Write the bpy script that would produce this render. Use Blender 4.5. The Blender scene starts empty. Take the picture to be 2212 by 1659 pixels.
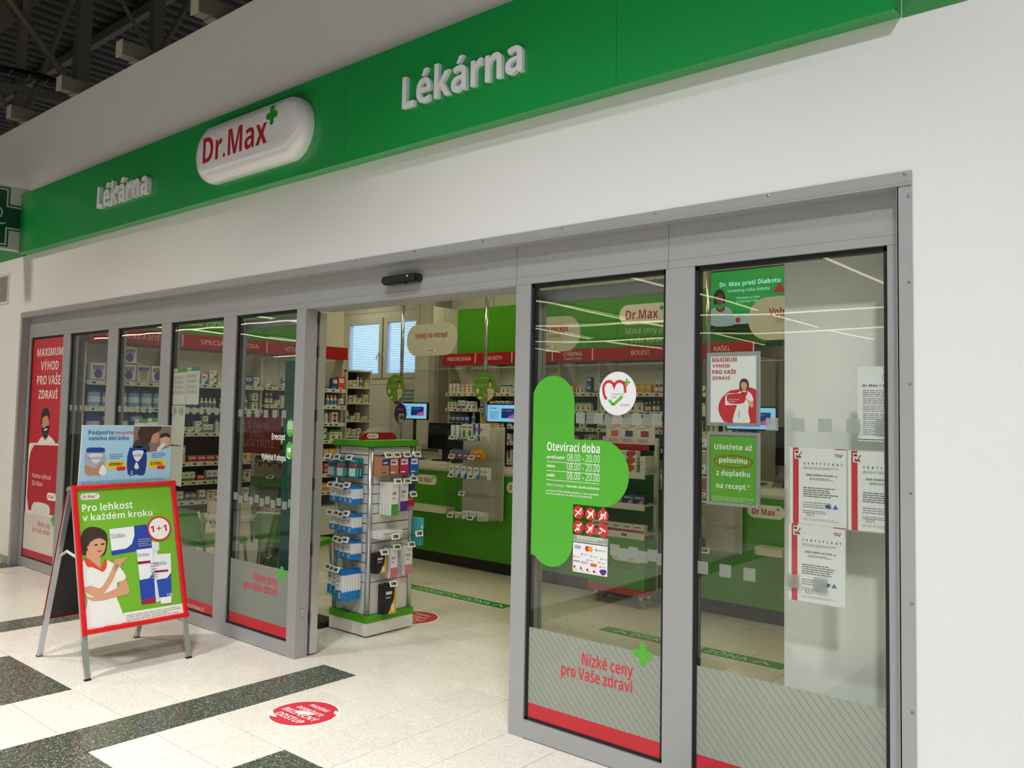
import bpy, math, random, unicodedata
from mathutils import Vector, Matrix

# ---------------------------------------------------------------- camera
scene = bpy.context.scene
COL = scene.collection
F_PX, YAW, PITCH, ROLL, CAM_D, CAM_H = 1816.69, 0.704252, 0.0572256, 0.0194097, 3.13589, 1.52557
cam_data = bpy.data.cameras.new('camera')
cam_data.sensor_fit = 'HORIZONTAL'
cam_data.sensor_width = 36.0
cam_data.lens = F_PX / 2212 * 36.0
cam_data.shift_y = -42.54 / 2212
cam_data.clip_start = 0.05
cam_data.clip_end = 200
cam = bpy.data.objects.new('camera', cam_data)
COL.objects.link(cam)
_f = Vector((-math.sin(YAW) * math.cos(PITCH), math.cos(YAW) * math.cos(PITCH), math.sin(PITCH)))
_r = Vector((math.cos(YAW), math.sin(YAW), 0))
_u = _r.cross(_f)
_r2 = _r * math.cos(ROLL) + _u * math.sin(ROLL)
_u2 = -_r * math.sin(ROLL) + _u * math.cos(ROLL)
cam.matrix_world = Matrix((( _r2.x, _u2.x, -_f.x, 0), (_r2.y, _u2.y, -_f.y, -CAM_D), (_r2.z, _u2.z, -_f.z, CAM_H), (0, 0, 0, 1)))
scene.camera = cam

# ---------------------------------------------------------------- view, world, large lights
vs = scene.view_settings
vs.view_transform = 'Standard'
vs.look = 'None'
vs.exposure = 0.0
vs.gamma = 1.0
vs.use_curve_mapping = False
scene.cycles.max_bounces = 10
scene.cycles.diffuse_bounces = 4
scene.cycles.glossy_bounces = 4
scene.cycles.transparent_max_bounces = 24
scene.cycles.caustics_reflective = False
scene.cycles.caustics_refractive = False
scene.cycles.sample_clamp_indirect = 4.0

world = bpy.data.worlds.new('hall_ambient')
scene.world = world
world.use_nodes = True
world.node_tree.nodes['Background'].inputs[0].default_value = (0.95, 0.97, 1.0, 1)
world.node_tree.nodes['Background'].inputs[1].default_value = 0.26

def hall_lamp(x, y, z, power, spread=150, size=0.5, col=(1.0, 0.96, 0.89), tilt=0.0):
    d = bpy.data.lights.new('hall_lamp_light', 'AREA')
    d.shape = 'DISK'; d.size = size; d.energy = power; d.color = col; d.spread = math.radians(spread)
    o = bpy.data.objects.new('hall_lamp_light', d); COL.objects.link(o)
    o.location = (x, y, z); o.rotation_euler = (tilt, 0, 0)
    return o

HALL_LAMPS = [(0.8, -3.6, 5.2, 205, (0.92, 0.96, 1.0), 150), (-2.6, -2.9, 6.0, 105, (0.97, 0.98, 1.0), 92), (-5.6, -3.1, 6.0, 85, (1.0, 0.95, 0.88), 92),
              (-9.4, -3.4, 5.2, 135, (1.0, 0.91, 0.78), 135), (4.2, -5.2, 5.2, 130, (0.98, 0.98, 0.95), 150), (-2.4, -8.2, 5.2, 110, (1.0, 0.96, 0.90), 150)]
for lx, ly, lz, le, lc, ls in HALL_LAMPS:
    hall_lamp(lx, ly, lz, le, ls, col=lc)

# poster outlines, metres on each sheet
ART={'af':{'inner':[(0.023,1.063),(0.592,1.061),(0.602,0.262),(0.023,0.271)],'outer':[(-0.004,1.093),(0.616,1.091),(0.629,0.241),(-0.004,0.245)],'hair':[(0.025,0.738),(0.026,0.774),(0.04,0.817),(0.07,0.843),(0.109,0.845),(0.148,0.831),(0.175,0.804),(0.181,0.766),(0.174,0.722),(0.161,0.683),(0.142,0.671),(0.121,0.68),(0.091,0.699),(0.066,0.69),(0.043,0.687),(0.024,0.699)],'face':[(0.058,0.755),(0.076,0.773),(0.105,0.786),(0.136,0.779),(0.164,0.768),(0.168,0.739),(0.159,0.704),(0.143,0.681),(0.122,0.67),(0.093,0.679),(0.071,0.701),(0.061,0.73)],'fringe':[(0.052,0.756),(0.068,0.814),(0.108,0.831),(0.147,0.819),(0.174,0.779),(0.171,0.755),(0.144,0.774),(0.112,0.774),(0.079,0.757),(0.066,0.734)],'neck':[(0.06,0.714),(0.09,0.687),(0.124,0.669),(0.13,0.646),(0.123,0.607),(0.086,0.64),(0.053,0.663)],'shirt':[(0.028,0.647),(0.057,0.663),(0.093,0.631),(0.122,0.595),(0.158,0.643),(0.189,0.631),(0.235,0.593),(0.267,0.532),(0.22,0.514),(0.213,0.475),(0.205,0.428),(0.217,0.386),(0.233,0.328),(0.241,0.277),(0.136,0.275),(0.024,0.274),(0.022,0.347),(0.039,0.422),(0.038,0.461),(0.026,0.509),(0.023,0.58)],'collar1':[(0.045,0.671),(0.068,0.662),(0.126,0.599),(0.131,0.585),(0.084,0.613),(0.055,0.62),(0.041,0.657)],'collar2':[(0.126,0.597),(0.158,0.652),(0.166,0.63),(0.156,0.595),(0.138,0.581)],'arm1':[(0.212,0.64),(0.199,0.605),(0.162,0.542),(0.118,0.492),(0.076,0.506),(0.034,0.516),(0.027,0.49),(0.068,0.454),(0.11,0.441),(0.145,0.468),(0.19,0.526),(0.224,0.586),(0.246,0.604),(0.255,0.621),(0.289,0.646),(0.285,0.652),(0.247,0.644),(0.227,0.648)],'arm2':[(0.038,0.457),(0.072,0.446),(0.151,0.46),(0.222,0.485),(0.227,0.521),(0.262,0.524),(0.279,0.477),(0.28,0.445),(0.258,0.432),(0.197,0.427),(0.132,0.419),(0.07,0.425),(0.044,0.443)],'sleeve1':[(0.028,0.615),(0.082,0.584),(0.092,0.531),(0.034,0.508),(0.024,0.533)],'sleeve2':[(0.212,0.618),(0.243,0.588),(0.269,0.53),(0.228,0.513),(0.209,0.527)],'eyes':[(0.103,0.741),(0.119,0.743),(0.119,0.736),(0.103,0.735)],'eyes2':[(0.142,0.744),(0.159,0.744),(0.159,0.737),(0.141,0.736)],'mouth':[(0.116,0.703),(0.135,0.705),(0.147,0.706),(0.134,0.697),(0.122,0.697)],'boxblue':[(0.195,0.823),(0.421,0.832),(0.447,0.761),(0.439,0.683),(0.196,0.668)],'boxwhite':[(0.195,0.823),(0.343,0.828),(0.341,0.771),(0.321,0.723),(0.285,0.7),(0.198,0.695)],'carton':[(0.442,0.727),(0.489,0.714),(0.485,0.667),(0.445,0.663)],'tboxblue':[(0.345,0.685),(0.442,0.686),(0.434,0.36),(0.347,0.361)],'tboxwhite':[(0.345,0.685),(0.442,0.686),(0.437,0.542),(0.408,0.508),(0.348,0.504)],'tboxside':[(0.442,0.686),(0.473,0.68),(0.461,0.364),(0.434,0.36)],'tubeblue':[(0.443,0.646),(0.555,0.64),(0.535,0.382),(0.457,0.385)],'tubewhite':[(0.443,0.646),(0.555,0.64),(0.547,0.524),(0.516,0.494),(0.45,0.492)],'tubecap':[(0.46,0.387),(0.537,0.383),(0.528,0.345),(0.466,0.347)],'red1':[(0.345,0.614),(0.424,0.612),(0.424,0.597),(0.345,0.597)],'red2':[(0.442,0.548),(0.528,0.545),(0.529,0.532),(0.443,0.535)],'price':[(0.35,0.385),(0.401,0.394),(0.436,0.391),(0.434,0.36),(0.347,0.362)],'footer':[(0.235,0.331),(0.607,0.329),(0.602,0.262),(0.242,0.275)],'ring':[(0.498,0.799),(0.574,0.794)],'logo':[(0.044,1.014),(0.155,1.037)],'t1':[(0.049,0.938),(0.347,0.935),(0.054,0.98)],'t2':[(0.047,0.883),(0.465,0.88),(0.052,0.921)],'t11':[(0.44,0.78),(0.545,0.777),(0.446,0.819)],'dio1':[(0.204,0.767),(0.284,0.767),(0.206,0.793)],'dio2':[(0.349,0.641),(0.421,0.641),(0.351,0.661)],'dio3':[(0.448,0.576),(0.524,0.576),(0.45,0.598)]},'tp':{'sheet':[(0.023,0.361),(0.576,0.358),(0.578,0.009),(0.01,0.012)],'photo':[(0.291,0.357),(0.575,0.356),(0.575,0.229),(0.488,0.199),(0.413,0.191),(0.351,0.223),(0.322,0.255),(0.303,0.303)],'hair':[(0.364,0.337),(0.388,0.353),(0.503,0.355),(0.49,0.322),(0.451,0.302),(0.438,0.26),(0.404,0.239),(0.367,0.275),(0.355,0.302)],'face':[(0.435,0.298),(0.461,0.319),(0.489,0.315),(0.495,0.291),(0.486,0.258),(0.457,0.251),(0.433,0.267)],'shirt':[(0.326,0.234),(0.356,0.275),(0.403,0.253),(0.436,0.232),(0.427,0.196),(0.366,0.212)],'baby':[(0.5,0.266),(0.513,0.298),(0.542,0.304),(0.566,0.279),(0.56,0.237),(0.531,0.227),(0.508,0.238)],'bhair':[(0.495,0.287),(0.513,0.308),(0.553,0.311),(0.566,0.283),(0.535,0.292),(0.514,0.283)],'bottle':[(0.498,0.231),(0.526,0.252),(0.532,0.23),(0.499,0.203),(0.481,0.203)],'t1':[(0.059,0.306),(0.209,0.305),(0.058,0.33)],'t1b':[(0.22,0.306),(0.339,0.307),(0.221,0.327)],'t2':[(0.059,0.272),(0.301,0.269),(0.058,0.295)],'can1':[(0.051,0.212),(0.158,0.211),(0.158,0.07),(0.109,0.064),(0.052,0.073)],'lid1':[(0.051,0.224),(0.069,0.229),(0.141,0.228),(0.158,0.222),(0.159,0.199),(0.051,0.201)],'can1b':[(0.051,0.127),(0.101,0.105),(0.151,0.144),(0.158,0.07),(0.109,0.064),(0.052,0.073)],'shield1':[(0.068,0.189),(0.142,0.189),(0.137,0.157),(0.109,0.135),(0.076,0.159)],'drop1':[(0.151,0.127),(0.174,0.089),(0.169,0.066),(0.15,0.06),(0.132,0.071),(0.131,0.091)],'can2':[(0.307,0.215),(0.41,0.214),(0.412,0.062),(0.359,0.057),(0.303,0.065)],'lid2':[(0.306,0.222),(0.33,0.226),(0.409,0.221),(0.411,0.209),(0.306,0.21)],'shield2':[(0.331,0.203),(0.395,0.203),(0.386,0.164),(0.359,0.137),(0.334,0.169)],'drop2':[(0.355,0.134),(0.372,0.102),(0.359,0.09),(0.342,0.103)],'pill1':[(0.172,0.146),(0.289,0.097)],'pill2':[(0.426,0.145),(0.543,0.094)],'rp1':[(0.233,0.11),(0.29,0.086)],'rp2':[(0.487,0.108),(0.541,0.085)],'n1':[(0.188,0.116),(0.27,0.113),(0.188,0.136)],'n2':[(0.442,0.112),(0.522,0.109),(0.442,0.133)],'brand1':[(0.066,0.159),(0.144,0.158),(0.066,0.175)],'brand2':[(0.316,0.169),(0.396,0.168),(0.316,0.185)],'fine':[(0.045,0.049),(0.536,0.036),(0.537,0.011),(0.045,0.026)]},'p1':{'man_hair':[(0.291,1.247),(0.285,1.335),(0.332,1.389),(0.408,1.396),(0.461,1.358),(0.471,1.297),(0.453,1.297),(0.429,1.327),(0.328,1.315),(0.316,1.252)],'face':[(0.302,1.283),(0.324,1.309),(0.404,1.326),(0.457,1.307),(0.475,1.246),(0.468,1.179),(0.415,1.14),(0.35,1.145),(0.317,1.201)],'beard':[(0.31,1.237),(0.342,1.212),(0.391,1.223),(0.47,1.241),(0.472,1.185),(0.441,1.131),(0.378,1.124),(0.33,1.16)],'smile':[(0.368,1.202),(0.438,1.212),(0.433,1.198),(0.383,1.189)],'shirt':[(0.158,0.915),(0.172,1.009),(0.242,1.082),(0.341,1.135),(0.402,1.101),(0.464,1.149),(0.594,1.108),(0.641,1.059),(0.669,0.956)],'neck':[(0.338,1.16),(0.461,1.174),(0.468,1.139),(0.402,1.101),(0.347,1.13)],'t':[(0.119,1.883),(0.7,1.88),(0.112,1.955)],'t2':[(0.216,1.75),(0.619,1.747),(0.208,1.831)],'t3':[(0.143,1.616),(0.678,1.618),(0.138,1.699)],'t4':[(0.197,1.484),(0.623,1.49),(0.192,1.563)],'cardw':[(0.047,0.888),(0.08,0.902),(0.71,0.958),(0.728,0.706),(0.005,0.655)],'cardr':[(0.1,0.807),(0.125,0.861),(0.199,0.906),(0.709,0.947),(0.727,0.715),(0.071,0.669)],'k1':[(0.161,0.75),(0.572,0.787),(0.156,0.79)],'k2':[(0.16,0.678),(0.402,0.697),(0.16,0.721)]},'p1b':{'cardw':[(0.093,0.852),(0.676,0.909),(0.706,0.541),(0.083,0.499)],'cardr':[(0.122,0.684),(0.104,0.774),(0.676,0.909),(0.704,0.613),(0.453,0.591),(0.256,0.623)],'logo':[(0.497,0.565),(0.694,0.639)],'tee':[(0.19,0.497),(0.554,0.531),(0.604,0.43),(0.217,0.42)],'film':[(-0.008,0.419),(0.698,0.414),(0.688,0.001),(0.014,-0.016)],'red':[(0.004,0.058),(0.692,0.069),(0.692,-0.007),(-0.003,-0.016)],'nz':[(0.341,0.34),(0.622,0.339),(0.343,0.374)],'pv':[(0.229,0.28),(0.622,0.283),(0.225,0.311)]},'p7':{'t':[(0.02,0.26),(0.128,0.261),(0.021,0.278)],'t2':[(0.021,0.237),(0.098,0.237),(0.02,0.251)],'t3':[(0.021,0.211),(0.126,0.213),(0.022,0.227)],'t4':[(0.021,0.188),(0.099,0.188),(0.021,0.201)],'blob':[(0.217,0.145),(0.122,0.146),(0.088,0.136),(0.06,0.108),(0.049,0.071),(0.062,0.034),(0.094,0.012),(0.217,0.012)],'hair':[(0.141,0.151),(0.142,0.178),(0.151,0.189),(0.163,0.191),(0.176,0.183),(0.181,0.163),(0.178,0.146),(0.17,0.153),(0.149,0.147)],'face':[(0.147,0.17),(0.159,0.178),(0.172,0.17),(0.173,0.157),(0.165,0.145),(0.155,0.147),(0.148,0.158)],'dress':[(0.115,0.01),(0.123,0.062),(0.131,0.089),(0.124,0.126),(0.149,0.141),(0.175,0.141),(0.193,0.126),(0.2,0.102),(0.183,0.089),(0.179,0.055),(0.184,0.012)],'collar':[(0.149,0.142),(0.162,0.136),(0.173,0.142),(0.175,0.128),(0.163,0.121),(0.15,0.131)],'arm':[(0.198,0.104),(0.2,0.08),(0.188,0.077),(0.175,0.104),(0.167,0.109),(0.172,0.111),(0.19,0.099)],'cardw':[(0.08,0.132),(0.164,0.133),(0.163,0.086),(0.079,0.084)],'cardr':[(0.093,0.128),(0.162,0.13),(0.16,0.094),(0.104,0.091),(0.088,0.104),(0.088,0.121)],'hand':[(0.075,0.128),(0.088,0.133),(0.088,0.122),(0.079,0.118)],'slit':[(0.139,0.06),(0.142,0.065),(0.141,0.035),(0.138,0.035)]},'tv':{'screen':[(0.018,0.54),(0.647,0.538),(0.427,0.003),(0.022,0.012)],'hair':[(0.067,0.229),(0.07,0.327),(0.099,0.367),(0.132,0.373),(0.168,0.35),(0.184,0.294),(0.182,0.227),(0.146,0.248),(0.1,0.233)],'face':[(0.088,0.289),(0.119,0.323),(0.161,0.308),(0.166,0.259),(0.146,0.224),(0.113,0.22),(0.093,0.246)],'coat':[(0.028,0.024),(0.034,0.158),(0.08,0.198),(0.146,0.175),(0.185,0.197),(0.243,0.169),(0.273,0.095),(0.269,0.011)],'collar':[(0.087,0.204),(0.133,0.176),(0.178,0.204),(0.185,0.173),(0.144,0.145),(0.096,0.166)],'t1':[(0.129,0.395),(0.645,0.396),(0.131,0.438)],'t2':[(0.21,0.334),(0.64,0.335),(0.211,0.364)],'t3':[(0.308,0.263),(0.54,0.267),(0.309,0.285)],'t4':[(0.303,0.229),(0.526,0.233),(0.304,0.251)],'foot':[(0.25,0.091),(0.427,0.104),(0.427,0.003),(0.25,0.0)],'logo':[(0.019,0.48),(0.076,0.498)],'dot':[(0.321,0.059),(0.348,0.057)]}}
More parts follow.
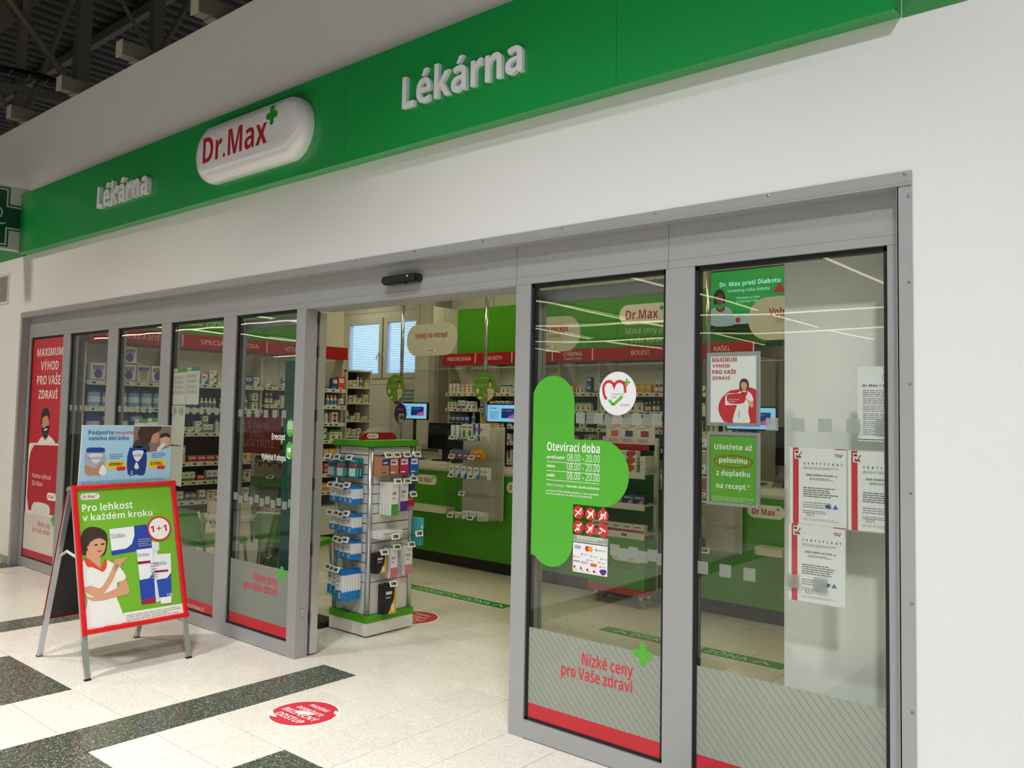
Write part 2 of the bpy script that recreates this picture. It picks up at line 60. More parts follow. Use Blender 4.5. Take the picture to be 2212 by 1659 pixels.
# sans letter outlines, character code: advance, then x,y pairs in 1/900 em
GLYPH_PLAIN={65:[[575],[324,645,251,645,0,0,82,0,158,199,413,199,491,0,574,0],[286,562,317,465,389,271,185,271,279,534]],66:[[585],[87,643,87,0,313,0,362,3,406,12,444,27,477,48,503,74,521,105,533,142,536,183,532,228,518,265,495,292,466,313,412,333,392,337,392,341,420,348,445,359,466,372,483,389,497,409,507,431,513,456,515,483,511,524,499,558,480,586,453,607,419,623,377,634,328,640],[168,573,313,572,372,560,394,550,410,537,422,520,429,499,431,474,429,450,423,429,414,410,401,396,382,384,357,376,287,369,168,369],[168,302,333,300,367,294,395,284,415,270,431,254,441,235,448,213,450,189,448,163,442,140,431,120,417,102,397,87,370,77,337,70,168,68]],67:[[569],[413,649,364,652,316,649,272,641,232,628,195,610,163,587,134,560,110,529,90,494,75,455,64,414,57,369,55,322,57,273,63,228,73,186,88,147,106,111,129,81,156,54,186,32,221,14,260,1,303,-6,421,-5,516,17,516,87,403,64,362,62,310,66,265,80,227,101,196,132,172,170,154,214,144,265,140,321,144,378,155,429,174,473,200,511,232,542,270,563,314,576,384,580,477,558,508,545,541,614,501,630,459,642]],68:[[657],[87,643,87,0,266,0,341,5,407,21,465,46,513,82,552,129,580,185,597,251,602,328,600,377,592,423,580,464,563,501,542,534,517,562,487,586,454,607,416,622,376,634,332,640],[168,573,274,573,328,570,377,558,418,540,453,513,481,479,501,436,513,385,517,325,500,213,451,133,370,85,256,69,168,69]],69:[[500],[87,643,87,0,446,0,446,71,168,71,168,301,430,301,430,371,168,371,168,572,446,572,446,643]],70:[[467],[87,643,87,0,168,0,168,273,429,273,429,344,168,344,168,572,446,572,446,643]],71:[[655],[388,652,337,649,290,641,247,629,208,611,173,588,143,561,116,531,95,496,77,457,65,415,57,370,55,321,57,272,64,226,75,184,90,145,110,110,134,80,162,53,194,31,231,14,271,1,315,-6,427,-7,536,9,589,24,589,339,366,339,366,267,508,267,508,77,402,61,340,63,304,69,271,80,242,94,217,112,196,133,178,158,164,186,146,249,140,321,144,378,156,429,176,473,204,511,239,542,281,563,329,576,406,580,493,564,549,544,580,614,490,642,440,649]],72:[[667],[168,643,87,643,87,0,168,0,168,300,498,300,498,0,579,0,579,643,498,643,498,371,168,371]],73:[[305],[268,643,36,643,36,596,112,578,112,64,36,47,36,0,268,0,268,47,193,64,193,578,268,596]],74:[[246],[164,643,83,643,82,-16,76,-47,56,-79,27,-95,-70,-91,-70,-159,-4,-171,32,-168,65,-160,93,-146,118,-127,138,-102,152,-71,161,-33,164,10]],75:[[557],[168,643,87,643,87,0,168,0,168,249,234,307,462,0,557,0,293,363,547,643,453,643,168,326]],76:[[472],[168,643,87,643,87,0,449,0,449,72,168,72]],77:[[816],[87,643,87,0,162,0,156,563,159,563,371,0,437,0,652,562,655,562,649,395,649,0,729,0,729,643,610,643,409,116,405,116,207,643]],78:[[684],[87,643,87,0,162,0,155,534,158,534,502,0,597,0,597,643,521,643,527,111,524,111,181,643]],79:[[703],[399,650,353,653,305,650,261,642,221,629,186,611,155,588,128,562,106,531,87,496,73,457,63,416,57,371,55,323,57,275,63,230,73,187,87,149,106,113,128,82,155,55,186,32,221,14,260,1,304,-6,352,-9,399,-6,441,1,480,14,515,32,546,55,573,82,595,113,614,148,629,187,640,229,646,274,648,322,646,371,640,416,629,458,614,496,595,531,573,562,546,589,515,612,480,629,441,642],[353,581,404,577,447,564,483,543,512,513,534,475,550,431,559,380,562,322,559,265,550,214,534,169,512,131,483,100,447,79,403,66,352,61,301,66,257,79,221,100,192,131,169,169,153,214,144,265,140,322,144,380,153,431,170,475,192,513,222,543,258,564,302,577]],80:[[545],[87,643,87,0,168,0,168,250,288,252,328,257,364,266,395,279,421,294,443,312,461,332,485,378,497,427,499,454,495,496,484,533,466,566,441,593,408,615,366,630,316,640,257,643],[168,573,290,571,324,566,353,556,375,543,393,525,405,504,412,479,415,450,412,417,404,389,390,367,370,349,344,336,313,327,276,321,168,320]],81:[[703],[399,650,353,653,305,650,261,642,221,629,186,611,155,588,128,562,106,531,87,496,73,457,63,416,57,371,55,323,57,275,63,230,73,187,87,149,106,113,128,82,155,55,186,32,221,14,260,1,304,-6,374,-8,499,-153,615,-153,461,7,504,26,542,52,574,83,601,122,621,165,636,213,645,265,648,322,646,371,640,416,629,458,614,496,595,531,573,562,546,589,515,612,480,629,441,642],[353,581,404,577,447,564,483,543,512,513,534,475,550,431,559,380,562,322,559,265,550,214,534,169,512,131,483,100,447,79,403,66,352,61,301,66,257,79,221,100,192,131,169,169,153,214,144,265,140,322,144,380,153,431,170,475,192,513,222,543,258,564,302,577]],82:[[560],[87,643,87,0,168,0,168,266,296,266,452,0,546,0,370,288,432,320,458,344,480,374,494,413,499,460,495,503,484,540,466,572,441,597,409,617,369,631,321,640,265,643],[168,572,297,571,329,566,356,557,377,546,394,530,405,510,413,486,415,456,413,428,406,403,395,382,379,365,358,351,332,342,301,336,168,334]],83:[[494],[230,650,177,640,131,621,94,593,69,556,56,513,54,488,57,452,64,421,78,393,96,370,119,349,148,330,311,258,349,228,363,206,371,165,369,142,362,122,350,104,334,89,314,77,289,68,226,61,151,68,46,99,46,22,122,-1,222,-9,272,-6,317,3,356,18,390,39,417,65,436,96,448,132,452,172,447,218,432,256,407,287,372,313,179,403,149,433,139,457,136,487,138,507,144,525,153,541,167,555,184,566,205,574,257,581,339,571,411,546,437,616,356,642,310,649]],84:[[500],[491,643,9,643,9,572,210,572,210,0,291,0,291,572,491,572]],85:[[658],[162,643,81,643,81,229,85,178,97,132,116,91,144,56,178,28,220,7,270,-5,326,-9,367,-7,404,-1,437,8,467,22,493,39,515,59,534,81,549,107,569,163,576,227,576,643,496,643,496,227,493,192,486,161,474,132,457,108,434,87,406,73,371,64,330,61,291,64,256,72,227,85,204,104,186,128,172,156,165,189,162,226]],86:[[540],[85,643,0,643,230,0,311,0,540,643,454,643,270,90,230,230]],87:[[837],[95,643,11,643,181,0,263,0,415,548,447,421,572,0,654,0,825,643,741,643,610,97,575,252,457,643,374,643,232,134,226,97,195,250]],88:[[527],[107,643,17,643,217,335,4,0,89,0,262,279,432,0,524,0,310,337,508,643,423,643,265,391]],89:[[509],[88,643,0,643,214,246,214,0,295,0,295,249,509,643,422,643,255,327]],90:[[515],[471,643,45,643,45,571,373,571,34,61,34,0,480,0,480,72,132,72,471,581]],97:[[505],[300,488,236,490,169,478,95,449,119,390,200,420,255,427,297,421,329,403,340,389,348,371,355,320,355,291,218,284,170,276,130,263,98,245,73,224,56,198,45,168,41,134,44,100,52,70,66,45,85,26,108,10,133,0,162,-7,222,-8,270,2,306,21,340,50,356,68,359,68,374,0,432,0,432,329,429,368,421,402,408,430,390,452,366,469,336,481],[354,236,351,160,344,132,331,108,313,89,292,74,268,63,241,57,193,56,161,66,137,85,125,114,125,155,132,174,143,190,158,204,179,216,206,224,241,230]],98:[[553],[156,684,77,684,77,0,133,0,149,61,156,61,180,34,212,12,254,-4,305,-9,348,-5,386,7,420,26,449,54,473,89,490,132,501,183,504,241,501,299,490,350,473,393,450,428,420,455,386,475,348,487,305,491,254,485,212,470,180,447,156,419,151,419,156,518],[256,422,292,425,349,413,389,379,414,322,422,242,420,200,414,163,404,131,390,104,372,84,350,69,324,60,293,57,257,60,227,69,203,83,185,104,172,130,163,162,158,198,158,287,163,324,172,356,185,381,203,400,227,414]],99:[[432],[244,490,186,477,160,465,136,450,114,432,95,409,79,383,66,353,57,319,51,281,51,198,57,161,65,127,78,98,93,72,112,50,133,32,156,17,210,-2,290,-9,369,6,394,17,394,87,323,64,269,59,237,62,209,71,185,85,166,106,151,131,140,162,134,198,131,239,140,319,167,376,211,411,274,422,378,400,402,465,329,487]],100:[[553],[477,684,398,684,403,420,398,420,357,460,321,480,275,490,248,491,206,487,167,476,133,456,104,428,80,392,63,349,53,299,50,240,53,182,63,132,80,89,104,54,133,26,167,7,205,-5,248,-9,299,-4,340,13,373,36,398,65,401,65,413,0,477,0],[229,423,259,426,296,423,327,414,351,399,369,378,382,351,391,319,397,282,397,185,391,151,381,122,368,99,349,80,325,67,296,59,260,57,230,60,204,69,181,84,163,104,149,131,139,162,133,198,131,239,133,279,139,315,149,347,163,375,181,397,203,413]],101:[[508],[263,491,232,489,203,484,176,474,151,461,128,444,108,424,91,400,76,374,64,344,51,276,51,199,57,164,66,131,79,102,95,76,114,54,136,35,161,19,217,-2,282,-9,367,-1,440,23,440,92,348,63,285,59,251,61,221,69,195,83,173,101,156,125,143,154,135,187,131,226,462,226,460,305,448,363,425,411,390,450,346,476,321,485],[262,427,290,424,314,417,334,405,350,388,362,368,371,344,379,289,133,289,138,320,146,347,158,370,172,390,190,406,211,417,235,424]],102:[[310],[220,686,189,678,162,665,140,648,121,624,108,593,101,557,98,485,14,458,14,421,98,421,98,0,177,0,177,421,299,421,299,482,177,482,179,540,188,582,197,597,208,609,221,617,275,623,328,610,348,672,282,687]],103:[[553],[248,491,204,487,165,474,131,453,102,423,79,387,63,344,53,295,50,240,53,185,63,135,79,93,102,57,131,28,165,7,204,-5,248,-9,296,-4,336,9,370,32,398,64,401,64,396,-44,390,-71,379,-94,363,-114,344,-130,321,-141,295,-148,266,-150,214,-148,167,-141,125,-129,87,-112,87,-185,123,-199,164,-208,210,-214,261,-216,313,-213,357,-203,394,-187,424,-164,447,-134,464,-99,474,-57,477,-8,477,482,414,482,403,419,399,419,369,451,333,473,293,487],[230,422,258,425,292,422,322,414,346,401,365,382,380,357,391,325,397,286,400,221,398,181,391,146,381,118,366,95,347,78,323,66,294,58,260,56,230,59,205,68,183,82,164,103,150,129,140,161,133,197,131,239,133,281,140,318,150,350,165,377,183,398,205,413]],104:[[556],[156,684,77,684,77,0,156,0,158,289,163,324,173,354,186,379,204,399,229,413,260,422,297,425,344,418,378,396,398,359,405,309,405,0,483,0,483,314,481,357,472,394,458,425,439,449,414,467,384,480,348,488,284,489,240,480,201,461,169,433,157,416,151,416,156,483]],105:[[232],[107,663,84,651,74,636,71,601,78,582,99,566,126,563,149,575,159,591,162,625,155,644,134,660],[156,482,77,482,77,0,156,0]],106:[[232],[107,663,84,651,74,636,71,601,78,582,99,566,126,563,149,575,159,591,162,625,155,644,134,660],[156,482,77,482,75,-95,66,-125,48,-141,24,-149,-50,-141,-50,-205,20,-216,53,-214,81,-206,105,-194,123,-178,137,-157,148,-132,154,-104]],107:[[481],[155,684,77,684,77,0,155,0,155,177,210,225,377,0,473,0,264,276,459,482,366,482,155,248,151,248,155,327]],108:[[232],[156,684,77,684,77,0,156,0]],109:[[842],[351,486,299,491,257,487,217,473,183,450,157,417,152,417,140,482,77,482,77,0,156,0,157,290,163,325,171,355,184,380,200,399,223,414,251,422,284,425,328,418,359,396,377,361,383,311,383,0,462,0,464,303,469,335,479,362,492,384,509,402,532,415,560,422,592,425,635,418,666,396,684,361,690,311,690,0,769,0,769,314,766,358,758,395,746,425,728,450,705,468,677,481,644,489,583,490,538,480,497,460,464,430,451,410,446,410,424,446,392,471]],110:[[556],[349,489,286,490,242,481,202,463,169,434,157,417,152,417,140,482,77,482,77,0,156,0,158,290,163,325,173,355,186,380,205,399,229,414,260,422,297,425,344,418,378,396,398,359,405,309,405,0,483,0,483,314,481,358,472,395,458,425,439,450,415,468,385,481]],111:[[545],[274,491,225,487,181,475,143,455,110,427,83,391,65,348,53,299,50,242,57,168,66,135,78,106,94,79,112,56,133,37,157,20,183,7,210,-2,271,-9,320,-5,364,7,402,28,435,57,462,93,481,136,492,186,496,242,489,316,480,348,468,378,452,404,434,426,413,446,389,462,363,475,335,484],[237,422,272,425,306,422,336,413,360,397,380,376,395,350,405,318,412,283,414,242,412,202,405,165,395,134,380,107,360,85,336,69,307,60,273,57,238,60,209,69,185,85,165,107,150,134,140,165,134,202,131,242,133,283,140,318,150,350,165,376,184,397,208,413]],112:[[553],[348,488,306,491,253,486,212,470,181,446,156,417,152,417,141,482,77,482,77,-216,156,-216,150,61,156,61,196,23,232,3,278,-8,305,-9,348,-5,386,7,420,27,450,55,473,91,490,134,501,184,504,242,501,301,490,351,473,394,450,429,420,456,386,476],[292,425,323,422,350,412,372,397,390,375,404,348,414,317,420,282,421,217,414,169,400,127,379,94,351,70,314,58,293,57,257,60,227,69,203,84,185,105,172,131,163,163,158,200,156,257,158,297,165,331,174,360,188,383,205,402,229,414,257,422]],113:[[553],[248,491,206,487,168,476,135,456,105,428,81,392,63,349,53,299,50,240,53,182,63,132,80,89,104,54,133,26,167,7,204,-5,246,-9,298,-4,340,13,372,36,397,65,402,65,398,-10,398,-216,477,-216,477,482,414,482,402,417,399,417,373,446,341,470,300,486],[229,423,259,426,295,423,326,414,350,399,368,378,381,352,391,320,397,283,399,223,396,184,390,150,380,121,367,98,348,80,325,67,296,59,261,57,230,60,204,69,181,84,163,105,149,131,139,162,133,198,131,239,133,279,139,315,149,347,163,375,181,397,203,413]],114:[[372],[277,490,233,475,197,448,166,413,154,394,150,394,141,482,77,482,77,0,156,0,157,281,167,323,186,360,211,388,243,408,278,418,348,413,358,486,316,491]],115:[[431],[227,491,188,489,154,483,123,473,96,458,74,440,58,418,49,392,47,345,56,312,74,287,115,256,280,180,304,158,314,126,307,97,287,74,252,60,179,56,97,73,47,94,47,22,111,-1,198,-9,240,-7,277,0,310,11,338,27,361,47,378,72,387,100,390,152,381,184,364,210,324,241,149,321,128,342,122,368,128,392,147,411,179,423,239,426,354,396,381,459,309,483,269,489]],116:[[325],[162,593,115,593,84,491,14,459,14,421,83,421,84,113,94,67,113,35,139,12,188,-6,290,0,305,5,305,66,238,56,207,61,183,77,167,104,162,142,162,421,302,421,302,482,162,482]],117:[[556],[151,482,71,482,71,167,74,124,82,87,96,57,115,33,140,15,170,1,206,-6,270,-8,314,1,354,19,387,46,400,64,403,64,415,0,480,0,480,482,401,482,399,191,393,157,383,127,369,102,351,82,326,68,295,60,258,57,211,64,178,85,158,122,151,172]],118:[[457],[85,482,0,482,183,0,274,0,457,482,373,482,230,70,226,70,187,198]],119:[[707],[92,483,10,483,142,1,232,1,351,401,355,401,388,273,471,1,563,1,698,483,617,483,517,83,513,83,481,212,398,483,311,483,194,82,190,82,158,226]],120:[[476],[114,482,24,482,191,247,16,0,105,0,239,193,370,0,460,0,284,247,451,482,362,482,239,301]],121:[[459],[86,482,1,482,195,-2,162,-84,142,-115,116,-138,83,-150,10,-146,10,-209,76,-216,109,-213,138,-206,164,-193,186,-176,222,-128,251,-67,459,482,374,482,234,77,230,77,190,208]],122:[[423],[382,482,50,482,50,421,294,421,35,52,35,0,388,0,388,61,126,61,382,423]],48:[[515],[307,647,257,653,220,650,187,643,158,630,133,613,111,592,93,566,77,535,56,462,45,372,44,322,47,249,57,183,73,127,96,79,125,40,162,13,206,-4,257,-9,293,-7,326,1,355,13,381,31,403,53,421,79,437,109,459,183,469,272,471,322,467,396,457,461,441,518,418,566,388,604,351,631],[223,581,257,585,290,581,318,569,341,548,360,519,373,482,383,437,389,384,389,260,383,206,373,161,360,124,341,95,318,75,290,63,257,59,223,63,194,75,171,95,153,124,140,161,131,207,125,260,125,384,131,437,140,482,153,519,171,548,194,569]],49:[[515],[320,643,254,643,80,508,122,454,246,560,242,449,242,0,320,0]],50:[[515],[290,649,218,650,163,639,91,605,50,576,93,523,165,568,204,580,248,584,293,577,312,569,329,557,343,541,353,523,359,501,360,455,351,415,323,360,212,236,43,66,43,0,468,0,468,72,143,72,143,76,364,300,410,365,430,409,441,456,442,481,439,518,429,552,413,581,390,606,361,626,328,640]],51:[[515],[292,649,213,650,155,640,82,610,44,585,84,531,157,570,197,581,246,585,294,579,314,571,331,559,345,545,355,528,361,509,363,487,360,461,352,437,340,417,322,399,299,384,271,374,239,367,139,365,139,298,241,296,277,291,307,283,333,271,354,256,369,236,378,213,381,185,378,156,371,132,359,110,342,91,320,77,292,66,258,60,174,60,83,82,41,100,41,26,102,3,192,-9,258,-7,328,5,357,15,404,44,423,63,449,106,462,156,461,213,454,241,442,265,426,286,404,304,378,318,347,328,311,335,311,338,340,346,365,357,388,372,408,389,423,410,435,434,441,462,444,492,441,525,431,556,416,583,395,607,367,626,333,640]],52:[[515],[321,646,19,213,19,146,327,146,327,0,403,0,403,146,497,146,497,217,403,217,403,646],[328,562,331,562,327,419,327,217,96,217]],53:[[515],[96,643,72,339,112,314,221,328,260,325,294,319,322,309,344,294,361,275,373,253,380,227,383,197,380,164,372,135,358,111,339,92,315,77,288,67,258,61,181,61,113,76,57,101,57,26,109,5,199,-8,277,-5,324,5,365,23,400,48,428,79,448,116,460,158,464,205,460,248,449,285,431,317,405,345,373,366,336,382,294,391,149,384,164,571,419,571,419,643]],54:[[515],[300,650,261,644,226,633,195,619,168,602,144,581,123,558,91,504,69,444,53,343,50,275,51,228,57,187,66,149,79,115,95,86,113,60,134,39,158,22,183,8,210,-1,238,-7,268,-9,313,-5,352,5,387,23,417,49,441,80,459,117,469,159,473,207,469,251,460,290,444,323,421,351,394,374,362,390,326,399,286,402,234,397,192,380,159,356,134,327,129,327,142,427,156,471,177,509,205,542,242,566,289,582,415,579,423,576,423,644,364,651],[299,338,324,331,346,320,363,304,377,285,386,262,392,236,394,207,392,171,385,141,374,115,359,94,340,78,319,67,294,60,245,59,207,72,176,96,154,127,133,184,131,237,139,264,157,291,181,313,213,330,250,339]],55:[[515],[471,643,40,643,40,571,386,571,122,0,210,0,471,581]],56:[[515],[297,649,230,650,181,641,138,624,104,598,79,564,66,522,67,470,73,444,83,421,115,383,155,350,177,336,112,296,73,256,54,223,45,185,44,164,48,125,58,91,75,61,100,36,131,17,168,2,210,-6,259,-9,305,-6,346,3,382,18,413,38,438,64,456,94,466,128,470,167,465,207,450,242,414,285,346,330,327,340,388,379,423,416,440,445,448,479,446,533,436,564,419,590,395,612,366,629,333,642],[280,586,322,574,339,564,353,551,363,535,369,516,371,495,369,472,363,452,353,434,322,405,260,371,188,409,158,439,146,464,142,495,144,516,150,535,160,551,174,564,210,582,232,586],[243,303,313,273,356,243,372,227,383,208,390,188,392,166,390,142,384,121,373,102,358,85,338,71,315,62,288,56,225,56,197,62,174,71,155,85,140,102,130,120,124,140,122,163,123,187,129,208,139,228,170,261,191,276]],57:[[515],[280,650,220,650,166,637,121,611,85,574,59,525,47,467,45,435,48,391,58,352,74,319,96,291,123,269,155,253,190,243,230,240,283,246,325,262,358,287,383,315,388,315,375,216,361,171,340,133,312,101,275,77,228,61,150,57,92,68,92,0,173,-9,216,-7,255,-1,291,9,322,23,349,41,373,61,394,84,426,138,449,199,465,299,468,368,461,456,452,494,439,527,424,556,405,582,384,603,361,621,335,634,308,644],[224,583,272,583,310,571,341,546,364,515,384,459,387,406,378,378,361,352,336,329,305,312,267,303,217,305,192,311,171,322,153,338,140,357,131,380,125,406,123,436,126,471,132,502,143,527,159,548,178,564,199,576]]}
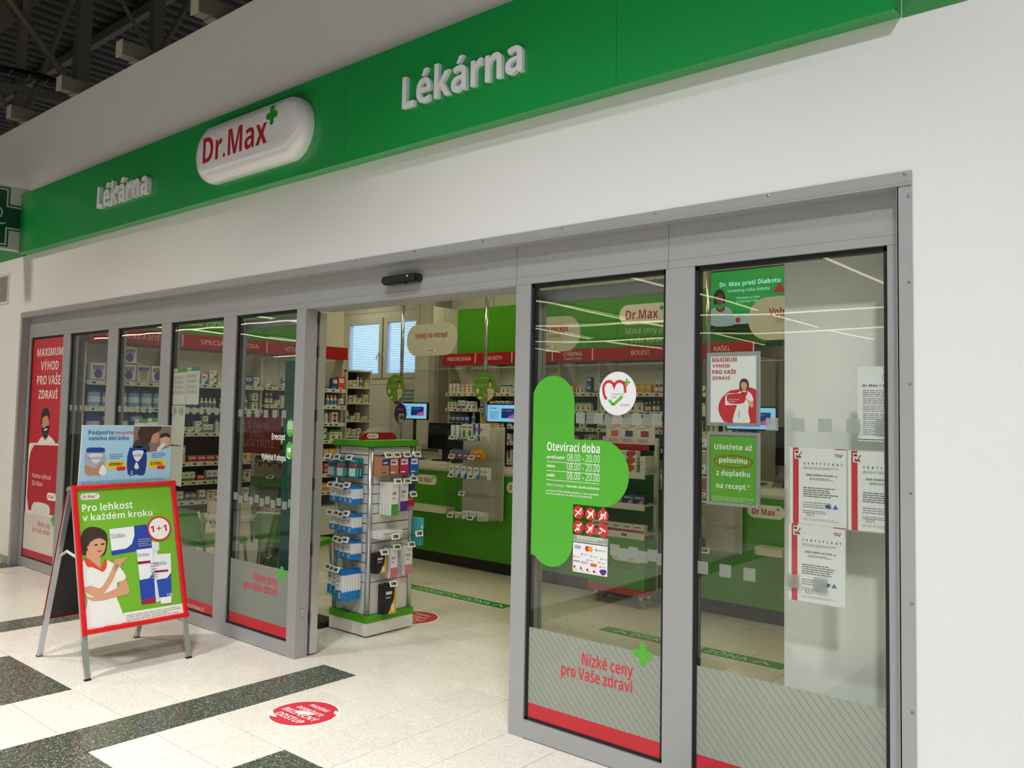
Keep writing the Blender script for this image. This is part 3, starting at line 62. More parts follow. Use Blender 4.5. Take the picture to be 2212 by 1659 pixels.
GLYPH_BOLD={65:[[621],[227,645,0,0,147,0,194,153,428,153,474,0,621,0,393,645],[311,545,347,417,395,267,228,267]],66:[[605],[81,643,81,0,321,0,373,3,419,12,460,28,494,50,522,77,541,108,553,145,557,186,553,232,542,267,524,294,500,314,458,333,442,337,442,341,464,347,484,357,501,370,515,387,534,429,541,480,537,522,524,557,504,585,475,607,438,622,394,634,341,640],[217,531,316,530,359,522,386,505,395,493,401,462,396,430,378,407,365,399,324,389,217,388],[217,280,331,279,376,267,391,258,410,232,416,200,410,164,392,136,377,126,358,118,306,112,217,112]],67:[[573],[354,652,307,649,264,641,225,628,189,609,158,586,130,559,107,528,87,492,72,454,61,412,54,368,52,320,54,272,60,228,69,186,83,147,100,112,122,81,148,55,178,32,212,14,251,1,294,-6,390,-7,475,9,518,24,518,139,413,109,354,104,314,108,281,118,253,136,231,161,214,192,202,228,195,271,193,320,195,368,203,410,216,448,234,480,257,505,285,524,317,535,371,537,462,512,498,496,542,607,450,639,402,649]],68:[[666],[81,643,81,0,263,0,341,5,411,21,471,46,522,82,562,129,591,185,608,251,614,328,611,377,604,423,591,464,573,501,550,534,524,562,493,586,458,607,419,622,377,634,331,640],[217,531,290,531,332,528,368,519,400,503,426,481,446,453,461,417,470,374,473,324,460,231,423,165,362,126,275,112,217,112]],69:[[504],[81,643,81,0,451,0,451,112,217,112,217,278,435,278,435,390,217,390,217,531,451,531,451,643]],70:[[494],[81,643,81,0,215,0,215,254,433,254,433,365,215,365,215,531,449,531,449,643]],71:[[652],[388,652,336,649,288,641,245,629,205,611,170,589,139,562,113,532,91,497,74,458,62,416,55,371,52,322,57,246,72,180,96,123,130,76,172,39,224,12,283,-4,351,-9,447,-3,554,20,580,28,580,361,325,361,325,248,446,248,446,113,360,104,306,111,284,120,264,132,232,165,210,208,197,260,193,320,199,382,216,435,245,479,284,511,332,531,387,538,466,528,534,503,579,612,489,641,439,649]],72:[[689],[217,643,81,643,81,0,217,0,217,277,472,277,472,0,608,0,608,643,472,643,472,391,217,391]],73:[[350],[321,643,29,643,29,565,107,529,107,113,29,77,29,0,321,0,321,77,243,113,243,529,321,565]],74:[[298],[217,643,81,643,78,-1,64,-43,49,-60,9,-74,-67,-66,-67,-179,14,-189,70,-183,120,-166,141,-153,161,-136,177,-116,191,-92,202,-65,215,2]],75:[[598],[217,643,81,643,81,0,217,0,217,230,275,271,443,0,598,0,372,358,596,643,445,643,217,348]],76:[[508],[217,643,81,643,81,0,478,0,478,112,217,112]],77:[[849],[81,643,81,0,203,0,194,504,198,504,353,0,478,0,644,503,647,503,641,304,641,0,768,0,768,643,582,643,421,151,419,151,266,643]],78:[[732],[81,643,81,0,203,0,194,486,198,486,478,0,651,0,651,643,528,643,535,161,532,161,253,643]],79:[[716],[409,650,359,653,309,650,263,642,222,629,186,612,154,589,127,562,104,532,85,497,71,458,60,416,54,371,52,323,54,275,60,230,71,187,85,149,104,113,127,82,154,55,186,32,222,14,263,1,308,-6,358,-9,408,-6,454,1,495,14,531,32,563,55,590,82,613,113,631,148,646,187,656,229,662,274,664,322,662,371,656,416,646,458,631,496,613,531,590,562,563,589,531,612,495,629,454,642],[319,536,359,539,399,536,433,525,461,507,483,482,500,450,512,413,519,370,521,322,519,274,512,232,500,195,483,163,461,138,433,120,399,109,358,105,318,109,284,120,256,138,234,163,217,195,205,232,198,274,195,322,198,370,205,413,217,450,234,482,256,507,285,525]],80:[[565],[81,643,81,0,217,0,217,229,320,230,359,236,394,245,423,258,449,274,470,293,488,314,512,362,523,414,525,442,521,486,510,525,493,560,468,589,435,612,394,629,344,639,286,643],[217,531,279,531,326,525,360,508,380,478,387,437,385,414,379,393,368,376,353,363,314,346,262,340,217,340]],81:[[716],[409,650,359,653,309,650,263,642,222,629,186,612,154,589,127,562,104,532,85,497,71,458,60,416,54,371,52,323,54,275,60,230,71,187,85,149,104,113,127,82,154,55,186,32,222,14,263,1,308,-6,368,-9,486,-153,661,-153,506,20,544,41,576,67,604,99,626,135,642,177,655,222,662,270,664,322,662,371,656,416,646,458,631,496,613,531,590,562,563,589,531,612,495,629,454,642],[319,536,359,539,399,536,433,525,461,507,483,482,500,450,512,413,519,370,521,322,519,274,512,232,500,195,483,163,461,138,433,120,399,109,358,105,318,109,284,120,256,138,234,163,217,195,205,232,198,274,195,322,198,370,205,413,217,450,234,482,256,507,285,525]],82:[[594],[81,643,81,0,217,0,217,247,290,247,443,0,594,0,405,280,464,317,499,357,515,390,524,429,521,496,509,535,490,568,462,595,427,616,382,631,330,640,268,643],[217,531,289,530,338,520,356,512,370,500,379,486,385,468,385,426,380,408,371,392,358,380,341,370,292,359,217,357]],83:[[496],[266,652,219,649,176,640,139,625,107,603,82,577,63,546,52,510,50,448,57,410,81,364,127,319,291,230,306,218,318,205,324,189,325,158,315,133,293,114,257,105,210,105,161,113,41,157,41,30,83,13,127,1,174,-7,223,-9,277,-6,324,4,364,20,398,42,425,69,444,101,456,138,460,178,455,225,441,263,418,295,369,335,212,419,199,430,189,443,184,457,183,487,193,511,214,528,244,537,298,536,413,500,457,607,362,640,316,649]],84:[[521],[503,643,18,643,18,529,193,529,193,0,329,0,329,529,503,529]],85:[[680],[212,643,77,643,77,229,81,178,93,132,114,91,143,56,180,28,225,7,277,-5,338,-9,381,-7,420,-1,455,8,486,22,514,39,538,59,558,81,575,107,587,134,602,194,604,643,468,643,466,215,460,185,451,160,438,140,420,125,399,114,372,107,341,105,311,107,285,113,263,124,245,138,231,157,221,182,214,213]],86:[[585],[138,643,0,643,218,0,366,0,585,643,447,643,293,119,258,260]],87:[[870],[134,643,0,643,164,0,319,0,435,488,464,338,552,0,707,0,870,643,736,643,623,123,593,283,500,643,371,643,248,123,216,292]],88:[[600],[164,643,14,643,213,331,0,0,146,0,295,243,445,0,600,0,383,324,585,643,438,643,302,411]],89:[[562],[148,643,0,643,213,246,213,0,348,0,348,250,562,643,415,643,281,378]],90:[[521],[491,643,30,643,30,530,329,530,22,88,22,0,500,0,500,112,184,112,491,554]],97:[[544],[318,499,246,501,171,490,104,467,84,457,128,366,213,396,266,402,298,398,323,384,338,361,343,306,206,299,161,291,124,279,93,262,69,241,52,215,41,183,38,147,41,110,49,78,62,51,81,29,104,13,130,1,158,-7,219,-8,267,1,304,19,337,48,353,67,356,67,383,0,476,0,476,328,473,369,463,404,446,434,423,459,394,477,359,491],[343,228,341,165,335,146,326,129,313,115,280,96,240,89,203,96,186,110,177,132,177,163,190,191,201,203,216,212,261,224]],98:[[570],[204,684,70,684,70,0,173,0,195,54,204,54,240,20,272,2,315,-8,340,-9,380,-5,417,7,449,27,477,56,500,92,516,136,526,187,529,247,526,305,516,357,500,400,478,436,450,464,419,484,383,496,344,500,296,495,257,479,227,456,204,428,199,428,204,525],[227,361,240,375,256,385,276,391,301,393,321,391,339,384,354,373,368,357,378,336,386,312,392,248,386,185,379,159,368,138,355,121,340,109,322,102,302,100,277,102,255,109,238,121,225,138,210,185,204,262,211,320]],99:[[463],[282,500,215,494,156,473,130,458,108,439,88,416,71,390,58,359,48,325,42,286,41,243,44,182,55,130,74,86,100,52,133,25,173,6,218,-5,317,-7,372,5,419,28,419,142,356,111,302,101,258,102,238,109,220,120,205,135,193,155,184,180,177,244,184,309,203,355,236,383,282,392,380,370,395,364,435,467,350,495]],100:[[570],[500,684,365,684,375,428,371,428,347,457,317,480,278,495,230,500,189,496,153,484,121,464,93,436,70,399,54,356,44,304,41,245,44,186,53,135,70,91,92,55,120,27,152,7,187,-5,226,-9,274,-4,312,12,342,36,365,64,371,64,397,0,500,0],[271,392,298,389,321,382,339,370,352,354,362,333,373,278,373,199,361,149,351,131,338,117,320,106,299,100,273,98,251,100,232,107,215,119,202,135,191,155,183,180,176,243,183,307,191,332,202,353,215,370,232,382,250,389]],101:[[532],[321,497,273,500,208,493,178,484,151,472,127,455,105,436,86,412,70,386,57,355,48,321,42,283,43,202,49,165,59,131,73,102,91,76,111,53,135,34,162,18,223,-2,293,-9,389,0,465,26,465,130,385,100,299,91,272,93,248,99,228,109,210,123,196,141,186,162,179,186,176,212,493,212,493,277,489,328,478,372,460,410,434,442,401,468,364,486],[274,405,296,403,315,398,331,389,344,376,361,343,367,302,179,302,189,348,198,365,223,391,238,399]],102:[[348],[240,688,194,680,155,666,125,641,104,606,93,557,92,491,18,455,18,391,92,391,92,0,226,0,226,391,342,391,342,491,226,491,229,546,239,565,256,578,355,570,389,668,303,687]],103:[[570],[272,496,230,500,188,496,151,484,118,462,91,433,69,396,53,352,44,302,41,245,44,188,53,138,68,95,90,58,116,29,148,8,185,-5,226,-9,268,-5,305,8,338,31,365,64,369,64,365,-6,359,-55,340,-90,307,-111,262,-118,212,-116,164,-108,116,-97,70,-80,70,-187,157,-210,254,-216,311,-213,360,-202,403,-185,437,-161,465,-131,484,-94,496,-50,500,-1,500,491,386,491,375,428,372,428,344,460,310,482],[272,392,297,389,318,383,336,372,350,357,361,337,368,312,374,228,368,166,360,143,350,126,336,113,318,104,298,98,274,96,231,105,201,133,183,179,177,243,183,308,201,354,230,382]],104:[[591],[204,684,70,684,70,0,204,0,206,268,217,328,227,351,241,370,260,383,283,391,311,393,345,387,370,367,385,334,390,287,390,0,524,0,524,320,521,364,512,402,497,433,476,458,450,476,420,490,385,498,325,499,284,491,248,473,218,446,205,428,198,428,204,545]],105:[[275],[123,683,97,676,77,662,66,636,66,601,77,576,97,561,123,554,165,556,189,567,205,587,211,618,205,650,198,662,178,676,165,681],[204,491,70,491,70,0,204,0]],106:[[275],[123,683,97,676,77,662,66,636,66,601,77,576,97,561,123,554,165,556,189,567,205,587,211,618,205,650,198,662,178,676,165,681],[204,491,70,491,69,-54,60,-83,41,-99,18,-107,-58,-100,-58,-205,31,-216,87,-210,132,-194,165,-168,187,-135,200,-96,204,-53]],107:[[558],[204,684,70,684,70,0,204,0,204,153,262,199,403,0,558,0,351,278,546,491,395,491,197,267,204,378]],108:[[274],[204,684,70,684,70,0,204,0]],109:[[884],[341,500,300,496,260,483,225,461,198,428,191,428,173,491,70,491,70,0,204,0,206,268,216,328,225,351,238,370,255,383,277,391,302,393,335,387,358,367,372,334,376,287,376,0,510,0,512,280,523,335,533,356,546,372,563,384,584,391,608,393,641,387,664,367,678,334,682,287,682,0,816,0,816,320,814,364,806,402,792,433,774,458,750,476,721,490,686,498,626,499,585,491,546,473,515,446,502,428,491,428,466,460,433,483,391,496]],110:[[591],[387,498,327,499,283,491,243,473,211,446,198,428,191,428,173,491,70,491,70,0,204,0,206,268,217,328,227,351,240,370,259,383,282,391,311,393,346,387,360,378,371,367,385,334,390,287,390,0,524,0,524,320,521,364,512,402,497,433,476,458,450,476,421,490]],111:[[557],[280,500,227,496,180,484,139,463,104,435,76,398,56,355,44,304,41,247,42,207,48,171,58,138,71,108,88,81,107,57,130,37,155,21,183,8,213,-2,277,-9,330,-5,376,8,417,28,452,58,480,94,501,138,513,189,517,247,515,286,509,322,499,355,486,385,469,411,450,434,427,454,402,471,375,484,345,493],[253,390,278,392,303,390,325,383,342,372,356,356,366,335,378,281,378,212,366,157,356,136,342,120,325,108,304,101,279,99,254,101,233,108,215,120,201,136,191,157,179,212,179,281,191,335,201,356,215,372,232,383]],112:[[570],[383,496,344,500,296,495,257,479,215,442,204,428,198,428,179,491,70,491,70,-216,204,-216,200,35,197,54,204,54,241,20,273,2,315,-8,340,-9,380,-5,416,7,448,28,476,56,499,93,516,136,526,188,529,247,526,305,516,357,500,400,478,436,450,464,419,484],[218,343,227,361,240,375,256,385,276,391,301,393,341,384,369,357,387,312,392,248,387,185,380,159,370,138,358,121,342,109,324,102,302,100,277,102,255,109,238,121,225,138,210,185,204,262,206,293]],113:[[570],[229,500,189,496,153,484,121,464,93,436,70,399,54,356,44,304,41,245,44,186,53,135,69,91,92,55,119,27,151,7,186,-5,226,-9,275,-4,313,12,343,36,365,64,371,64,365,-10,365,-216,500,-216,500,491,386,491,374,428,371,428,347,457,316,480,278,495],[272,392,299,389,321,382,339,370,352,354,362,333,373,278,373,197,361,148,351,129,338,115,321,105,299,98,274,96,231,105,201,133,183,179,177,243,183,307,190,332,201,353,214,370,230,382,249,389]],114:[[409],[321,499,277,485,240,459,210,427,198,409,192,409,172,491,70,491,70,0,204,0,206,272,215,309,234,337,260,356,307,372,380,371,390,497,356,500]],115:[[447],[235,500,193,498,155,492,122,481,94,466,70,447,54,423,44,396,41,344,49,309,63,282,85,258,270,159,281,131,277,114,264,101,242,92,190,90,104,107,41,131,41,20,115,-2,203,-9,252,-6,295,1,331,14,360,31,383,53,400,80,410,111,412,167,404,203,387,231,364,253,186,343,174,363,177,383,189,393,207,399,266,399,367,365,408,462,322,491,280,498]],116:[[391],[219,596,133,596,95,492,21,447,21,391,85,391,86,124,96,75,116,39,143,14,178,-1,239,-9,338,5,362,14,362,113,277,98,244,106,228,120,220,141,219,391,356,391,356,491,219,491]],117:[[591],[202,491,68,491,68,171,70,127,79,89,94,58,115,34,141,15,171,2,204,-6,265,-8,308,1,348,18,381,45,393,63,401,63,419,0,521,0,521,491,387,491,386,223,374,163,365,140,351,122,332,109,309,101,281,98,245,105,231,113,221,125,206,158,202,204]],118:[[512],[140,491,0,491,187,0,325,0,512,491,372,491,270,186,257,111,254,111,235,212]],119:[[770],[142,491,9,491,149,0,293,0,383,389,386,389,474,0,620,0,761,491,630,491,543,112,539,112,518,256,460,491,312,491,230,112,226,112,199,274]],120:[[520],[165,491,13,491,171,251,5,0,157,0,260,168,364,0,516,0,348,251,508,491,356,491,260,335]],121:[[512],[147,491,0,491,195,4,172,-54,151,-82,122,-102,31,-103,31,-209,99,-216,133,-214,165,-206,195,-194,223,-178,248,-156,270,-130,289,-99,512,491,368,491,258,130,256,130,239,215]],122:[[439],[404,491,38,491,38,389,252,389,24,79,24,0,412,0,412,103,183,103,404,404]],48:[[515],[310,647,257,653,218,650,183,643,152,630,125,613,102,591,83,565,67,534,54,500,38,418,32,321,36,248,46,183,63,127,86,79,117,40,156,13,202,-4,257,-9,296,-7,331,1,362,13,388,31,411,53,431,79,447,109,459,144,476,225,482,321,478,395,468,461,451,517,427,565,395,603,357,631],[233,539,257,543,280,539,299,529,315,511,327,487,342,418,347,321,342,225,327,156,315,132,299,115,280,104,257,101,233,104,213,115,198,132,186,156,172,225,167,321,172,418,186,487,198,511,213,529]],49:[[515],[372,643,260,643,53,478,119,396,239,500,236,372,236,0,372,0]],50:[[515],[264,652,187,644,127,624,34,560,108,473,182,521,217,534,254,538,286,533,311,519,327,495,332,462,325,416,301,373,197,257,36,95,36,0,485,0,485,114,205,114,205,121,385,294,434,359,455,404,466,452,466,502,453,546,429,585,394,616,348,639,322,646]],51:[[515],[292,649,211,650,150,641,76,613,35,589,98,495,173,533,213,541,258,541,293,531,315,512,325,485,324,445,309,415,287,400,256,389,183,383,133,383,133,278,235,276,291,263,315,249,329,231,337,195,335,174,329,155,320,138,307,124,290,113,267,105,205,99,121,110,55,132,34,141,34,26,76,11,121,0,169,-7,263,-7,336,5,367,17,416,47,436,66,451,87,472,134,479,187,476,218,469,245,456,268,439,289,416,306,389,320,358,329,321,336,321,338,375,359,420,392,437,414,450,439,457,467,460,499,456,533,445,563,427,589,402,612,370,629,334,642]],52:[[515],[422,643,297,643,15,228,15,133,290,133,290,0,422,0,422,133,500,133,500,239,422,239],[292,487,295,487,290,347,290,239,135,239]],53:[[515],[81,643,57,315,111,286,208,301,264,295,304,276,329,246,337,203,335,179,329,158,319,141,305,126,287,116,241,103,170,105,81,127,44,143,44,26,100,5,192,-8,276,-5,328,6,372,25,409,51,437,84,457,122,469,166,473,215,467,274,458,299,432,343,396,375,351,398,298,409,188,401,200,527,429,527,429,643]],54:[[515],[315,648,247,638,190,617,144,588,107,551,79,508,51,435,34,328,32,273,33,227,39,185,49,147,63,114,80,85,100,59,122,38,148,21,175,8,204,-1,266,-9,314,-5,357,6,394,24,426,50,452,83,470,121,481,165,485,214,482,260,473,300,457,335,436,365,409,388,377,404,342,414,302,418,253,412,214,396,184,372,162,343,157,343,163,399,177,448,188,469,202,488,219,505,239,518,263,529,292,537,440,535,440,644,374,649],[266,313,305,306,320,298,332,286,348,254,354,212,347,162,340,143,329,127,300,107,264,100,235,105,210,119,183,152,169,195,167,235,179,266,204,293,239,310]],55:[[515],[485,643,24,643,24,528,341,528,100,0,242,0,485,557]],56:[[515],[257,651,205,646,156,634,114,612,80,582,68,564,59,544,51,497,53,469,59,444,68,421,97,383,134,350,155,336,107,307,68,270,52,248,41,223,34,195,32,163,35,125,46,91,65,62,90,37,123,17,162,2,206,-6,290,-8,348,3,399,25,438,55,466,94,481,141,481,187,472,225,441,272,381,320,347,339,393,367,430,401,444,421,454,443,461,468,461,521,456,544,447,564,419,598,382,624,336,641,311,646],[257,552,288,547,313,535,329,514,335,486,329,455,311,431,257,396,203,432,185,456,179,486,185,514,201,535,226,547],[251,280,326,230,348,203,356,170,350,138,331,112,300,96,256,91,213,97,182,113,164,139,158,171,164,205,184,234,214,259]],57:[[515],[248,650,200,646,157,635,120,616,88,590,62,558,44,520,32,476,29,427,32,381,41,340,57,306,78,276,105,253,136,236,171,227,210,223,263,229,302,245,342,283,352,298,357,298,351,242,337,194,326,172,312,153,275,123,251,112,222,104,74,106,74,-3,160,-9,234,-4,297,12,348,37,389,71,422,111,446,156,469,232,482,341,480,414,475,456,465,494,451,527,434,556,414,581,392,603,366,620,339,633,310,642],[250,541,280,536,304,522,331,489,345,446,347,406,335,375,311,348,276,331,248,328,209,334,194,343,182,355,166,387,160,428,167,479,174,498,185,514,214,534]]}

# ---------------------------------------------------------------- materials
def lin(h):
    h = h.lstrip('#')
    out = []
    for i in (0, 2, 4):
        c = int(h[i:i + 2], 16) / 255
        out.append(c / 12.92 if c <= 0.04045 else ((c + 0.055) / 1.055) ** 2.4)
    return tuple(out)

MAT = {}
def mat(name, col='#ffffff', rough=0.5, metal=0.0, noise=0.04, nscale=6.0, bump=0.0, bscale=150.0, emit=0.0, coat=0.0, spec=0.5):
    if name in MAT: return MAT[name]
    m = bpy.data.materials.new(name); m.use_nodes = True
    nt = m.node_tree; N = nt.nodes; L = nt.links
    b = N['Principled BSDF']
    c = lin(col) if isinstance(col, str) else col
    b.inputs['Roughness'].default_value = rough
    b.inputs['Metallic'].default_value = metal
    b.inputs['Specular IOR Level'].default_value = spec
    b.inputs['Coat Weight'].default_value = coat
    b.inputs['Coat Roughness'].default_value = 0.08
    b.inputs['Base Color'].default_value = (*c, 1)
    if noise or bump:
        tc = N.new('ShaderNodeTexCoord')
        if noise:
            t = N.new('ShaderNodeTexNoise'); t.inputs['Scale'].default_value = nscale; t.inputs['Detail'].default_value = 4
            L.new(tc.outputs['Object'], t.inputs['Vector'])
            mx = N.new('ShaderNodeMix'); mx.data_type = 'RGBA'
            mx.inputs[6].default_value = (*[x * (1 - noise) for x in c], 1)
            mx.inputs[7].default_value = (*[min(1, x * (1 + noise)) for x in c], 1)
            L.new(t.outputs['Fac'], mx.inputs[0]); L.new(mx.outputs[2], b.inputs['Base Color'])
        if bump:
            t2 = N.new('ShaderNodeTexNoise'); t2.inputs['Scale'].default_value = bscale; t2.inputs['Detail'].default_value = 3
            L.new(tc.outputs['Object'], t2.inputs['Vector'])
            bp = N.new('ShaderNodeBump'); bp.inputs['Strength'].default_value = bump; bp.inputs['Distance'].default_value = 0.004
            L.new(t2.outputs['Fac'], bp.inputs['Height']); L.new(bp.outputs['Normal'], b.inputs['Normal'])
    if emit:
        b.inputs['Emission Color'].default_value = (*c, 1); b.inputs['Emission Strength'].default_value = emit
    MAT[name] = m
    return m

def clear_mat(name, tint, ior=1.5, gain=1.0, rough=0.0):
    """a clear sheet: light passes straight through (tinted once), the outside mirrors by Fresnel"""
    m = bpy.data.materials.new(name); m.use_nodes = True
    nt = m.node_tree; N = nt.nodes; L = nt.links; N.remove(N['Principled BSDF'])
    out = N['Material Output']
    geo = N.new('ShaderNodeNewGeometry'); fr = N.new('ShaderNodeFresnel'); fr.inputs[0].default_value = ior
    inv = N.new('ShaderNodeMath'); inv.operation = 'SUBTRACT'; inv.inputs[0].default_value = 1.0
    L.new(geo.outputs['Backfacing'], inv.inputs[1])
    mu = N.new('ShaderNodeMath'); mu.operation = 'MULTIPLY'; L.new(fr.outputs[0], mu.inputs[0]); L.new(inv.outputs[0], mu.inputs[1])
    mg = N.new('ShaderNodeMath'); mg.operation = 'MULTIPLY'; mg.use_clamp = True; L.new(mu.outputs[0], mg.inputs[0]); mg.inputs[1].default_value = gain
    tr = N.new('ShaderNodeBsdfTransparent'); gl = N.new('ShaderNodeBsdfGlossy'); gl.inputs['Roughness'].default_value = rough
    cm = N.new('ShaderNodeMix'); cm.data_type = 'RGBA'
    cm.inputs[6].default_value = (*tint, 1); cm.inputs[7].default_value = (1, 1, 1, 1)
    L.new(geo.outputs['Backfacing'], cm.inputs[0]); L.new(cm.outputs[2], tr.inputs[0])
    # very slight waviness of the sheet
    tc = N.new('ShaderNodeTexCoord'); nz = N.new('ShaderNodeTexNoise'); nz.inputs['Scale'].default_value = 2.2; nz.inputs['Detail'].default_value = 0
    L.new(tc.outputs['Object'], nz.inputs['Vector'])
    bu = N.new('ShaderNodeBump'); bu.inputs['Strength'].default_value = 0.06; bu.inputs['Distance'].default_value = 0.02
    L.new(nz.outputs['Fac'], bu.inputs['Height']); L.new(bu.outputs['Normal'], gl.inputs['Normal'])
    mix = N.new('ShaderNodeMixShader'); L.new(mg.outputs[0], mix.inputs[0]); L.new(tr.outputs[0], mix.inputs[1]); L.new(gl.outputs[0], mix.inputs[2])
    L.new(mix.outputs[0], out.inputs[0])
    MAT[name] = m
    return m

def film_mat(name, col, through, stripes=False):
    """frosted film: part clear, part white scattering from both sides; optional fine diagonal printed lines"""
    m = bpy.data.materials.new(name); m.use_nodes = True
    nt = m.node_tree; N = nt.nodes; L = nt.links; N.remove(N['Principled BSDF'])
    out = N['Material Output']
    c = lin(col)
    tr = N.new('ShaderNodeBsdfTransparent'); df = N.new('ShaderNodeBsdfDiffuse'); tl = N.new('ShaderNodeBsdfTranslucent')
    tl.inputs[0].default_value = (*c, 1); df.inputs[0].default_value = (*c, 1)
    a = N.new('ShaderNodeMixShader'); a.inputs[0].default_value = 0.5
    L.new(df.outputs[0], a.inputs[1]); L.new(tl.outputs[0], a.inputs[2])
    mix = N.new('ShaderNodeMixShader'); mix.inputs[0].default_value = 1 - through
    L.new(tr.outputs[0], mix.inputs[1]); L.new(a.outputs[0], mix.inputs[2])
    if stripes:
        tc = N.new('ShaderNodeTexCoord'); sx = N.new('ShaderNodeSeparateXYZ'); L.new(tc.outputs['Object'], sx.inputs[0])
        s1 = N.new('ShaderNodeMath'); s1.operation = 'MULTIPLY_ADD'; s1.inputs[1].default_value = 1.1
        L.new(sx.outputs['X'], s1.inputs[0]); L.new(sx.outputs['Z'], s1.inputs[2])
        s2 = N.new('ShaderNodeMath'); s2.operation = 'DIVIDE'; s2.inputs[1].default_value = 0.040; L.new(s1.outputs[0], s2.inputs[0])
        s3 = N.new('ShaderNodeMath'); s3.operation = 'FRACT'; L.new(s2.outputs[0], s3.inputs[0])
        s4 = N.new('ShaderNodeMath'); s4.operation = 'LESS_THAN'; s4.inputs[1].default_value = 0.14; L.new(s3.outputs[0], s4.inputs[0])
        cm = N.new('ShaderNodeMix'); cm.data_type = 'RGBA'
        cm.inputs[6].default_value = (*c, 1); cm.inputs[7].default_value = (*[x * 0.72 for x in c], 1)
        L.new(s4.outputs[0], cm.inputs[0]); L.new(cm.outputs[2], df.inputs[0]); L.new(cm.outputs[2], tl.inputs[0])
    L.new(mix.outputs[0], out.inputs[0])
    MAT[name] = m
    return m

def stone_mat(name, base, speck, dark, rough=0.22):
    """terrazzo-like tile: fine chips, each tile slightly different"""
    m = bpy.data.materials.new(name); m.use_nodes = True
    nt = m.node_tree; N = nt.nodes; L = nt.links; b = N['Principled BSDF']
    b.inputs['Roughness'].default_value = rough
    tc = N.new('ShaderNodeTexCoord'); oi = N.new('ShaderNodeObjectInfo')
    ad = N.new('ShaderNodeVectorMath'); ad.operation = 'ADD'; L.new(tc.outputs['Object'], ad.inputs[0]); L.new(oi.outputs['Location'], ad.inputs[1])
    v = N.new('ShaderNodeTexVoronoi'); v.inputs['Scale'].default_value = 190; L.new(ad.outputs[0], v.inputs['Vector'])
    n = N.new('ShaderNodeTexNoise'); n.inputs['Scale'].default_value = 9; n.inputs['Detail'].default_value = 5; L.new(ad.outputs[0], n.inputs['Vector'])
    sp = N.new('ShaderNodeSeparateColor'); L.new(v.outputs['Color'], sp.inputs[0])
    r = N.new('ShaderNodeValToRGB')
    r.color_ramp.elements[0].position = 0.0; r.color_ramp.elements[0].color = (*lin(dark), 1)
    r.color_ramp.elements[1].position = 1.0; r.color_ramp.elements[1].color = (*lin(speck), 1)
    for p, c in ((0.16, dark), (0.24, base), (0.82, base), (0.9, speck)):
        e = r.color_ramp.elements.new(p); e.color = (*lin(c), 1)
    L.new(sp.outputs[0], r.inputs[0])
    mx = N.new('ShaderNodeMix'); mx.data_type = 'RGBA'; mx.blend_type = 'MULTIPLY'; mx.inputs[0].default_value = 1
    ra = N.new('ShaderNodeMath'); ra.operation = 'MULTIPLY_ADD'; ra.inputs[1].default_value = 0.07; ra.inputs[2].default_value = 0.91; L.new(oi.outputs['Random'], ra.inputs[0])
    rb = N.new('ShaderNodeMath'); rb.operation = 'MULTIPLY_ADD'; rb.inputs[1].default_value = 0.10; rb.inputs[2].default_value = -0.05; L.new(n.outputs['Fac'], rb.inputs[0])
    rc = N.new('ShaderNodeMath'); rc.operation = 'ADD'; L.new(ra.outputs[0], rc.inputs[0]); L.new(rb.outputs[0], rc.inputs[1])
    L.new(r.outputs[0], mx.inputs[6]); L.new(rc.outputs[0], mx.inputs[7]); L.new(mx.outputs[2], b.inputs['Base Color'])
    MAT[name] = m
    return m

def cmat(hexcol, rough=0.45):
    """plain printed / painted colour"""
    k = 'paint_' + hexcol.lstrip('#') + ('' if rough == 0.45 else '_%d' % int(rough * 100))
    return mat(k, hexcol, rough, noise=0.03, nscale=15)

def getm(k):
    if k in MAT: return MAT[k]
    if k.startswith('#'): return cmat(k)
    raise KeyError(k)

mat('wall_white', '#e6e5e3', 0.55, noise=0.02, nscale=1.5, bump=0.12, bscale=130)
mat('inner_white', '#e4e2d6', 0.6, noise=0.02, nscale=2)
mat('alu', '#a6a7a7', 0.42, metal=0.25, noise=0.03, nscale=3, bump=0.02, bscale=400)
mat('alu_bright', '#c3c6ca', 0.28, metal=0.75, noise=0.03)
mat('chrome', '#c9cac6', 0.16, metal=1.0, noise=0.02)
mat('steel', '#8d8f8c', 0.35, metal=0.9, noise=0.05)
mat('gasket', '#0b0b0c', 0.5, noise=0.1)
mat('black_plastic', '#101214', 0.28, noise=0.1)
mat('sign_green', '#159344', 0.34, noise=0.03, nscale=1.2, coat=0.25)
mat('stripe_green', '#3d8a4a', 0.5, noise=0.04, nscale=3)
mat('letter_white', '#eeeef2', 0.35, noise=0.01)
mat('pill_white', '#f1f1f4', 0.12, noise=0.01, coat=0.6)
mat('logo_red', '#b3132b', 0.4, noise=0.03)
mat('plus_green', '#3fa535', 0.4, noise=0.02)
mat('shop_green', '#479a14', 0.35, noise=0.03, nscale=2)
mat('bright_green', '#52b031', 0.4, noise=0.02)
mat('sign_red', '#a80f1c', 0.4, noise=0.03)
mat('poster_red', '#c3202e', 0.35, noise=0.03)
mat('frame_red', '#d8121b', 0.22, noise=0.03, coat=0.4)
mat('counter_white', '#dedcd0', 0.35, noise=0.02)
mat('kick_black', '#17181a', 0.4, noise=0.1)
mat('shelf_white', '#d9d8ce', 0.45, noise=0.02)
mat('shelf_back', '#5b5d58', 0.6, noise=0.05)
mat('tag_white', '#efefec', 0.4, noise=0.01)
mat('tag_grey', '#6d6f69', 0.4, noise=0.1, nscale=120)
mat('grey_panel', '#a9a79b', 0.5, noise=0.03)
mat('dark_screen', '#0a0c12', 0.15, noise=0.1)
mat('screen_blue', '#7fc4ee', 0.4, noise=0.02, emit=0.9)
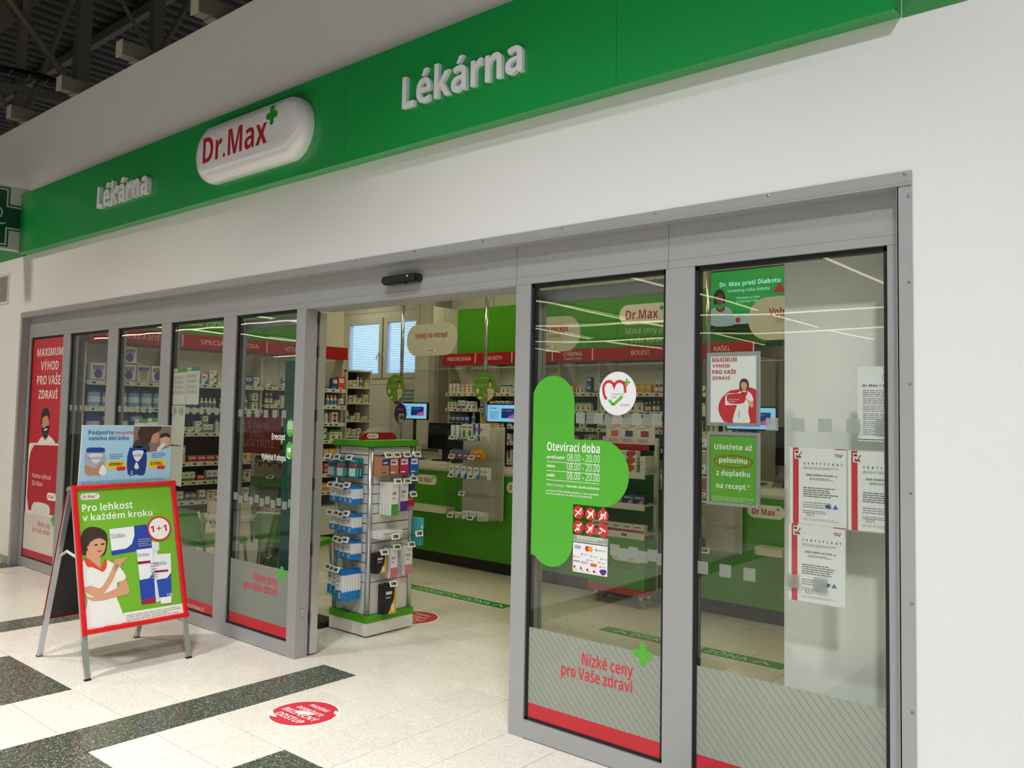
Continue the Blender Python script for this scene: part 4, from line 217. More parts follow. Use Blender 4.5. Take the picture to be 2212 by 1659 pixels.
mat('screen_dark', '#12307a', 0.4, noise=0.05, emit=0.6)
mat('screen_pink', '#c05aa8', 0.4, noise=0.05, emit=0.6)
mat('tv_green', '#138a3a', 0.4, noise=0.03, emit=0.35)
mat('tv_text', '#9fe0ee', 0.4, noise=0.02, emit=0.5)
mat('roof_sheet', '#4a463c', 0.6, noise=0.15, nscale=3)
mat('truss_paint', '#6f6a5c', 0.5, noise=0.1, nscale=5)
mat('beam_box', '#b8b2a2', 0.55, noise=0.06)
mat('grout', '#8f8a7d', 0.8, noise=0.1, nscale=40)
mat('skin', '#d9a07c', 0.5, noise=0.04)
mat('hair_brown', '#3c2a20', 0.55, noise=0.2, nscale=80)
mat('lamp_glow', '#fff6dc', 0.5, noise=0.0, emit=8.0)
mat('panel_glow', '#fdf1c6', 0.5, noise=0.0, emit=8.6)
mat('sky_glow', '#a9d4ff', 0.5, noise=0.0, emit=1.6)
mat('blind', '#d6e0ea', 0.5, noise=0.03)
clear_mat('glass', (0.88, 0.905, 0.87), 1.52, 1.3)
clear_mat('glass_edge', (0.35, 0.5, 0.48), 1.5, 1.0)
clear_mat('acrylic', (0.86, 0.88, 0.85), 1.45, 1.0)
film_mat('film_stripe', '#c9cec3', 0.10, True)
film_mat('film_plain', '#b4b8b0', 0.08)
film_mat('film_square', '#bfc4bd', 0.45)
film_mat('sleeve', '#f0f0ee', 0.6)
stone_mat('tile_light', '#ece6da', '#f7f4ee', '#ddd5c8')
stone_mat('tile_dark', '#4c5247', '#9aa092', '#33392f', 0.24)

# ---------------------------------------------------------------- object helpers
def prop(o, label=None, cat=None, group=None, kind=None):
    if label: o['label'] = label
    if cat: o['category'] = cat
    if group: o['group'] = group
    if kind: o['kind'] = kind
    return o

def thing(name, label, cat, loc=(0, 0, 0), rz=0.0, group=None, kind=None):
    o = bpy.data.objects.new(name, None); COL.objects.link(o)
    o.matrix_world = Matrix.Translation(loc) @ Matrix.Rotation(rz, 4, 'Z')
    o.empty_display_size = 0.1
    return prop(o, label, cat, group, kind)

class MB:
    """collects shapes in world (or the parent's local) coordinates and links them as one mesh object"""
    def __init__(s): s.v = []; s.f = []; s.m = []; s.k = []
    def _mi(s, m):
        if m not in s.k: s.k.append(m)
        return s.k.index(m)
    def add(s, vs_, fs, m):
        b = len(s.v); s.v += [tuple(p) for p in vs_]; i = s._mi(m)
        for f in fs: s.f.append([b + a for a in f]); s.m.append(i)
        return s
    def box(s, x0, x1, y0, y1, z0, z1, m):
        x0, x1 = min(x0, x1), max(x0, x1); y0, y1 = min(y0, y1), max(y0, y1); z0, z1 = min(z0, z1), max(z0, z1)
        P = [(x0, y0, z0), (x1, y0, z0), (x1, y1, z0), (x0, y1, z0), (x0, y0, z1), (x1, y0, z1), (x1, y1, z1), (x0, y1, z1)]
        return s.add(P, [(0, 3, 2, 1), (4, 5, 6, 7), (0, 1, 5, 4), (1, 2, 6, 5), (2, 3, 7, 6), (3, 0, 4, 7)], m)
    def prism(s, poly, axis, a, b, m):
        """poly in the plane across AXIS: x -> (y,z), y -> (x,z), z -> (x,y)"""
        def P(p, t): return {'x': (t, p[0], p[1]), 'y': (p[0], t, p[1]), 'z': (p[0], p[1], t)}[axis]
        n = len(poly); vs_ = [P(p, a) for p in poly] + [P(p, b) for p in poly]
        fs = [list(range(n)), list(range(n, 2 * n))[::-1]] + [[i, n + i, n + (i + 1) % n, (i + 1) % n] for i in range(n)]
        ar = sum(poly[i][0] * poly[(i + 1) % n][1] - poly[(i + 1) % n][0] * poly[i][1] for i in range(n))
        flip = (ar > 0) == ((b > a) if axis in ('x', 'z') else (b < a))
        if flip: fs = [f[::-1] for f in fs]
        return s.add(vs_, fs, m)
    def tube(s, pts, r, m, n=10, r2=None):
        pts = [Vector(p) for p in pts]; rings = []
        for i, p in enumerate(pts):
            d = (pts[min(i + 1, len(pts) - 1)] - pts[max(i - 1, 0)]).normalized()
            a = d.orthogonal().normalized() if i == 0 else (prev - d * prev.dot(d)).normalized()
            prev = a; c = d.cross(a)
            rr = r if r2 is None else r + (r2 - r) * i / (len(pts) - 1)
            rings.append([p + (a * math.cos(t) + c * math.sin(t)) * rr for t in [2 * math.pi * k / n for k in range(n)]])
        vs_ = [q for ring in rings for q in ring]; fs = []
        for i in range(len(rings) - 1):
            for k in range(n):
                fs.append((i * n + k, i * n + (k + 1) % n, (i + 1) * n + (k + 1) % n, (i + 1) * n + k))
        fs.append(list(range(n))[::-1]); fs.append([(len(rings) - 1) * n + k for k in range(n)])
        return s.add(vs_, fs, m)
    def lathe(s, prof, c, m, n=16):
        """prof: (radius, z) pairs from bottom to top round the vertical axis through c"""
        vs_ = []; fs = []
        for r, z in prof:
            for k in range(n):
                t = 2 * math.pi * k / n; vs_.append((c[0] + r * math.cos(t), c[1] + r * math.sin(t), c[2] + z))
        for i in range(len(prof) - 1):
            for k in range(n): fs.append((i * n + k, i * n + (k + 1) % n, (i + 1) * n + (k + 1) % n, (i + 1) * n + k))
        fs.append(list(range(n))[::-1]); fs.append([(len(prof) - 1) * n + k for k in range(n)])
        return s.add(vs_, fs, m)
    def mesh(s, name, mw=None):
        me = bpy.data.meshes.new(name)
        vs_ = s.v if mw is None else [tuple(mw @ Vector(p)) for p in s.v]
        me.from_pydata(vs_, [], s.f)
        for k in s.k: me.materials.append(getm(k))
        me.polygons.foreach_set('material_index', s.m)
        me.update()
        return me
    def build(s, name, parent=None, label=None, cat=None, group=None, kind=None, smooth=False, local=False):
        if parent is not None:
            me = s.mesh(name, None if local else wm(parent).inverted())
            o = bpy.data.objects.new(name, me); COL.objects.link(o); o.parent = parent
        else:
            xs = [p[0] for p in s.v]; ys = [p[1] for p in s.v]; zs = [p[2] for p in s.v]
            c = Vector(((min(xs) + max(xs)) / 2, (min(ys) + max(ys)) / 2, min(zs)))
            me = s.mesh(name, Matrix.Translation(-c))
            o = bpy.data.objects.new(name, me); COL.objects.link(o); o.location = c
        if smooth:
            me.polygons.foreach_set('use_smooth', [True] * len(me.polygons))
        return prop(o, label, cat, group, kind)

def wm(o):
    m = o.matrix_basis.copy()
    while o.parent is not None:
        o = o.parent; m = o.matrix_basis @ m
    return m

def curve(pts, k=4, closed=True):
    """smooth closed outline through the points"""
    n = len(pts); out = []
    for i in range(n if closed else n - 1):
        p0, p1, p2, p3 = (pts[(i + j) % n] if closed else pts[max(0, min(n - 1, i + j))] for j in (-1, 0, 1, 2))
        for t in [q / k for q in range(k)]:
            out.append(tuple(0.5 * (2 * b + (c - a) * t + (2 * a - 5 * b + 4 * c - d) * t * t + (3 * b - a - 3 * c + d) * t ** 3) for a, b, c, d in zip(p0, p1, p2, p3)))
    if not closed: out.append(pts[-1])
    return out

def oval(x, y, rx, ry, n=28): return [(x + rx * math.cos(2 * math.pi * i / n), y + ry * math.sin(2 * math.pi * i / n)) for i in range(n)]

def rrect(x0, y0, x1, y1, r, n=6):
    out = []
    r = min(r, (x1 - x0) / 2 * .9995, (y1 - y0) / 2 * .9995)
    for cx, cy, a in ((x1 - r, y1 - r, 0), (x0 + r, y1 - r, 90), (x0 + r, y0 + r, 180), (x1 - r, y0 + r, 270)):
        for i in range(n + 1):
            t = math.radians(a + 90 * i / n); out.append((cx + r * math.cos(t), cy + r * math.sin(t)))
    return out

def plus_shape(x, y, r, w):
    """rounded plus sign: arm reach r, half width w"""
    h = []
    for a in (0, 90, 180, 270):
        c, s_ = math.cos(math.radians(a)), math.sin(math.radians(a))
        for px, py in [(w, -w)] + [(r - w + w * math.cos(math.radians(t)), w * math.sin(math.radians(t))) for t in range(-90, 91, 30)] + [(w, w)]:
            h.append((x + px * c - py * s_, y + px * s_ + py * c))
    out = []
    for p in h:
        if not out or (abs(p[0] - out[-1][0]) + abs(p[1] - out[-1][1])) > 1e-6: out.append(p)
    if abs(out[0][0] - out[-1][0]) + abs(out[0][1] - out[-1][1]) < 1e-6: out.pop()
    return out

# text outlines come from Blender's own built-in fonts (plain and bold sans letters of its glyph set); accents are drawn
_TXT = {}; _GL = {}
_tc = bpy.data.curves.new('lettering_source', 'FONT')
_to = bpy.data.objects.new('lettering_source', _tc)
_RAW = {}
def _load_glyphs():
    """letter outlines filled as flat shapes; punctuation from Blender's built-in font"""
    cu = bpy.data.curves.new('glyph_source', 'CURVE'); cu.dimensions = '2D'; cu.fill_mode = 'BOTH'
    ob = bpy.data.objects.new('glyph_source', cu)
    for key, loops_ in [(('plain', chr(c)), g) for c, g in GLYPH_PLAIN.items()] + [(('bold', chr(c)), g) for c, g in GLYPH_BOLD.items()]:
        cu.splines.clear(); adv = loops_[0][0] / 900
        for lp in loops_[1:]:
            pts = [(lp[q] / 900, lp[q + 1] / 900) for q in range(0, len(lp), 2)]
            sp = cu.splines.new('POLY'); sp.points.add(len(pts) - 1); sp.use_cyclic_u = True
            for n, p in enumerate(pts): sp.points[n].co = (p[0], p[1], 0, 1)
        me = ob.to_mesh()
        v = [(p.co.x, p.co.y) for p in me.vertices]; f = [tuple(p.vertices) for p in me.polygons if abs(p.normal.z) > .5 and p.normal.z > 0]
        if not f: f = [tuple(p.vertices)[::-1] for p in me.polygons]
        ob.to_mesh_clear(); _RAW[key] = (v, f, adv)
    _tc.resolution_u = 3
    for ch in ".,:;-+=*/()!?%&'":
        r = []
        for t in (ch, ch + ch):
            _tc.body = t; me = _to.to_mesh(); r.append(([(p.co.x, p.co.y) for p in me.vertices], [tuple(p.vertices) for p in me.polygons])); _to.to_mesh_clear()
        if r[0][0]: _RAW[('sign', ch)] = (r[0][0], r[0][1], max(p[0] for p in r[1][0]) - max(p[0] for p in r[0][0]))
    bpy.data.objects.remove(ob)
_load_glyphs()
def glyph(ch, bold, res):
    """outline of one character, its advance and cap-height scale already applied"""
    k = (ch, bold, res)
    if k in _GL: return _GL[k]
    d = unicodedata.normalize('NFD', ch); base, marks = d[0], d[1:]
    alt = ('bold' if bold else 'plain', base); sc = 1.0
    if alt not in _RAW: alt, sc = ('sign', base), 0.714 / 0.682
    if alt not in _RAW: _GL[k] = ([], [], 0.26); return _GL[k]
    vs_, fs, adv = _RAW[alt]; adv *= sc; fs = list(fs)
    vs_ = [(x * sc, y * sc) for x, y in vs_]
    if marks and base == 'i':
        fs = [f for f in fs if all(vs_[q][1] < 0.6 for q in f)]
    x0 = min(vs_[q][0] for f in fs for q in f); x1 = max(vs_[q][0] for f in fs for q in f); top = max(vs_[q][1] for f in fs for q in f)
    c = (x0 + x1) / 2; y = top + 0.05; t = 0.055 if bold else 0.042
    for m in marks:
        if m == '\u0301': polys = [[(c - .02 - t, y), (c - .02 + t, y), (c + .07 + t * 1.3, y + .15), (c + .07 - t * 1.1, y + .15)]]
        elif m == '\u030c' and base in 'dtl': polys = [[(x1 + .03, .52), (x1 + .03 + t, .52), (x1 + .06 + t * 1.6, .76), (x1 + .04, .76)]]; adv += .12
        elif m == '\u030c': polys = [[(c, y), (c + t, y), (c + .16, y + .14), (c + .16 - t * 1.5, y + .14), (c, y + .07)], [(c - t, y), (c, y), (c, y + .07), (c - .16 + t * 1.5, y + .14), (c - .16, y + .14)]]
        elif m == '\u0308': polys = [[(c + q - t, y), (c + q + t, y), (c + q + t, y + t * 2), (c + q - t, y + t * 2)] for q in (-.12, .12)]
        else: polys = [[(c + .10 * math.cos(a_) , y + .09 + .09 * math.sin(a_)), (c + .10 * math.cos(b_), y + .09 + .09 * math.sin(b_)), (c + .055 * math.cos(b_), y + .09 + .05 * math.sin(b_)), (c + .055 * math.cos(a_), y + .09 + .05 * math.sin(a_))][::-1] for a_, b_ in [(math.radians(q), math.radians(q + 45)) for q in range(0, 360, 45)]]
        for P in polys:
            b0 = len(vs_); vs_ = vs_ + P; fs = fs + [tuple(range(b0, b0 + len(P)))]
    used = sorted({q for f in fs for q in f}); ix = {q: n for n, q in enumerate(used)}
    _GL[k] = ([vs_[q] for q in used], [tuple(ix[q] for q in f) for f in fs], adv)
    return _GL[k]
def text_runs(s, bold, res):
    x = 0.0; out = []
    for ch in s:
        v, f, a = glyph(ch, bold > .011, res); out.append((x, v, f)); x += a
    return out
def text_mesh(s, bold=0.0, res=3):
    k = (s, bold > .011, res)
    if k not in _TXT:
        V_, F_ = [], []
        for x, v, f in text_runs(s, bold, res):
            b0 = len(V_); V_ += [(x + p[0], p[1]) for p in v]; F_ += [tuple(b0 + q for q in g) for g in f]
        _TXT[k] = (V_, F_)
    return _TXT[k]
CAP = 0.714

class Art:
    """flat print on a sheet: outlines in metres, u to the reader's right, v up, laid on frame (origin, u axis, v axis)"""
    STEP = 0.0004
    def __init__(s, O, U=(1, 0, 0), V=(0, 0, 1), lift=0.0006):
        s.O, s.U, s.V = Vector(O), Vector(U).normalized(), Vector(V).normalized(); s.N = s.U.cross(s.V); s.b = MB(); s.lift = lift
    def P(s, u, v, k): return tuple(s.O + s.U * u + s.V * v + s.N * (s.lift + k * s.STEP))
    def poly(s, pts, m, k=0):
        n = len(pts)
        a = sum(pts[i][0] * pts[(i + 1) % n][1] - pts[(i + 1) % n][0] * pts[i][1] for i in range(n))
        if a < 0: pts = pts[::-1]
        s.b.add([s.P(u, v, k) for u, v in pts], [list(range(n))], m); return s
    def blob(s, pts, m, k=0, q=3): return s.poly(curve(pts, q), m, k)
    def rect(s, u0, v0, u1, v1, m, k=0): return s.poly([(u0, v0), (u1, v0), (u1, v1), (u0, v1)], m, k)
    def rr(s, u0, v0, u1, v1, m, k=0, r=9): return s.poly(rrect(u0, v0, u1, v1, r), m, k)
    def oval(s, u, v, ru, rv, m, k=0): return s.poly(oval(u, v, ru, rv), m, k)
    def line(s, pts, w, m, k=0):
        for a, b in zip(pts, pts[1:]):
            d = Vector((b[0] - a[0], b[1] - a[1])); n = Vector((-d.y, d.x)).normalized() * w / 2
            s.poly([(a[0] + n.x, a[1] + n.y), (a[0] - n.x, a[1] - n.y), (b[0] - n.x, b[1] - n.y), (b[0] + n.x, b[1] + n.y)], m, k)
        return s
    def text(s, t, u, v, h, m, k=1, w=None, bold=0.0, al='l', res=2):
        vs_, fs = text_mesh(t, bold, res)
        if not vs_: return s
        x0 = min(p[0] for p in vs_); x1 = max(p[0] for p in vs_); sc = h / CAP
        sx = sc if w is None else w / (x1 - x0)
        W = (x1 - x0) * sx; off = {'l': 0, 'c': -W / 2, 'r': -W}[al]
        s.b.add([s.P(u + off + (p[0] - x0) * sx, v + p[1] * sc, k) for p in vs_], fs, m); return s
    def textq(s, t, q, m, k=1, bold=0.0):
        """q: baseline start, baseline end, cap top at the start"""
        (a, b), (c, _), (_, d) = q
        return s.text(t, a, b, d - b, m, k, w=c - a, bold=bold)
    def bars(s, u0, v0, u1, v1, n, m, k=1, fill=0.45, seed=1, ragged=0.25):
        r = random.Random(seed); st = (v1 - v0) / n
        for i in range(n):
            y = v1 - st * (i + 0.5); x = u0
            e = u1 - (u1 - u0) * ragged * r.random()
            while x < e:
                l = min((u1 - u0) * r.uniform(0.05, 0.16), e - x)
                s.rect(x, y - st * fill / 2, x + l, y + st * fill / 2, m, k); x += l + (u1 - u0) * 0.018
        return s
    def pill_logo(s, u, v, w, k=1, white='#efeee9', grey=None):
        """the white capsule with red name and green plus, centred"""
        h = w * 0.34
        if grey: s.rr(u - w / 2 - h * .04, v - h / 2 - h * .05, u + w / 2 + h * .04, v + h / 2 + h * .05, grey, k)
        s.rr(u - w / 2, v - h / 2, u + w / 2, v + h / 2, white, k + 1)
        s.text('Dr.Max', u - w * .37, v - h * .24, h * .46, 'logo_red', k + 2, w=w * .62, bold=0.022)
        s.poly(plus_shape(u + w * .32, v + h * .24, h * .14, h * .045), 'plus_green', k + 2); return s
    def build(s, parent, name='print', **kw): return s.b.build(name, parent, **kw)

ORD = ['first', 'second', 'third', 'fourth', 'fifth', 'sixth', 'seventh', 'eighth', 'ninth', 'tenth', 'eleventh', 'twelfth', 'thirteenth', 'fourteenth',
       'fifteenth', 'sixteenth', 'seventeenth', 'eighteenth', 'nineteenth', 'twentieth']
def ordinal(i): return ORD[i] if i < 20 else 'twenty-' + ORD[i - 20]

def sheet(name, label, cat, x0, x1, z0, z1, y, m, t=0.0015, group=None):
    """thin upright sheet facing the hall (toward -Y) with its front at y: one mesh"""
    return MB().box(x0, x1, y, y + t, z0, z1, m).build(name, None, label, cat, group)

# ================================================================ the setting
# ---- floor: slab with single tiles (0.30 m grid), dark strips and squares
TX, TY, TS = -4.1485, 0.0674, 0.30
def is_dark(i, j):
    """i counts along X from the strip's left edge, j along Y from the tile line by the shop front"""
    if j >= 0: return False
    if i % 8 == 0: return True                       # strips running to the shop front
    if i % 8 in (3, 4, 5) and -6 <= j <= -4 and i > 0: return True
    if (i % 8) in (3, 4, 5) and -7 <= j <= -5 and i < 0: return True
    if i > 0 and i < 3 and j == -6: return True
    return False

floor = MB().box(-46, 14, -36, 8, -0.12, -0.004, 'grout').build('floor', None, kind='structure')
prop(floor, 'beige terrazzo tile floor with dark green strips', 'floor')
def tile_mesh(m, name):
    g = 0.0016; h = TS / 2
    a, c = h - g, h - g - 0.002
    b = MB()
    b.add([(-a, -a, -0.004), (a, -a, -0.004), (a, a, -0.004), (-a, a, -0.004), (-a, -a, -0.0012), (a, -a, -0.0012), (a, a, -0.0012), (-a, a, -0.0012),
           (-c, -c, 0), (c, -c, 0), (c, c, 0), (-c, c, 0)],
          [(0, 1, 5, 4), (1, 2, 6, 5), (2, 3, 7, 6), (3, 0, 4, 7), (4, 5, 9, 8), (5, 6, 10, 9), (6, 7, 11, 10), (7, 4, 8, 11), (8, 9, 10, 11)], m)
    return b.mesh(name)
TM = {False: tile_mesh('tile_light', 'floor_tile'), True: tile_mesh('tile_dark', 'floor_tile')}
_inv = cam.matrix_world.inverted()
def px_size(p):
    q = _inv @ Vector(p)
    if q.z > -0.3: return -1
    u = 1106 + F_PX * q.x / -q.z; v = 787 - F_PX * q.y / -q.z
    return (F_PX / -q.z) ** 2 * CAM_H / -q.z if -60 < u < 2280 and -40 < v < 1720 else -1
cells = []
for i in range(-32, 20):
    for j in range(-22, 19):
        x, y = TX + TS * (i + .5), TY + TS * (j + .5)
        if x < -13 and y > -2: continue
        w = px_size((x, y, 0))
        if -2.7 < x < -0.8 and y > 0.2 and w > 0: w *= 0.5
        cells.append((w, i, j, x, y))
cells.sort(key=lambda c: -c[0])
rest = MB()
for n, (w, i, j, x, y) in enumerate(cells):
    if n < 300 and w > 0:
        o = bpy.data.objects.new('tile', TM[is_dark(i, j)]); COL.objects.link(o); o.parent = floor
        o.location = Vector((x, y, 0)) - floor.location
    else:
        a = TS / 2 - 0.0018
        rest.add([(x - a, y - a, 0), (x + a, y - a, 0), (x + a, y + a, 0), (x - a, y + a, 0)], [(0, 1, 2, 3)], 'tile_dark' if is_dark(i, j) else 'tile_light')
rest.build('tile_rest', floor, kind='stuff')

# ---- front wall of the hall with the shop opening
WY = -0.06                                            # wall face
OX0, OX1, OZ = -8.765, -0.855, 2.345                  # opening
WT = 4.29
b = MB()
for a in ((-16, OX0, 0, WT), (OX1, 7, 0, WT), (OX0, OX1, OZ, WT)):
    b.box(a[0], a[1], WY, 0.12, a[2], a[3], 'wall_white')
wall_front = b.build('wall_front', None, kind='structure')
prop(wall_front, 'tall white plastered wall around the shop front', 'wall')
# painted green stripe on the wall either side of the sign box
MB().box(-16, -8.76, WY - 0.002, WY, 2.94, 3.515, 'stripe_green').build('painted_stripe', wall_front)
MB().box(-0.84, 7, WY - 0.002, WY, 2.94, 3.515, 'stripe_green').build('painted_stripe', wall_front)
# small wall marks: filled screw holes and a hairline seam
for x, z, r in ((-0.40, 0.62, 0.004), (-0.385, 0.606, 0.0055), (-0.39, 0.935, 0.0035)):
    MB().prism(oval(x, z, r, r, 10), 'y', WY - 0.0015, WY, '#8d7f70').build('filled_hole', wall_front)
MB().box(-0.4605, -0.4595, WY - 0.0006, WY, 0, 0.86, '#c9c4bb').build('hairline_seam', wall_front)
# tile skirting at the far end
for k in range(5):
    x1 = -8.84 - 0.3 * k
    MB().box(x1 - 0.296, x1, WY - 0.009, WY, 0, 0.075, '#a2937d').build('skirting_tile', wall_front)

# ---- aluminium trim round the opening
trim = thing('trim_1', 'grey aluminium angle trim screwed round the shop opening', 'trim', (-4.81, WY, 0), kind='structure')
tt = 0.006
MB().box(-8.81, -8.765, WY - tt, WY, 0, 2.345, 'alu').box(-8.765, -8.759, WY - tt, 0.0, 0, 2.345, 'alu').build('side_angle', trim)
MB().box(-0.86, -0.812, WY - tt, WY, 0, 2.340, 'alu').box(-0.862, -0.856, WY - tt, 0.0, 0, 2.340, 'alu').build('side_angle', trim)
MB().box(-8.812, -0.812, WY - tt, WY, 2.345, 2.39, 'alu').box(-8.812, -0.812, WY - tt - .006, 0.0, 2.339, 2.345, 'alu').build('top_angle', trim)
for k in range(17):
    x = -0.835 - 0.495 * k
    MB().lathe([(0.0055, 0), (0.005, 0.002), (0.002, 0.0035)], (0, 0, 0), 'steel', 8).build('screw', trim, local=True)
    s = bpy.context.scene.objects[-1] if False else COL.objects[-1]
    s.rotation_euler = (math.pi / 2, 0, 0); s.location = Vector((x, WY - tt, 2.379)) - trim.location
for z in (2.30, 2.0, 1.65, 1.28, 0.91, 0.55, 0.3):
    MB().lathe([(0.0055, 0), (0.005, 0.002), (0.002, 0.0035)], (0, 0, 0), 'steel', 8).build('screw', trim, local=True)
    s = COL.objects[-1]
    s.rotation_euler = (math.pi / 2, 0, 0); s.location = Vector((-0.822, WY - tt, z)) - trim.location

# ---- storefront frame
PANES = [(-8.70, -7.965), (-7.82, -7.07), (-6.90, -6.175), (-6.03, -5.30), (-5.14, -4.448), (-2.555, -1.812), (-1.678, -0.913)]
PZ0, PZ1, GY = 0.085, 2.15, 0.018
FD = 0.075
frame = thing('window_frame', 'grey aluminium shop front frame with tall mullions', 'frame', (-4.8, 0, 0), kind='structure')
for a, c in ((-8.76, -8.70), (-7.965, -7.82), (-7.07, -6.90), (-6.175, -6.03), (-5.30, -5.14), (-4.448, -4.355), (-2.645, -2.555), (-1.812, -1.678), (-0.913, -0.86)):
    MB().box(a, c, 0, FD, 0, PZ1, 'alu').build('mullion', frame)
for a, c in PANES:
    MB().box(a, c, 0, FD, 0.004, PZ0, 'alu').build('bottom_rail', frame)
HS = [-8.76, -4.355, -2.645, -1.80, -0.86]
for k, (a, c) in enumerate(zip(HS, HS[1:])):
    q = MB().box(a + .0012, c - .0012, 0, 0.12, PZ1 + 0.035, 2.345, 'alu')
    q.build('header_panel', frame)
    MB().box(a + .0012, c - .0012, -0.002, FD, PZ1, PZ1 + 0.034, 'alu').build('header_lip', frame)
MB().box(-4.354, -2.646, -0.001, 0.20, PZ1 - 0.006, PZ1 - 0.0005, 'alu').build('door_soffit', frame)
MB().box(-4.357, -4.353, FD, 0.088, 0, PZ1, 'alu').box(-4.448, -4.357, FD, 0.088, 0, PZ1, 'alu').build('door_jamb', frame)
MB().box(-2.647, -2.643, FD, 0.10, 0, PZ1, 'alu').build('door_jamb', frame)
# latch plate on the jamb beside the doorway
MB().box(-4.3548, -4.352, 0.035, 0.052, 0.235, 0.315, 'alu_bright').box(-4.3535, -4.3515, 0.04, 0.047, 0.245, 0.253, 'gasket').box(-4.3535, -4.3515, 0.04, 0.047, 0.297, 0.305, 'gasket').build('latch_plate', frame)

WIN_LABEL = ['tall glazed panel filled by the red poster of a bearded man', 'narrow glazed panel showing formula milk shelves, beside the red poster panel',
             'glazed panel in front of the mother and child sign', 'glazed panel with white notices taped inside', 'glazed panel at the doorway with green oval stickers',
             'glazed panel with the large green plus and opening hours', 'wide glazed panel with framed posters and certificates']
windows = []
for k, (a, c) in enumerate(PANES):
    w = thing('window_%d' % (k + 1), WIN_LABEL[k], 'window', ((a + c) / 2, GY, PZ0), kind='structure'); windows.append(w)
    MB().box(a + .01, c - .01, GY, GY + 0.007, PZ0 + .01, PZ1 - .01, 'glass').build('pane', w)
    g = MB()
    g.box(a, a + .016, GY - .006, GY + .03, PZ0, PZ1, 'gasket').box(c - .016, c, GY - .006, GY + .03, PZ0, PZ1, 'gasket')
    g.box(a, c, GY - .006, GY + .03, PZ0, PZ0 + .014, 'gasket').box(a, c, GY - .006, GY + .03, PZ1 - .018, PZ1, 'gasket')
    g.build('gasket_frame', w)
    if k:
        r = MB()
        r.box(a, a + .002, 0.001, GY - .006, PZ0, PZ1, 'alu_bright').box(a, c, 0.001, GY - .006, PZ0, PZ0 + .002, 'alu_bright')
        r.build('bead_trim', w)

# ---- two sliding door leaves parked behind the neighbouring panels
def leaf(name, label, a, c, side):
    d = thing(name, label, 'door', ((a + c) / 2, 0.13, 0), kind='structure')
    y0, y1 = 0.105, 0.160
    MB().box(a, a + .045, y0, y1, 0.012, 2.13, 'alu').build('stile', d)
    MB().box(c - .045, c, y0, y1, 0.012, 2.13, 'alu').build('stile', d)
    MB().box(a + .045, c - .045, y0, y1, 0.012, 0.075, 'alu').build('rail', d)
    MB().box(a + .045, c - .045, y0, y1, 2.07, 2.13, 'alu').build('rail', d)
    MB().box(a + .045, c - .045, .130, .136, .075, 2.07, 'acrylic').build('pane', d)
    e = c if side > 0 else a
    MB().box(e - .004, e + .012 * side, y0 + .012, y1 - .012, 0.02, 2.12, 'gasket').build('edge_seal', d)
    s0 = e + .012 * side
    MB().box(s0, s0 + .012 * side, y0, y1, 0.012, 2.13, 'alu_bright').build('breakout_stile', d)
    for z in (0.20, 0.62, 1.02, 1.45, 1.85, 2.07):
        MB().box(e - .006, s0 + .014 * side, y0 - .006, y0 + .004, z, z + .07, 'steel').build('hinge', d)
    return d
leaf('door_1', 'open glass sliding leaf parked behind the panel with green oval stickers', -5.30, -4.375, 1)
leaf('door_2', 'open glass sliding leaf parked behind the opening hours panel', -2.625, -1.74, -1)
sen = thing('door_sensor', 'black rounded motion sensor above the doorway', 'sensor', (-3.457, 0, 2.215))
q = MB(); pr = rrect(-3.60, 2.222, -3.313, 2.272, 0.03, 5)
q.prism(pr, 'y', 0.0, -0.04, 'black_plastic').prism(rrect(-3.592, 2.227, -3.321, 2.268, 0.025, 5), 'y', -0.04, -0.052, 'black_plastic').build('housing', sen)
MB().box(-3.56, -3.40, -0.048, -0.03, 2.218, 2.224, 'dark_screen').build('lens', sen)
MB().box(-3.385, -3.375, -0.0535, -0.052, 2.252, 2.262, '#c8ccd0').build('indicator', sen)

# ---- rooms of the shop
wl = MB().box(-8.50, -8.35, 0.12, 3.45, 0, 3.4, 'inner_white').build('wall_left', None, kind='structure')
prop(wl, 'white side wall of the shop behind the shelves', 'wall')
wb = MB().box(-8.0, -0.7, 4.95, 5.05, 0, 3.4, 'inner_white').build('wall_back', None, kind='structure')
prop(wb, 'white back wall of the shop above the green boards', 'wall')
for x in (-7.2, -6.0, -4.8, -3.6):
    MB().box(x - .003, x + .003, 4.946, 4.95, 2.6, 3.4, '#a6a598').build('wall_joint', wb)
wr = MB().box(-0.86, -0.7, 0.12, 4.95, 0, 3.4, 'inner_white').build('wall_right', None, kind='structure')
prop(wr, 'white side wall of the shop behind the certificates', 'wall')
pil = MB().box(-8.28, -8.02, 4.6, 5.5, 0, 3.4, 'inner_white').build('pillar', None, kind='structure')
prop(pil, 'white square pillar beside the window', 'pillar')
MB().box(-8.02, -7.95, 4.72, 4.95, 0, 3.4, 'grey_panel').build('pillar_recess', pil)
# window wall of the staff area
q = MB()
WZ0, WZ1, WX0, WX1, WWY = 2.02, 2.96, -10.85, -8.9, 5.5
for a in ((-13.5, WX0, 0, 3.4), (WX1, -8.0, 0, 3.4), (WX0, WX1, 0, WZ0), (WX0, WX1, WZ1, 3.4)):
    q.box(a[0], a[1], WWY, WWY + .15, a[2], a[3], 'inner_white')
ww = q.build('wall_window', None, kind='structure'); prop(ww, 'white panelled wall of the staff area with the window', 'wall')
for z in (3.05, 1.92): MB().box(-13.5, -8.3, WWY - .004, WWY, z, z + .006, '#a9a89c').build('wall_joint', ww)
for x in (-10.4, -9.6): MB().box(x, x + .005, WWY - .004, WWY, 3.056, 3.4, '#a9a89c').build('wall_joint', ww)
for x in (-9.75,): MB().box(x, x + .02, WWY - .004, WWY, 0, 1.92, '#b4b3a6').build('wall_joint', ww)
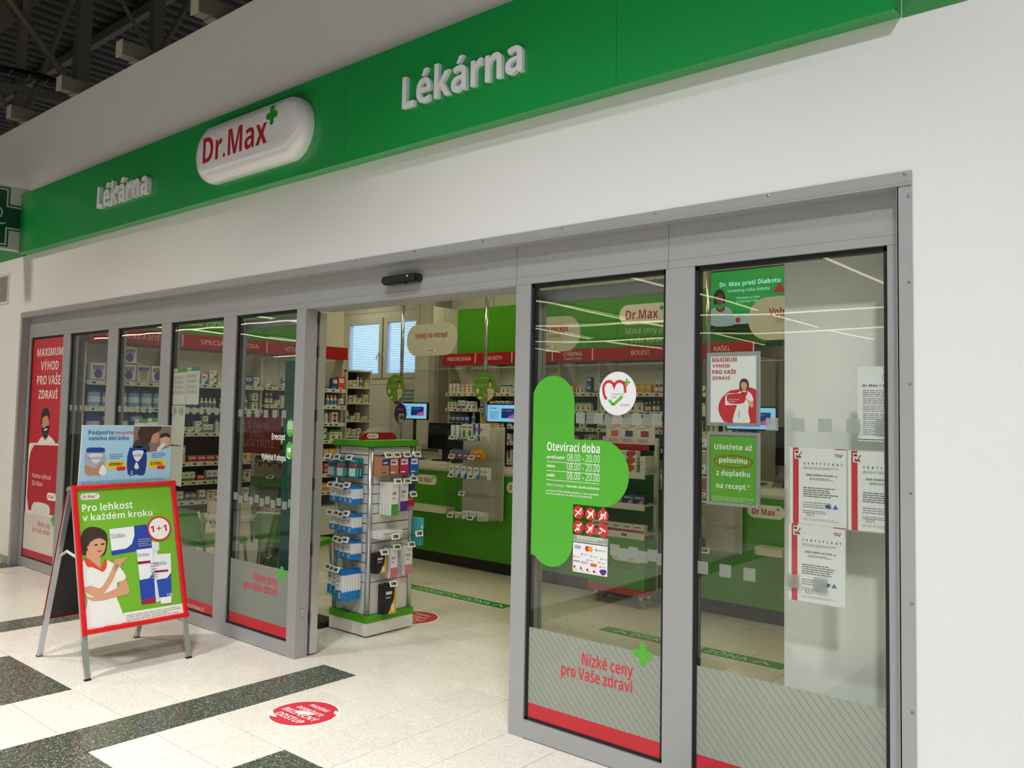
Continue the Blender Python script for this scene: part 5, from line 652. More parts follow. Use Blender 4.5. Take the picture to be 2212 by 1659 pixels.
MB().box(-13.5, -13.4, 3.45, 5.6, 0, 3.4, 'inner_white').build('wall_side', None, kind='structure')
prop(COL.objects[-1], 'white end wall of the staff area', 'wall')
MB().box(-13.5, -8.5, 3.30, 3.45, 0, 3.4, 'inner_white').build('wall_near', None, kind='structure')
prop(COL.objects[-1], 'white partition of the staff area', 'wall')
win8 = thing('window_8', 'white double casement window with blue-lit blinds in the staff area', 'window', (-9.9, WWY, WZ0), kind='structure')
MB().box(WX0, WX1, WWY + .12, WWY + .13, WZ0, WZ1, 'sky_glow').build('daylight_pane', win8)
for a, c in ((-10.85, -9.98), (-9.94, -8.9)):
    f = MB(); t = .075
    f.box(a, a + t, WWY - .02, WWY + .06, WZ0, WZ1, 'shelf_white').box(c - t, c, WWY - .02, WWY + .06, WZ0, WZ1, 'shelf_white')
    f.box(a + t, c - t, WWY - .02, WWY + .06, WZ0, WZ0 + t, 'shelf_white').box(a + t, c - t, WWY - .02, WWY + .06, WZ1 - t, WZ1, 'shelf_white')
    fo = f.build('casement', win8)
    hx = c - t / 2 if a < -10 else a + t / 2
    MB().box(hx - .012, hx + .012, WWY - .035, WWY - .02, 2.36, 2.42, 'letter_white').tube([(hx, WWY - .05, 2.41), (hx + (.05 if a > -10 else -.05), WWY - .055, 2.30)], .009, 'letter_white', 8).build('handle', fo)
    n = 30
    for k in range(n):
        z = WZ0 + t + (WZ1 - WZ0 - 2 * t) * (k + .5) / n
        MB().add([(a + t, WWY + .005, z - .008), (c - t, WWY + .005, z - .008), (c - t, WWY + .022, z + .010), (a + t, WWY + .022, z + .010)], [(0, 1, 2, 3)], 'blind').build('slat', fo)
MB().box(-9.98, -9.94, WWY - .01, WWY + .05, WZ0, WZ1, '#8b8b86').build('middle_post', win8)

ceil = MB().box(-13.5, -0.7, 0.12, 5.65, 3.4, 3.45, 'inner_white').build('ceiling', None, kind='structure')
prop(ceil, 'white suspended ceiling inside the shop', 'ceiling')
for k, (x, y) in enumerate([(-7.2, 1.6), (-5.4, 1.6), (-3.6, 1.6), (-1.9, 1.6), (-7.0, 3.6), (-5.2, 3.6), (-3.4, 3.6), (-10.2, 4.6)]):
    t = thing('ceiling_light', 'square white light panel in the shop ceiling, ' + ordinal(k) + ' of eight', 'light', (x, y, 3.38), group='ceiling light panels')
    f = MB(); h = .31
    f.box(x - h, x + h, y - h, y - h + .02, 3.375, 3.4, 'shelf_white').box(x - h, x + h, y + h - .02, y + h, 3.375, 3.4, 'shelf_white')
    f.box(x - h, x - h + .02, y - h + .02, y + h - .02, 3.375, 3.4, 'shelf_white').box(x + h - .02, x + h, y - h + .02, y + h - .02, 3.375, 3.4, 'shelf_white')
    f.build('frame', t)
    MB().box(x - h + .02, x + h - .02, y - h + .02, y + h - .02, 3.385, 3.395, 'panel_glow').build('diffuser', t)

# ---- steel roof over the hall: ribbed deck, truss seen over the wall, beam ends on the wall top
roof = thing('roof', 'dark ribbed steel roof deck above the hall', 'roof', (-5, 0, 9.0), kind='structure')
q = MB(); P = []
x = -46.0
while x < 14:
    P += [(x, 9.0), (x + .16, 9.0), (x + .20, 9.08), (x + .31, 9.08)]; x += .35
vs_ = [(a, -36, z) for a, z in P] + [(a, 22, z) for a, z in P]; n = len(P)
q.add(vs_, [(i, i + 1, n + i + 1, n + i) for i in range(n - 1)], 'roof_sheet'); q.build('roof_sheet', roof)
for y in (1.2, 4.0, 7.0, 10.0):
    MB().box(-30, 6, y, y + .12, 8.82, 9.0, 'truss_paint').build('purlin', roof)
TXX = -14.0
tr = thing('roof_truss', 'grey painted steel truss under the dark roof', 'truss', (TXX, 2, 5.5))
def bar(name, a, c, w, d=.06, mt='truss_paint'):
    """flat or square member between (y, z) points in the truss plane"""
    a, c = Vector(a), Vector(c); n = Vector((-(c - a).y, (c - a).x)).normalized() * w / 2
    MB().prism([tuple(a + n), tuple(a - n), tuple(c - n), tuple(c + n)], 'x', TXX - d, TXX + d, mt).build(name, tr)
bar('bottom_chord', (-3.0, 6.03), (9.0, 6.75), .11, .10)
bar('column', (2.44, 5.6), (2.44, 9.0), .19, .11)
bar('column', (3.65, 5.6), (3.65, 9.0), .19, .10)
bar('column', (1.56, 5.2), (1.56, 9.0), .10, .08)
for a, c, r in (((1.20, 7.75), (2.36, 6.50), .06), ((2.30, 8.25), (1.60, 5.82), .045), ((2.90, 8.40), (3.60, 7.45), .035), ((4.30, 9.0), (3.66, 7.55), .05), ((1.10, 6.5), (1.50, 5.65), .035)):
    MB().tube([(TXX + .08, *a), (TXX + .08, *c)], r, 'truss_paint', 10).build('brace', tr)
bar('gusset_plate', (1.0, 7.0), (1.75, 8.0), .30, .02)
tray = thing('cable_tray', 'wire cable tray with black cables on the truss chord', 'cable tray', (TXX + .25, 1.5, 6.45))
for z in (6.38, 6.47): MB().tube([(TXX + .25, -3, z - .06), (TXX + .25, 2.75, z + .02)], .008, 'steel', 6).build('wire', tray)
for k in range(16):
    y = -1.2 + k * .25; z = 6.37 + (y + 3) * .014
    MB().tube([(TXX + .24, y, z - .05), (TXX + .26, y + .06, z + .08)], .007, 'steel', 6).build('wire', tray)
for k, r in enumerate((.035, .03, .03)):
    MB().tube(curve([(TXX + .2 - k * .05, -3, 6.37), (TXX + .2 - k * .05, 0.6, 6.44 + k * .02), (TXX + .2 - k * .05, 1.9, 6.53 + k * .04), (TXX + .2 - k * .05, 2.75, 6.40)], 5, False), r, 'gasket', 8).build('cable', tray)
# square beam ends lying on the wall top
for k, x in enumerate((-4.35, -5.50, -6.66, -7.82, -9.0)):
    t = thing('beam', 'hollow steel beam end resting on the wall top, ' + ordinal(k) + ' from the shop door side', 'beam', (x, 0, WT), group='beam ends on the wall top')
    MB().box(x - .05, x + .05, -0.20, 2.0, WT + .012, WT + .13, 'truss_paint').build('beam_body', t)
    MB().box(x - .053, x + .053, -0.206, -0.20, WT + .008, WT + .134, 'beam_box').build('end_cap', t)
    MB().box(x - .06, x + .06, -0.1, 0.1, WT, WT + .012, '#7a6a58').build('bearing_pad', t)

# ================================================================ signs on the wall
FX0, FX1, FZ0, FZ1, FY = -8.735, -0.843, 2.943, 3.513, -0.14
fas = thing('fascia_sign', 'long green sign box across the white wall above the shop front', 'sign', (-4.8, FY, FZ0))
SEAM = [FX0, -7.50, -3.843, -1.985, FX1]
for a, c in zip(SEAM, SEAM[1:]):
    MB().box(a + .001, c - .001, FY, FY + .012, FZ0 + .012, FZ1, 'sign_green').build('face_panel', fas)
MB().box(FX0, FX1, FY + .012, WY, FZ0 + .001, FZ0 + .014, 'sign_green').box(FX0, FX1, FY - .001, FY + .02, FZ0, FZ0 + .012, 'sign_green').build('bottom_tray', fas)
MB().box(FX0, FX1, FY + .012, WY, FZ1 - .012, FZ1, 'sign_green').build('top_tray', fas)
MB().box(FX1 - .012, FX1, FY + .012, WY, FZ0 + .014, FZ1 - .012, 'sign_green').build('end_plate', fas)
MB().box(FX0, FX0 + .012, FY + .012, WY, FZ0 + .014, FZ1 - .012, 'sign_green').build('end_plate', fas)

def letters3d(s, x0, x1, zb, cap, y, depth, m, name, label, bold):
    """raised letters, each letter a part of the word"""
    root = thing(name, label, 'sign letters', ((x0 + x1) / 2, y, zb))
    runs = text_runs(s, bold, 6); xs_ = [x + p[0] for x, v, f in runs for p in v]
    fx0 = min(xs_); sx = (x1 - x0) / (max(xs_) - fx0); sz = cap / CAP
    for dx, vs0, fs0 in runs:
        # front, back and rim
        bm = MB(); n = len(vs0)
        F = [(x0 + (p[0] + dx - fx0) * sx, y - depth, zb + p[1] * sz) for p in vs0]
        B = [(a[0], y, a[2]) for a in F]
        cnt = {}
        for f in fs0:
            for a, c in zip(f, f[1:] + f[:1]): cnt[(a, c)] = 1
        rim = [(c, a, n + a, n + c) for (a, c) in cnt if (c, a) not in cnt]
        bm.add(F + B, [tuple(f) for f in fs0] + [tuple(n + q for q in f[::-1]) for f in fs0] + rim, m)
        bm.build('letter', root)
    return root
letters3d('Lékárna', -3.338, -2.502, 3.140, 0.170, FY, 0.022, 'letter_white', 'sign_word', 'large raised white word between the capsule sign and the white end of the wall', 0.026)
letters3d('Lékárna', -7.0, -6.15, 3.122, 0.175, FY, 0.035, 'letter_white', 'sign_word', 'raised white word on the green box beside the pharmacy cross', 0.026)

# capsule sign
cap = thing('capsule_sign', 'glossy white capsule light box with red name and green plus', 'sign', (-4.765, FY, 3.03))
px0, px1, pz0, pz1 = -5.40, -4.14, 3.035, 3.432
rings = []; h = (pz1 - pz0) / 2
prof = [(0, 0), (0.0, .035), (.008, .055), (.025, .075), (.05, .088), (.085, .094), (.12, .096)]
vs_ = []; fs = []; base = None
for ins, dep in prof:
    rg = rrect(px0 + ins, pz0 + ins, px1 - ins, pz1 - ins, h - ins, 14); vs_ += [(x, FY - dep, z) for x, z in rg]; nn = len(rg)
for i in range(len(prof) - 1):
    for k in range(nn): fs.append((i * nn + k, i * nn + (k + 1) % nn, (i + 1) * nn + (k + 1) % nn, (i + 1) * nn + k))
fs.append([(len(prof) - 1) * nn + k for k in range(nn)])
MB().add(vs_, [f for f in fs], 'pill_white').build('shell', cap, smooth=True)
a = Art((0, FY - .0962, 0))
a.text('Dr.Max', -5.245, 3.163, 0.172, 'logo_red', 0, w=0.755, bold=0.024, res=5)
a.build(cap, 'lettering')
a = Art((0, FY - .0962, 0)); a.poly(plus_shape(-4.443, 3.325, .062, .021), '#128a1e', 0); a.build(cap, 'plus_mark')

# projecting pharmacy cross
cx = -8.74
cr = thing('cross_sign', 'projecting light box with dark green pharmacy cross', 'sign', (cx, -.36, 2.975))
MB().box(cx - .12, cx, -0.655, -0.062, 2.975, 3.575, '#b9bcb6').build('light_box', cr)
def cross(u, v, r, w): return [(u - w, v - r), (u + w, v - r), (u + w, v - w), (u + r, v - w), (u + r, v + w), (u + w, v + w), (u + w, v + r), (u - w, v + r), (u - w, v + w), (u - r, v + w), (u - r, v - w), (u - w, v - w)]
a = Art((cx, -.36, 3.275), (0, 1, 0), (0, 0, 1))
a.poly(cross(0, 0, .283, .125), '#004a38', 0).poly(cross(0, 0, .268, .11), '#b9bcb6', 1).poly(cross(0, 0, .254, .096), '#003d2b', 2)
a.build(cr, 'cross_mark')
a = Art((cx, -.36, 3.275), (0, 1, 0), (0, 0, 1))
ring = [(0.0 + .062 * math.cos(t), .035 + .062 * math.sin(t)) for t in [math.radians(d) for d in range(-60, 235, 12)]]
a.line(ring, .014, '#a9b4a8', 3)
a.poly([(-.09, -.07), (.02, -.06), (.105, -.055), (.07, -.075), (.03, -.078)], '#a9b4a8', 3).poly([(-.01, -.2), (.01, -.2), (.012, -.07), (-.012, -.07)], '#a9b4a8', 3).poly([(-.06, -.2), (.06, -.2), (.05, -.215), (-.05, -.215)], '#a9b4a8', 3)
a.build(cr, 'snake_emblem')

# vent grille
vg = thing('vent_grille', 'pale wall vent grille with fine louvres under the green stripe', 'vent', (-9.4, WY, 2.51))
MB().box(-9.62, -9.16, WY - .012, WY, 2.505, 2.53, 'shelf_white').box(-9.62, -9.16, WY - .012, WY, 2.785, 2.81, 'shelf_white').box(-9.18, -9.16, WY - .012, WY, 2.53, 2.785, 'shelf_white').box(-9.62, -9.60, WY - .012, WY, 2.53, 2.785, 'shelf_white').build('frame', vg)
for k in range(14):
    z = 2.535 + k * .018
    MB().box(-9.60, -9.18, WY - .009, WY - .001, z, z + .008, '#9a968c').build('slat', vg)

# ---- lamps of the hall: pendants (seen in reflections) and long tube runs
for k, (x, y, z, e, lc, ls) in enumerate(HALL_LAMPS):
    t = thing('pendant_lamp', 'grey bell-shaped high pendant lamp over the hall, ' + ordinal(k) + ' of six', 'lamp', (x, y, z), group='hall pendant lamps')
    MB().lathe([(.30, .0), (.31, .005), (.24, .18), (.12, .30), (.09, .42)], (x, y, z + .02), 'steel', 20).build('lamp_shade', t, smooth=True)
    MB().tube([(x, y, z + .42), (x, y, 9.0)], .008, 'steel', 6).build('suspension_rod', t)
tubes = [((x, -9.0, 4.7), (x, -31.0, 4.7)) for x in (3.0, -1.5, -6.0, -10.5, -15.0, -20.0, -26.0, -33.0)]
tubes += [((-12.0, -12.0, 4.55), (2.0, -12.0, 4.55)), ((-40.0, -14.0, 4.55), (-14.0, -14.0, 4.55)), ((-24.0, -20.0, 4.55), (4.0, -20.0, 4.55)), ((-42.0, -25.0, 4.55), (-8.0, -25.0, 4.55))]
for k, (p, c) in enumerate(tubes):
    t = thing('tube_light', 'long bare tube light hung over the hall, ' + ordinal(k) + ' of twelve', 'light', p, group='hall tube lights')
    MB().tube([p, c], .022, 'lamp_glow', 8).build('glowing_tube', t)
    p2, c2 = Vector(p) + Vector((0, 0, .06)), Vector(c) + Vector((0, 0, .06))
    MB().tube([p2, c2], .05, 'steel', 8).build('batten', t)
    for q_ in (p2, c2): MB().tube([q_, (q_.x, q_.y, 9.0)], .004, 'steel', 5).build('suspension_wire', t)

# ================================================================ A-frame sign
af = thing('a_frame_sign', 'red framed folding pavement sign with green poster', 'pavement sign', (-5.19, -.725, 0))
U, V = Vector((0, 1, 0)), Vector((-.305, 0, 1.05)).normalized(); N = U.cross(V); O = Vector((-4.825, -1.03, 0))
V2 = Vector((.345, 0, 1.05)).normalized(); N2 = V2.cross(U); O2 = Vector((-5.515, -1.03, 0))      # rear leaf, leaning the other way
def slab(O_, V_, N_, u0, u1, v0, v1, d0, d1, m, mb=None):
    mb = mb or MB(); P = []
    for d in (d0, d1):
        for u, v in ((u0, v0), (u1, v0), (u1, v1), (u0, v1)): P.append(tuple(O_ + U * u + V_ * v + N_ * d))
    return mb.add(P, [(0, 3, 2, 1), (4, 5, 6, 7), (0, 1, 5, 4), (1, 2, 6, 5), (2, 3, 7, 6), (3, 0, 4, 7)], m)
def rail(O_, V_, N_, u0, u1, v0, v1, m, name, d=.0):
    """rounded snap-frame rail"""
    horiz = (u1 - u0) > (v1 - v0); mb = MB(); pr = [(-1, 0), (-.95, .55), (-.6, .9), (0, 1), (.6, .9), (.95, .55), (1, 0)]
    ring = []
    for end in (0, 1):
        for s_, hh in pr:
            if horiz: u, v = (u0, u1)[end], (v0 + v1) / 2 + s_ * (v1 - v0) / 2
            else: u, v = (u0 + u1) / 2 + s_ * (u1 - u0) / 2, (v0, v1)[end]
            ring.append(tuple(O_ + U * u + V_ * v + N_ * (d + hh * .014)))
    n = len(pr); fs = [(i, i + 1, n + i + 1, n + i) for i in range(n - 1)] + [list(range(n)), list(range(n, 2 * n))[::-1]]
    mb.add(ring, fs if not horiz else [f[::-1] if isinstance(f, list) else tuple(reversed(f)) for f in fs], m); mb.build(name, af)
for (O_, V_, N_, nm) in ((O, V, N, 'f'), (O2, V2, N2, 'r')):
    for u0, u1 in ((-.004, .03), (.592, .626)):
        slab(O_, V_, N_, u0 + .003, u1 - .003, 0.012, 1.085, -.022, -.002, 'alu_bright').build('leg', af)
        slab(O_, V_, N_, u0 + .001, u1 - .001, 0.0, 0.012, -.024, 0, 'gasket').build('foot', af)
    vb = .243
    rail(O_, V_, N_, -.004, .026, vb, 1.093, 'frame_red', 'frame_side'); rail(O_, V_, N_, .598, .628, vb, 1.093, 'frame_red', 'frame_side')
    rail(O_, V_, N_, -.004, .628, vb, vb + .03, 'frame_red', 'frame_rail'); rail(O_, V_, N_, -.004, .628, 1.063, 1.093, 'frame_red', 'frame_rail')
    slab(O_, V_, N_, .02, .604, vb + .02, 1.075, -.012, -.004, 'gasket' if nm == 'f' else 'kick_black').build('backing_board', af)
slab(O, V, N, -.006, .63, 1.075, 1.092, -.06, -.012, 'alu_bright').build('hinge_bar', af)
MB().tube([(-5.02, -1.015, .64), (-5.19, -1.015, .665)], .008, '#c9c8c0', 8).tube([(-5.19, -1.015, .665), (-5.34, -1.015, .60)], .008, '#c9c8c0', 8).build('spreader_arm', af)
pa = ART['af']
a = Art(O + N * -.004, U, V)
a.rect(.02, .262, .604, 1.07, '#74b72b', 0)
for nm, m, k in (('hair', 'hair_brown', 2), ('neck', 'skin', 3), ('face', 'skin', 4), ('shirt', '#f1efec', 4), ('fringe', 'hair_brown', 5), ('collar1', '#e2483a', 5), ('collar2', '#e2483a', 5), ('arm2', 'skin', 5), ('sleeve2', '#f4f2ef', 6), ('arm1', 'skin', 6), ('sleeve1', '#f4f2ef', 7)):
    a.blob(pa[nm], m, k)
a.blob(pa['eyes'], '#2a1c18', 6).blob(pa['eyes2'], '#2a1c18', 6).blob(pa['mouth'], '#a8433f', 6)
for nm, m, k in (('carton', '#e6e8ee', 1), ('boxblue', '#2444a8', 2), ('boxwhite', '#f2f3f6', 3), ('tboxside', '#dfe2ea', 4), ('tboxblue', '#2347ae', 5), ('tboxwhite', '#f3f4f7', 6), ('tubeblue', '#2450b4', 7), ('tubewhite', '#eff1f4', 8), ('tubecap', '#f2f3f5', 7), ('red1', '#8d1b45', 7), ('red2', '#8d1b45', 9), ('price', '#a01b4a', 7), ('footer', '#f0efe9', 8)):
    a.poly(pa[nm], m, k)
a.bars(.36, .70, .44, .75, 4, '#9aa0ae', 4).bars(.42, .50, .475, .60, 6, '#9aa0ae', 8).bars(.25, .277, .59, .318, 4, '#8d8d88', 9, .35)
(u, v), (u2, _) = pa['ring']; r = u2 - u
a.oval(u, v, r, r, '#d3202b', 9).oval(u, v, r * .87, r * .87, '#f6f3ef', 10)
a.textq('1+1', pa['t11'], '#c9202b', 11, .03)
(x0, y0), (x1, y1) = pa['logo']; a.pill_logo((x0 + x1) / 2, (y0 + y1) / 2, x1 - x0, 1)
a.textq('Pro lehkost', pa['t1'], '#f2f7ea', 1, .022).textq('v každém kroku', pa['t2'], '#f2f7ea', 1, .022)
a.textq('DioMax', pa['dio1'], '#3a3f52', 4).textq('DioMax', pa['dio2'], '#3a3f52', 7).textq('DioMax', pa['dio3'], '#3a3f52', 9)
a.text('125', .505, .385, .016, '#f3e6ea', 9, bold=.03)
a.build(af, 'poster_print')
tp_ = thing('topper_poster', 'pale blue baby formula advert board standing on top of the red pavement sign', 'poster', (-5.15, -.71, 1.04))
MB().prism([(-.987, 1.045), (-.424, 1.045), (-.424, 1.40), (-.977, 1.402)], 'x', -5.157, -5.151, '#e9edf0').build('board', tp_)
pa = ART['tp']; a = Art((-5.151, -1.0, 1.04), (0, 1, 0), (0, 0, 1))
a.poly([(.026, .358), (.574, .356), (.574, .008), (.014, .01)], '#a9d3ea', 0)
a.poly([(min(max(x, .33), .573), min(y, .355)) for x, y in pa['photo']], '#8a7468', 1)
for nm, m, k in (('shirt', '#35453c', 2), ('face', '#c98f74', 2), ('hair', '#4a2f24', 3), ('baby', '#d8a48b', 3), ('bhair', '#33231d', 4), ('bottle', '#dfe8ea', 4), ('can1', '#aab0ba', 2), ('can1b', '#b98c6a', 3), ('shield1', '#dfe3e8', 4), ('drop1', '#f2f1ee', 4), ('can2', '#1a3a86', 2), ('shield2', '#e6eaf0', 4), ('drop2', '#e6eaf0', 4)):
    a.blob([(x, min(y, .354)) for x, y in curve(pa[nm], 3)], m, k, 1)
a.poly(pa['lid1'], '#1d3f93', 5).poly(pa['lid2'], '#1d3f93', 5)
for nm, m, k in (('pill1', '#f2c417', 2), ('pill2', '#f2c417', 2), ('rp1', '#d22a35', 3), ('rp2', '#d22a35', 3)):
    (x0, y0), (x1, y1) = pa[nm]; a.rr(min(x0, x1), min(y0, y1), max(x0, x1), max(y0, y1), m, k)
a.textq('Podpořte', pa['t1'], '#24457f', 1, .012).textq('imunitu', pa['t1b'], '#d2324e', 2, .02).textq('vašeho děťátka', pa['t2'], '#24457f', 1, .012)
a.textq('499Kč', pa['n1'], '#1d2a44', 4, .025).textq('419Kč', pa['n2'], '#1d2a44', 4, .025).textq('Nutrilon', pa['brand1'], '#27407f', 6, .01).textq('Nutrilon', pa['brand2'], '#27407f', 6, .01)
a.text('2', .32, .06, .02, '#e6eaf0', 6, bold=.02)
a.bars(.03, .012, .54, .032, 3, '#6f9bbd', 1, .4).bars(.19, .155, .27, .19, 3, '#4a7ba8', 1, .5).bars(.45, .155, .54, .19, 3, '#4a7ba8', 1, .5)
a.build(tp_, 'poster_print')

# ---- floor stickers
def floor_disc(name, label, x, y, r, dirty=False):
    t = thing(name, label, 'floor sticker', (x, y, 0))
    MB().prism(oval(x, y, r, r, 40), 'z', 0.0, 0.0008, '#f4efe9').build('backing_sheet', t)
    a = Art((x, y, 0.0008), (1, 0, 0), (0, 1, 0), .0002); a.STEP = .00015
    a.oval(0, 0, r * .95, r * .95, '#cf2b3f', 0)
    for s_, v, hh, w in (('PROSÍME', .45, .16, .8), ('DODRŽUJTE', .12, .17, 1.1), ('BEZPEČNÝ', -.24, .22, 1.45), ('ODSTUP', -.60, .24, 1.15)):
        a.text(s_, 0, v * r, hh * r, '#f2e6e2', 1, w=w * r, al='c', bold=.015)
    if dirty:
        a.blob([(-.28 * r, .0), (-.1 * r, .1 * r), (.18 * r, .16 * r), (.3 * r, .08 * r), (.1 * r, -.05 * r), (-.1 * r, -.16 * r), (-.22 * r, -.12 * r)], '#f6f0ea', 2)
        a.blob([(.5 * r, .72 * r), (.62 * r, .55 * r), (.8 * r, .52 * r), (.84 * r, .40 * r), (.9 * r, .3 * r), (.76 * r, .62 * r)], '#f4efe9', 2)
        a.blob([(-.5 * r, -.62 * r), (-.3 * r, -.7 * r), (-.55 * r, -.76 * r), (-.7 * r, -.62 * r), (-.78 * r, -.5 * r), (-.6 * r, -.58 * r)], '#f4efe9', 2)
    a.build(t, 'print')
floor_disc('floor_sticker', 'worn red round distance sticker on the tiles before the doorway', -3.56, -.503, .178, True)
floor_disc('floor_sticker', 'red round floor sticker half hidden behind the revolving display stand', -4.62, 1.22, .20)
def zone(x0, x1, label):
    y0, y1 = 1.90, 2.03
    t = thing('floor_strip', label, 'floor sticker', ((x0 + x1) / 2, 1.96, 0), group='green zone strips')
    MB().box(x0, x1, y0, y1, 0, .0008, '#2f8f2f').build('strip', t)
    a = Art(((x0 + x1) / 2, y0, .0008), (1, 0, 0), (0, 1, 0), .0002)
    a.text('DISKRÉTNÍ ZÓNA', 0, .03, .068, '#d8ecd0', 0, w=.86, al='c', bold=.008)
    for u in (-.52, .52): a.line([(u - .05, .04), (u, .085), (u + .05, .04)], .014, '#d8ecd0', 0)
    a.build(t, 'lettering')
zone(-5.55, -4.33, 'green floor strip lettered in white, seen through the open doorway')
zone(-3.43, -2.09, 'green floor strip lettered in white, seen through the opening hours glass')

# ================================================================ films and stickers on the glass (front of the panes at GY)
SY = GY - 0.0012
def sticker(name, label, pts, m, cat='sticker', y=SY, group=None):
    return MB().prism(pts, 'y', y, y - .0006, m).build(name, None, label, cat, group)
def R4(x0, z0, x1, z1): return [(x0, z0), (x1, z0), (x1, z1), (x0, z1)]

def frost(k, label, m):
    a, c = PANES[k]
    f = sticker('frosted_film', label, R4(a + .016, .165, c - .016, .515), m, 'film')
    r = sticker('red_film_strip', 'red film strip at the bottom of the ' + ('', 'formula milk panel', 'mother and child panel', 'taped notices panel', 'oval stickers panel', 'opening hours panel', 'certificates panel')[k], R4(a + .016, PZ0 + .014, c - .016, .165), 'poster_red', 'film')
    return f, r
frost(1, 'frosted film low on the panel showing formula milk shelves', 'film_plain')
frost(2, 'frosted film low on the panel before the mother and child sign', 'film_plain')
_, r4 = frost(3, 'frosted film low on the panel with taped notices', 'film_plain')
a = Art((0, SY - .0006, 0)); a.text('www.drmax.cz', -5.44, .105, .03, '#f0e6e4', 0, al='r', bold=.01); a.build(r4, 'lettering')
f5, _ = frost(4, 'frosted film with red slogan beside the doorway jamb', 'film_plain')
f6, _ = frost(5, 'striped frosted film with red slogan under the opening hours', 'film_stripe')
frost(6, 'wide striped frosted film under the certificates', 'film_stripe')
def slogan(parent, x0, x1, z1, z2, px, pz, pr_):
    a = Art((0, SY - .0006, 0))
    a.text('Nízké ceny', x1, z1, .052, '#cf2b40', 0, w=(x1 - x0) * .70, al='r', bold=.016)
    a.text('pro Vaše zdraví', x1, z2, .052, '#cf2b40', 0, w=x1 - x0, al='r', bold=.016); a.build(parent, 'lettering')
    a = Art((0, SY - .0006, 0)); a.poly(plus_shape(px, pz, pr_, pr_ * .34), 'bright_green', 1); a.build(parent, 'plus_mark')
slogan(f5, -4.955, -4.585, .405, .342, -4.537, .485, .05)
slogan(f6, -2.346, -1.964, .402, .335, -1.916, .509, .050)

# small frosted squares that mark the glass
SQ = [0]
def squares(k, xs, z0, z1, where, y=None):
    y = SY if y is None else y
    for i, x in enumerate(xs):
        zz = z0(i) if callable(z0) else z0
        s = MB().prism(R4(x, zz, x + .05, zz + .05), 'y', y, y - .0005, 'film_square')
        s.build('frosted_square', None, 'small frosted square, ' + ordinal(i) + ' in ' + where, 'sticker', 'frosted marking squares')
squares(1, [-7.80 + .1 * i for i in range(7)], 1.468, 1.518, 'the row across the formula milk panel')
squares(2, [-6.87 + .103 * i for i in range(6)], 1.468, 1.518, 'the row across the mother and child panel')
squares(3, [-6.0 + .1 * i for i in range(7)], 1.468, 1.518, 'the row crossing the taped notices')
squares(4, [-5.10 + .1 * i for i in range(6)], 1.462, 1.515, 'the upper row beside the doorway')
squares(4, [-5.12 + .062 * i for i in range(11)], lambda i: .888 if i % 2 else .905, 0, 'the lower staggered row beside the doorway')
squares(5, [-2.285 + .1 * i for i in range(5)], 1.482, 1.527, 'the upper row by the white heart sticker')
squares(5, [-2.285 + .1 * i + .05 for i in range(5)], 1.480, 1.526, 'the in-between upper row by the heart sticker', GY + .0085)
squares(5, [-2.089 + .0475 * i for i in range(6)], lambda i: .905 if i % 2 == 0 else .893, 0, 'the lower staggered row beside the payment card panel')
squares(6, [-1.372 + .1025 * i for i in range(5)], 1.475, 1.527, 'the upper row over the white board')
squares(6, [-1.665, -1.565, -1.463, -1.29, -1.185], .885, .937, 'the lower row under the framed posters')

# ---- red full-height poster film with the bearded man
a0, c0 = PANES[0]
p1 = sticker('poster_film', 'red full-height poster film of a bearded man in white shirt', R4(a0 + .016, PZ0 + .014, c0 - .016, PZ1 - .018), 'poster_red', 'poster')
pa = ART['p1']; a = Art((-8.70, SY - .0006, .085))
for nm, m, k in (('shirt', '#e9e6e6', 1), ('neck', '#b98468', 2), ('face', '#c98f70', 3), ('man_hair', '#2e2019', 4), ('beard', '#33231b', 4), ('smile', '#efe4de', 5)):
    a.blob(pa[nm], m, k)
a.blob([(x, y) for x, y in [(.225, 1.175), (.235, 1.17), (.245, 1.178), (.235, 1.184)]], '#2e2019', 5)
a.poly([(-.0 + .02, .41), (.03, 1.03), (.05, 1.065), (.70, 1.085), (.70, .41)], '#e8dedc', 5)
a.poly([(.05, .56), (.055, .90), (.09, .99), (.16, 1.05), (.70, 1.065), (.70, .44), (.10, .44)], '#b31c2a', 6)
for i in range(7): a.line([(.62 - i * .07, 1.03 - .01 * i), (.68 - i * .02, .95 - i * .05)], .004, '#c8404a', 7)
a.textq('MAXIMUM', pa['t'], '#f3e2df', 1, .022).textq('VÝHOD', pa['t2'], '#f3e2df', 1, .022).textq('PRO VAŠE', pa['t3'], '#f3e2df', 1, .022).textq('ZDRAVÍ', pa['t4'], '#f3e2df', 1, .022)
a.textq('Karta výhod', pa['k1'], '#f3e2df', 8).textq('Dr.Max', pa['k2'], '#f3e2df', 8)
pb = ART['p1b']
(x0, y0), (x1, y1) = pb['logo']; a.pill_logo((x0 + x1) / 2 + .02, (y0 + y1) / 2, .2, 9)
a.blob([(.2, .40), (.55, .42), (.56, .52), (.22, .52)], '#dcd9d6', 8)
a.rect(.016, .075, .72, .414, '#d6cfc4', 9).rect(.016, .014, .72, .078, '#b52a38', 10)
a.text('Nízké ceny', .62, .315, .045, '#c43a48', 11, w=.28, al='r', bold=.01).text('pro Vaše zdraví', .62, .255, .045, '#c43a48', 11, w=.40, al='r', bold=.01)
a.poly(plus_shape(.68, .40, .055, .02), 'bright_green', 11)
for i in range(22): a.line([(.03 + i * .03, .41), (.03 + i * .03 + .05, .30)], .003, '#c6beb2', 10)
a.build(p1, 'poster_print')

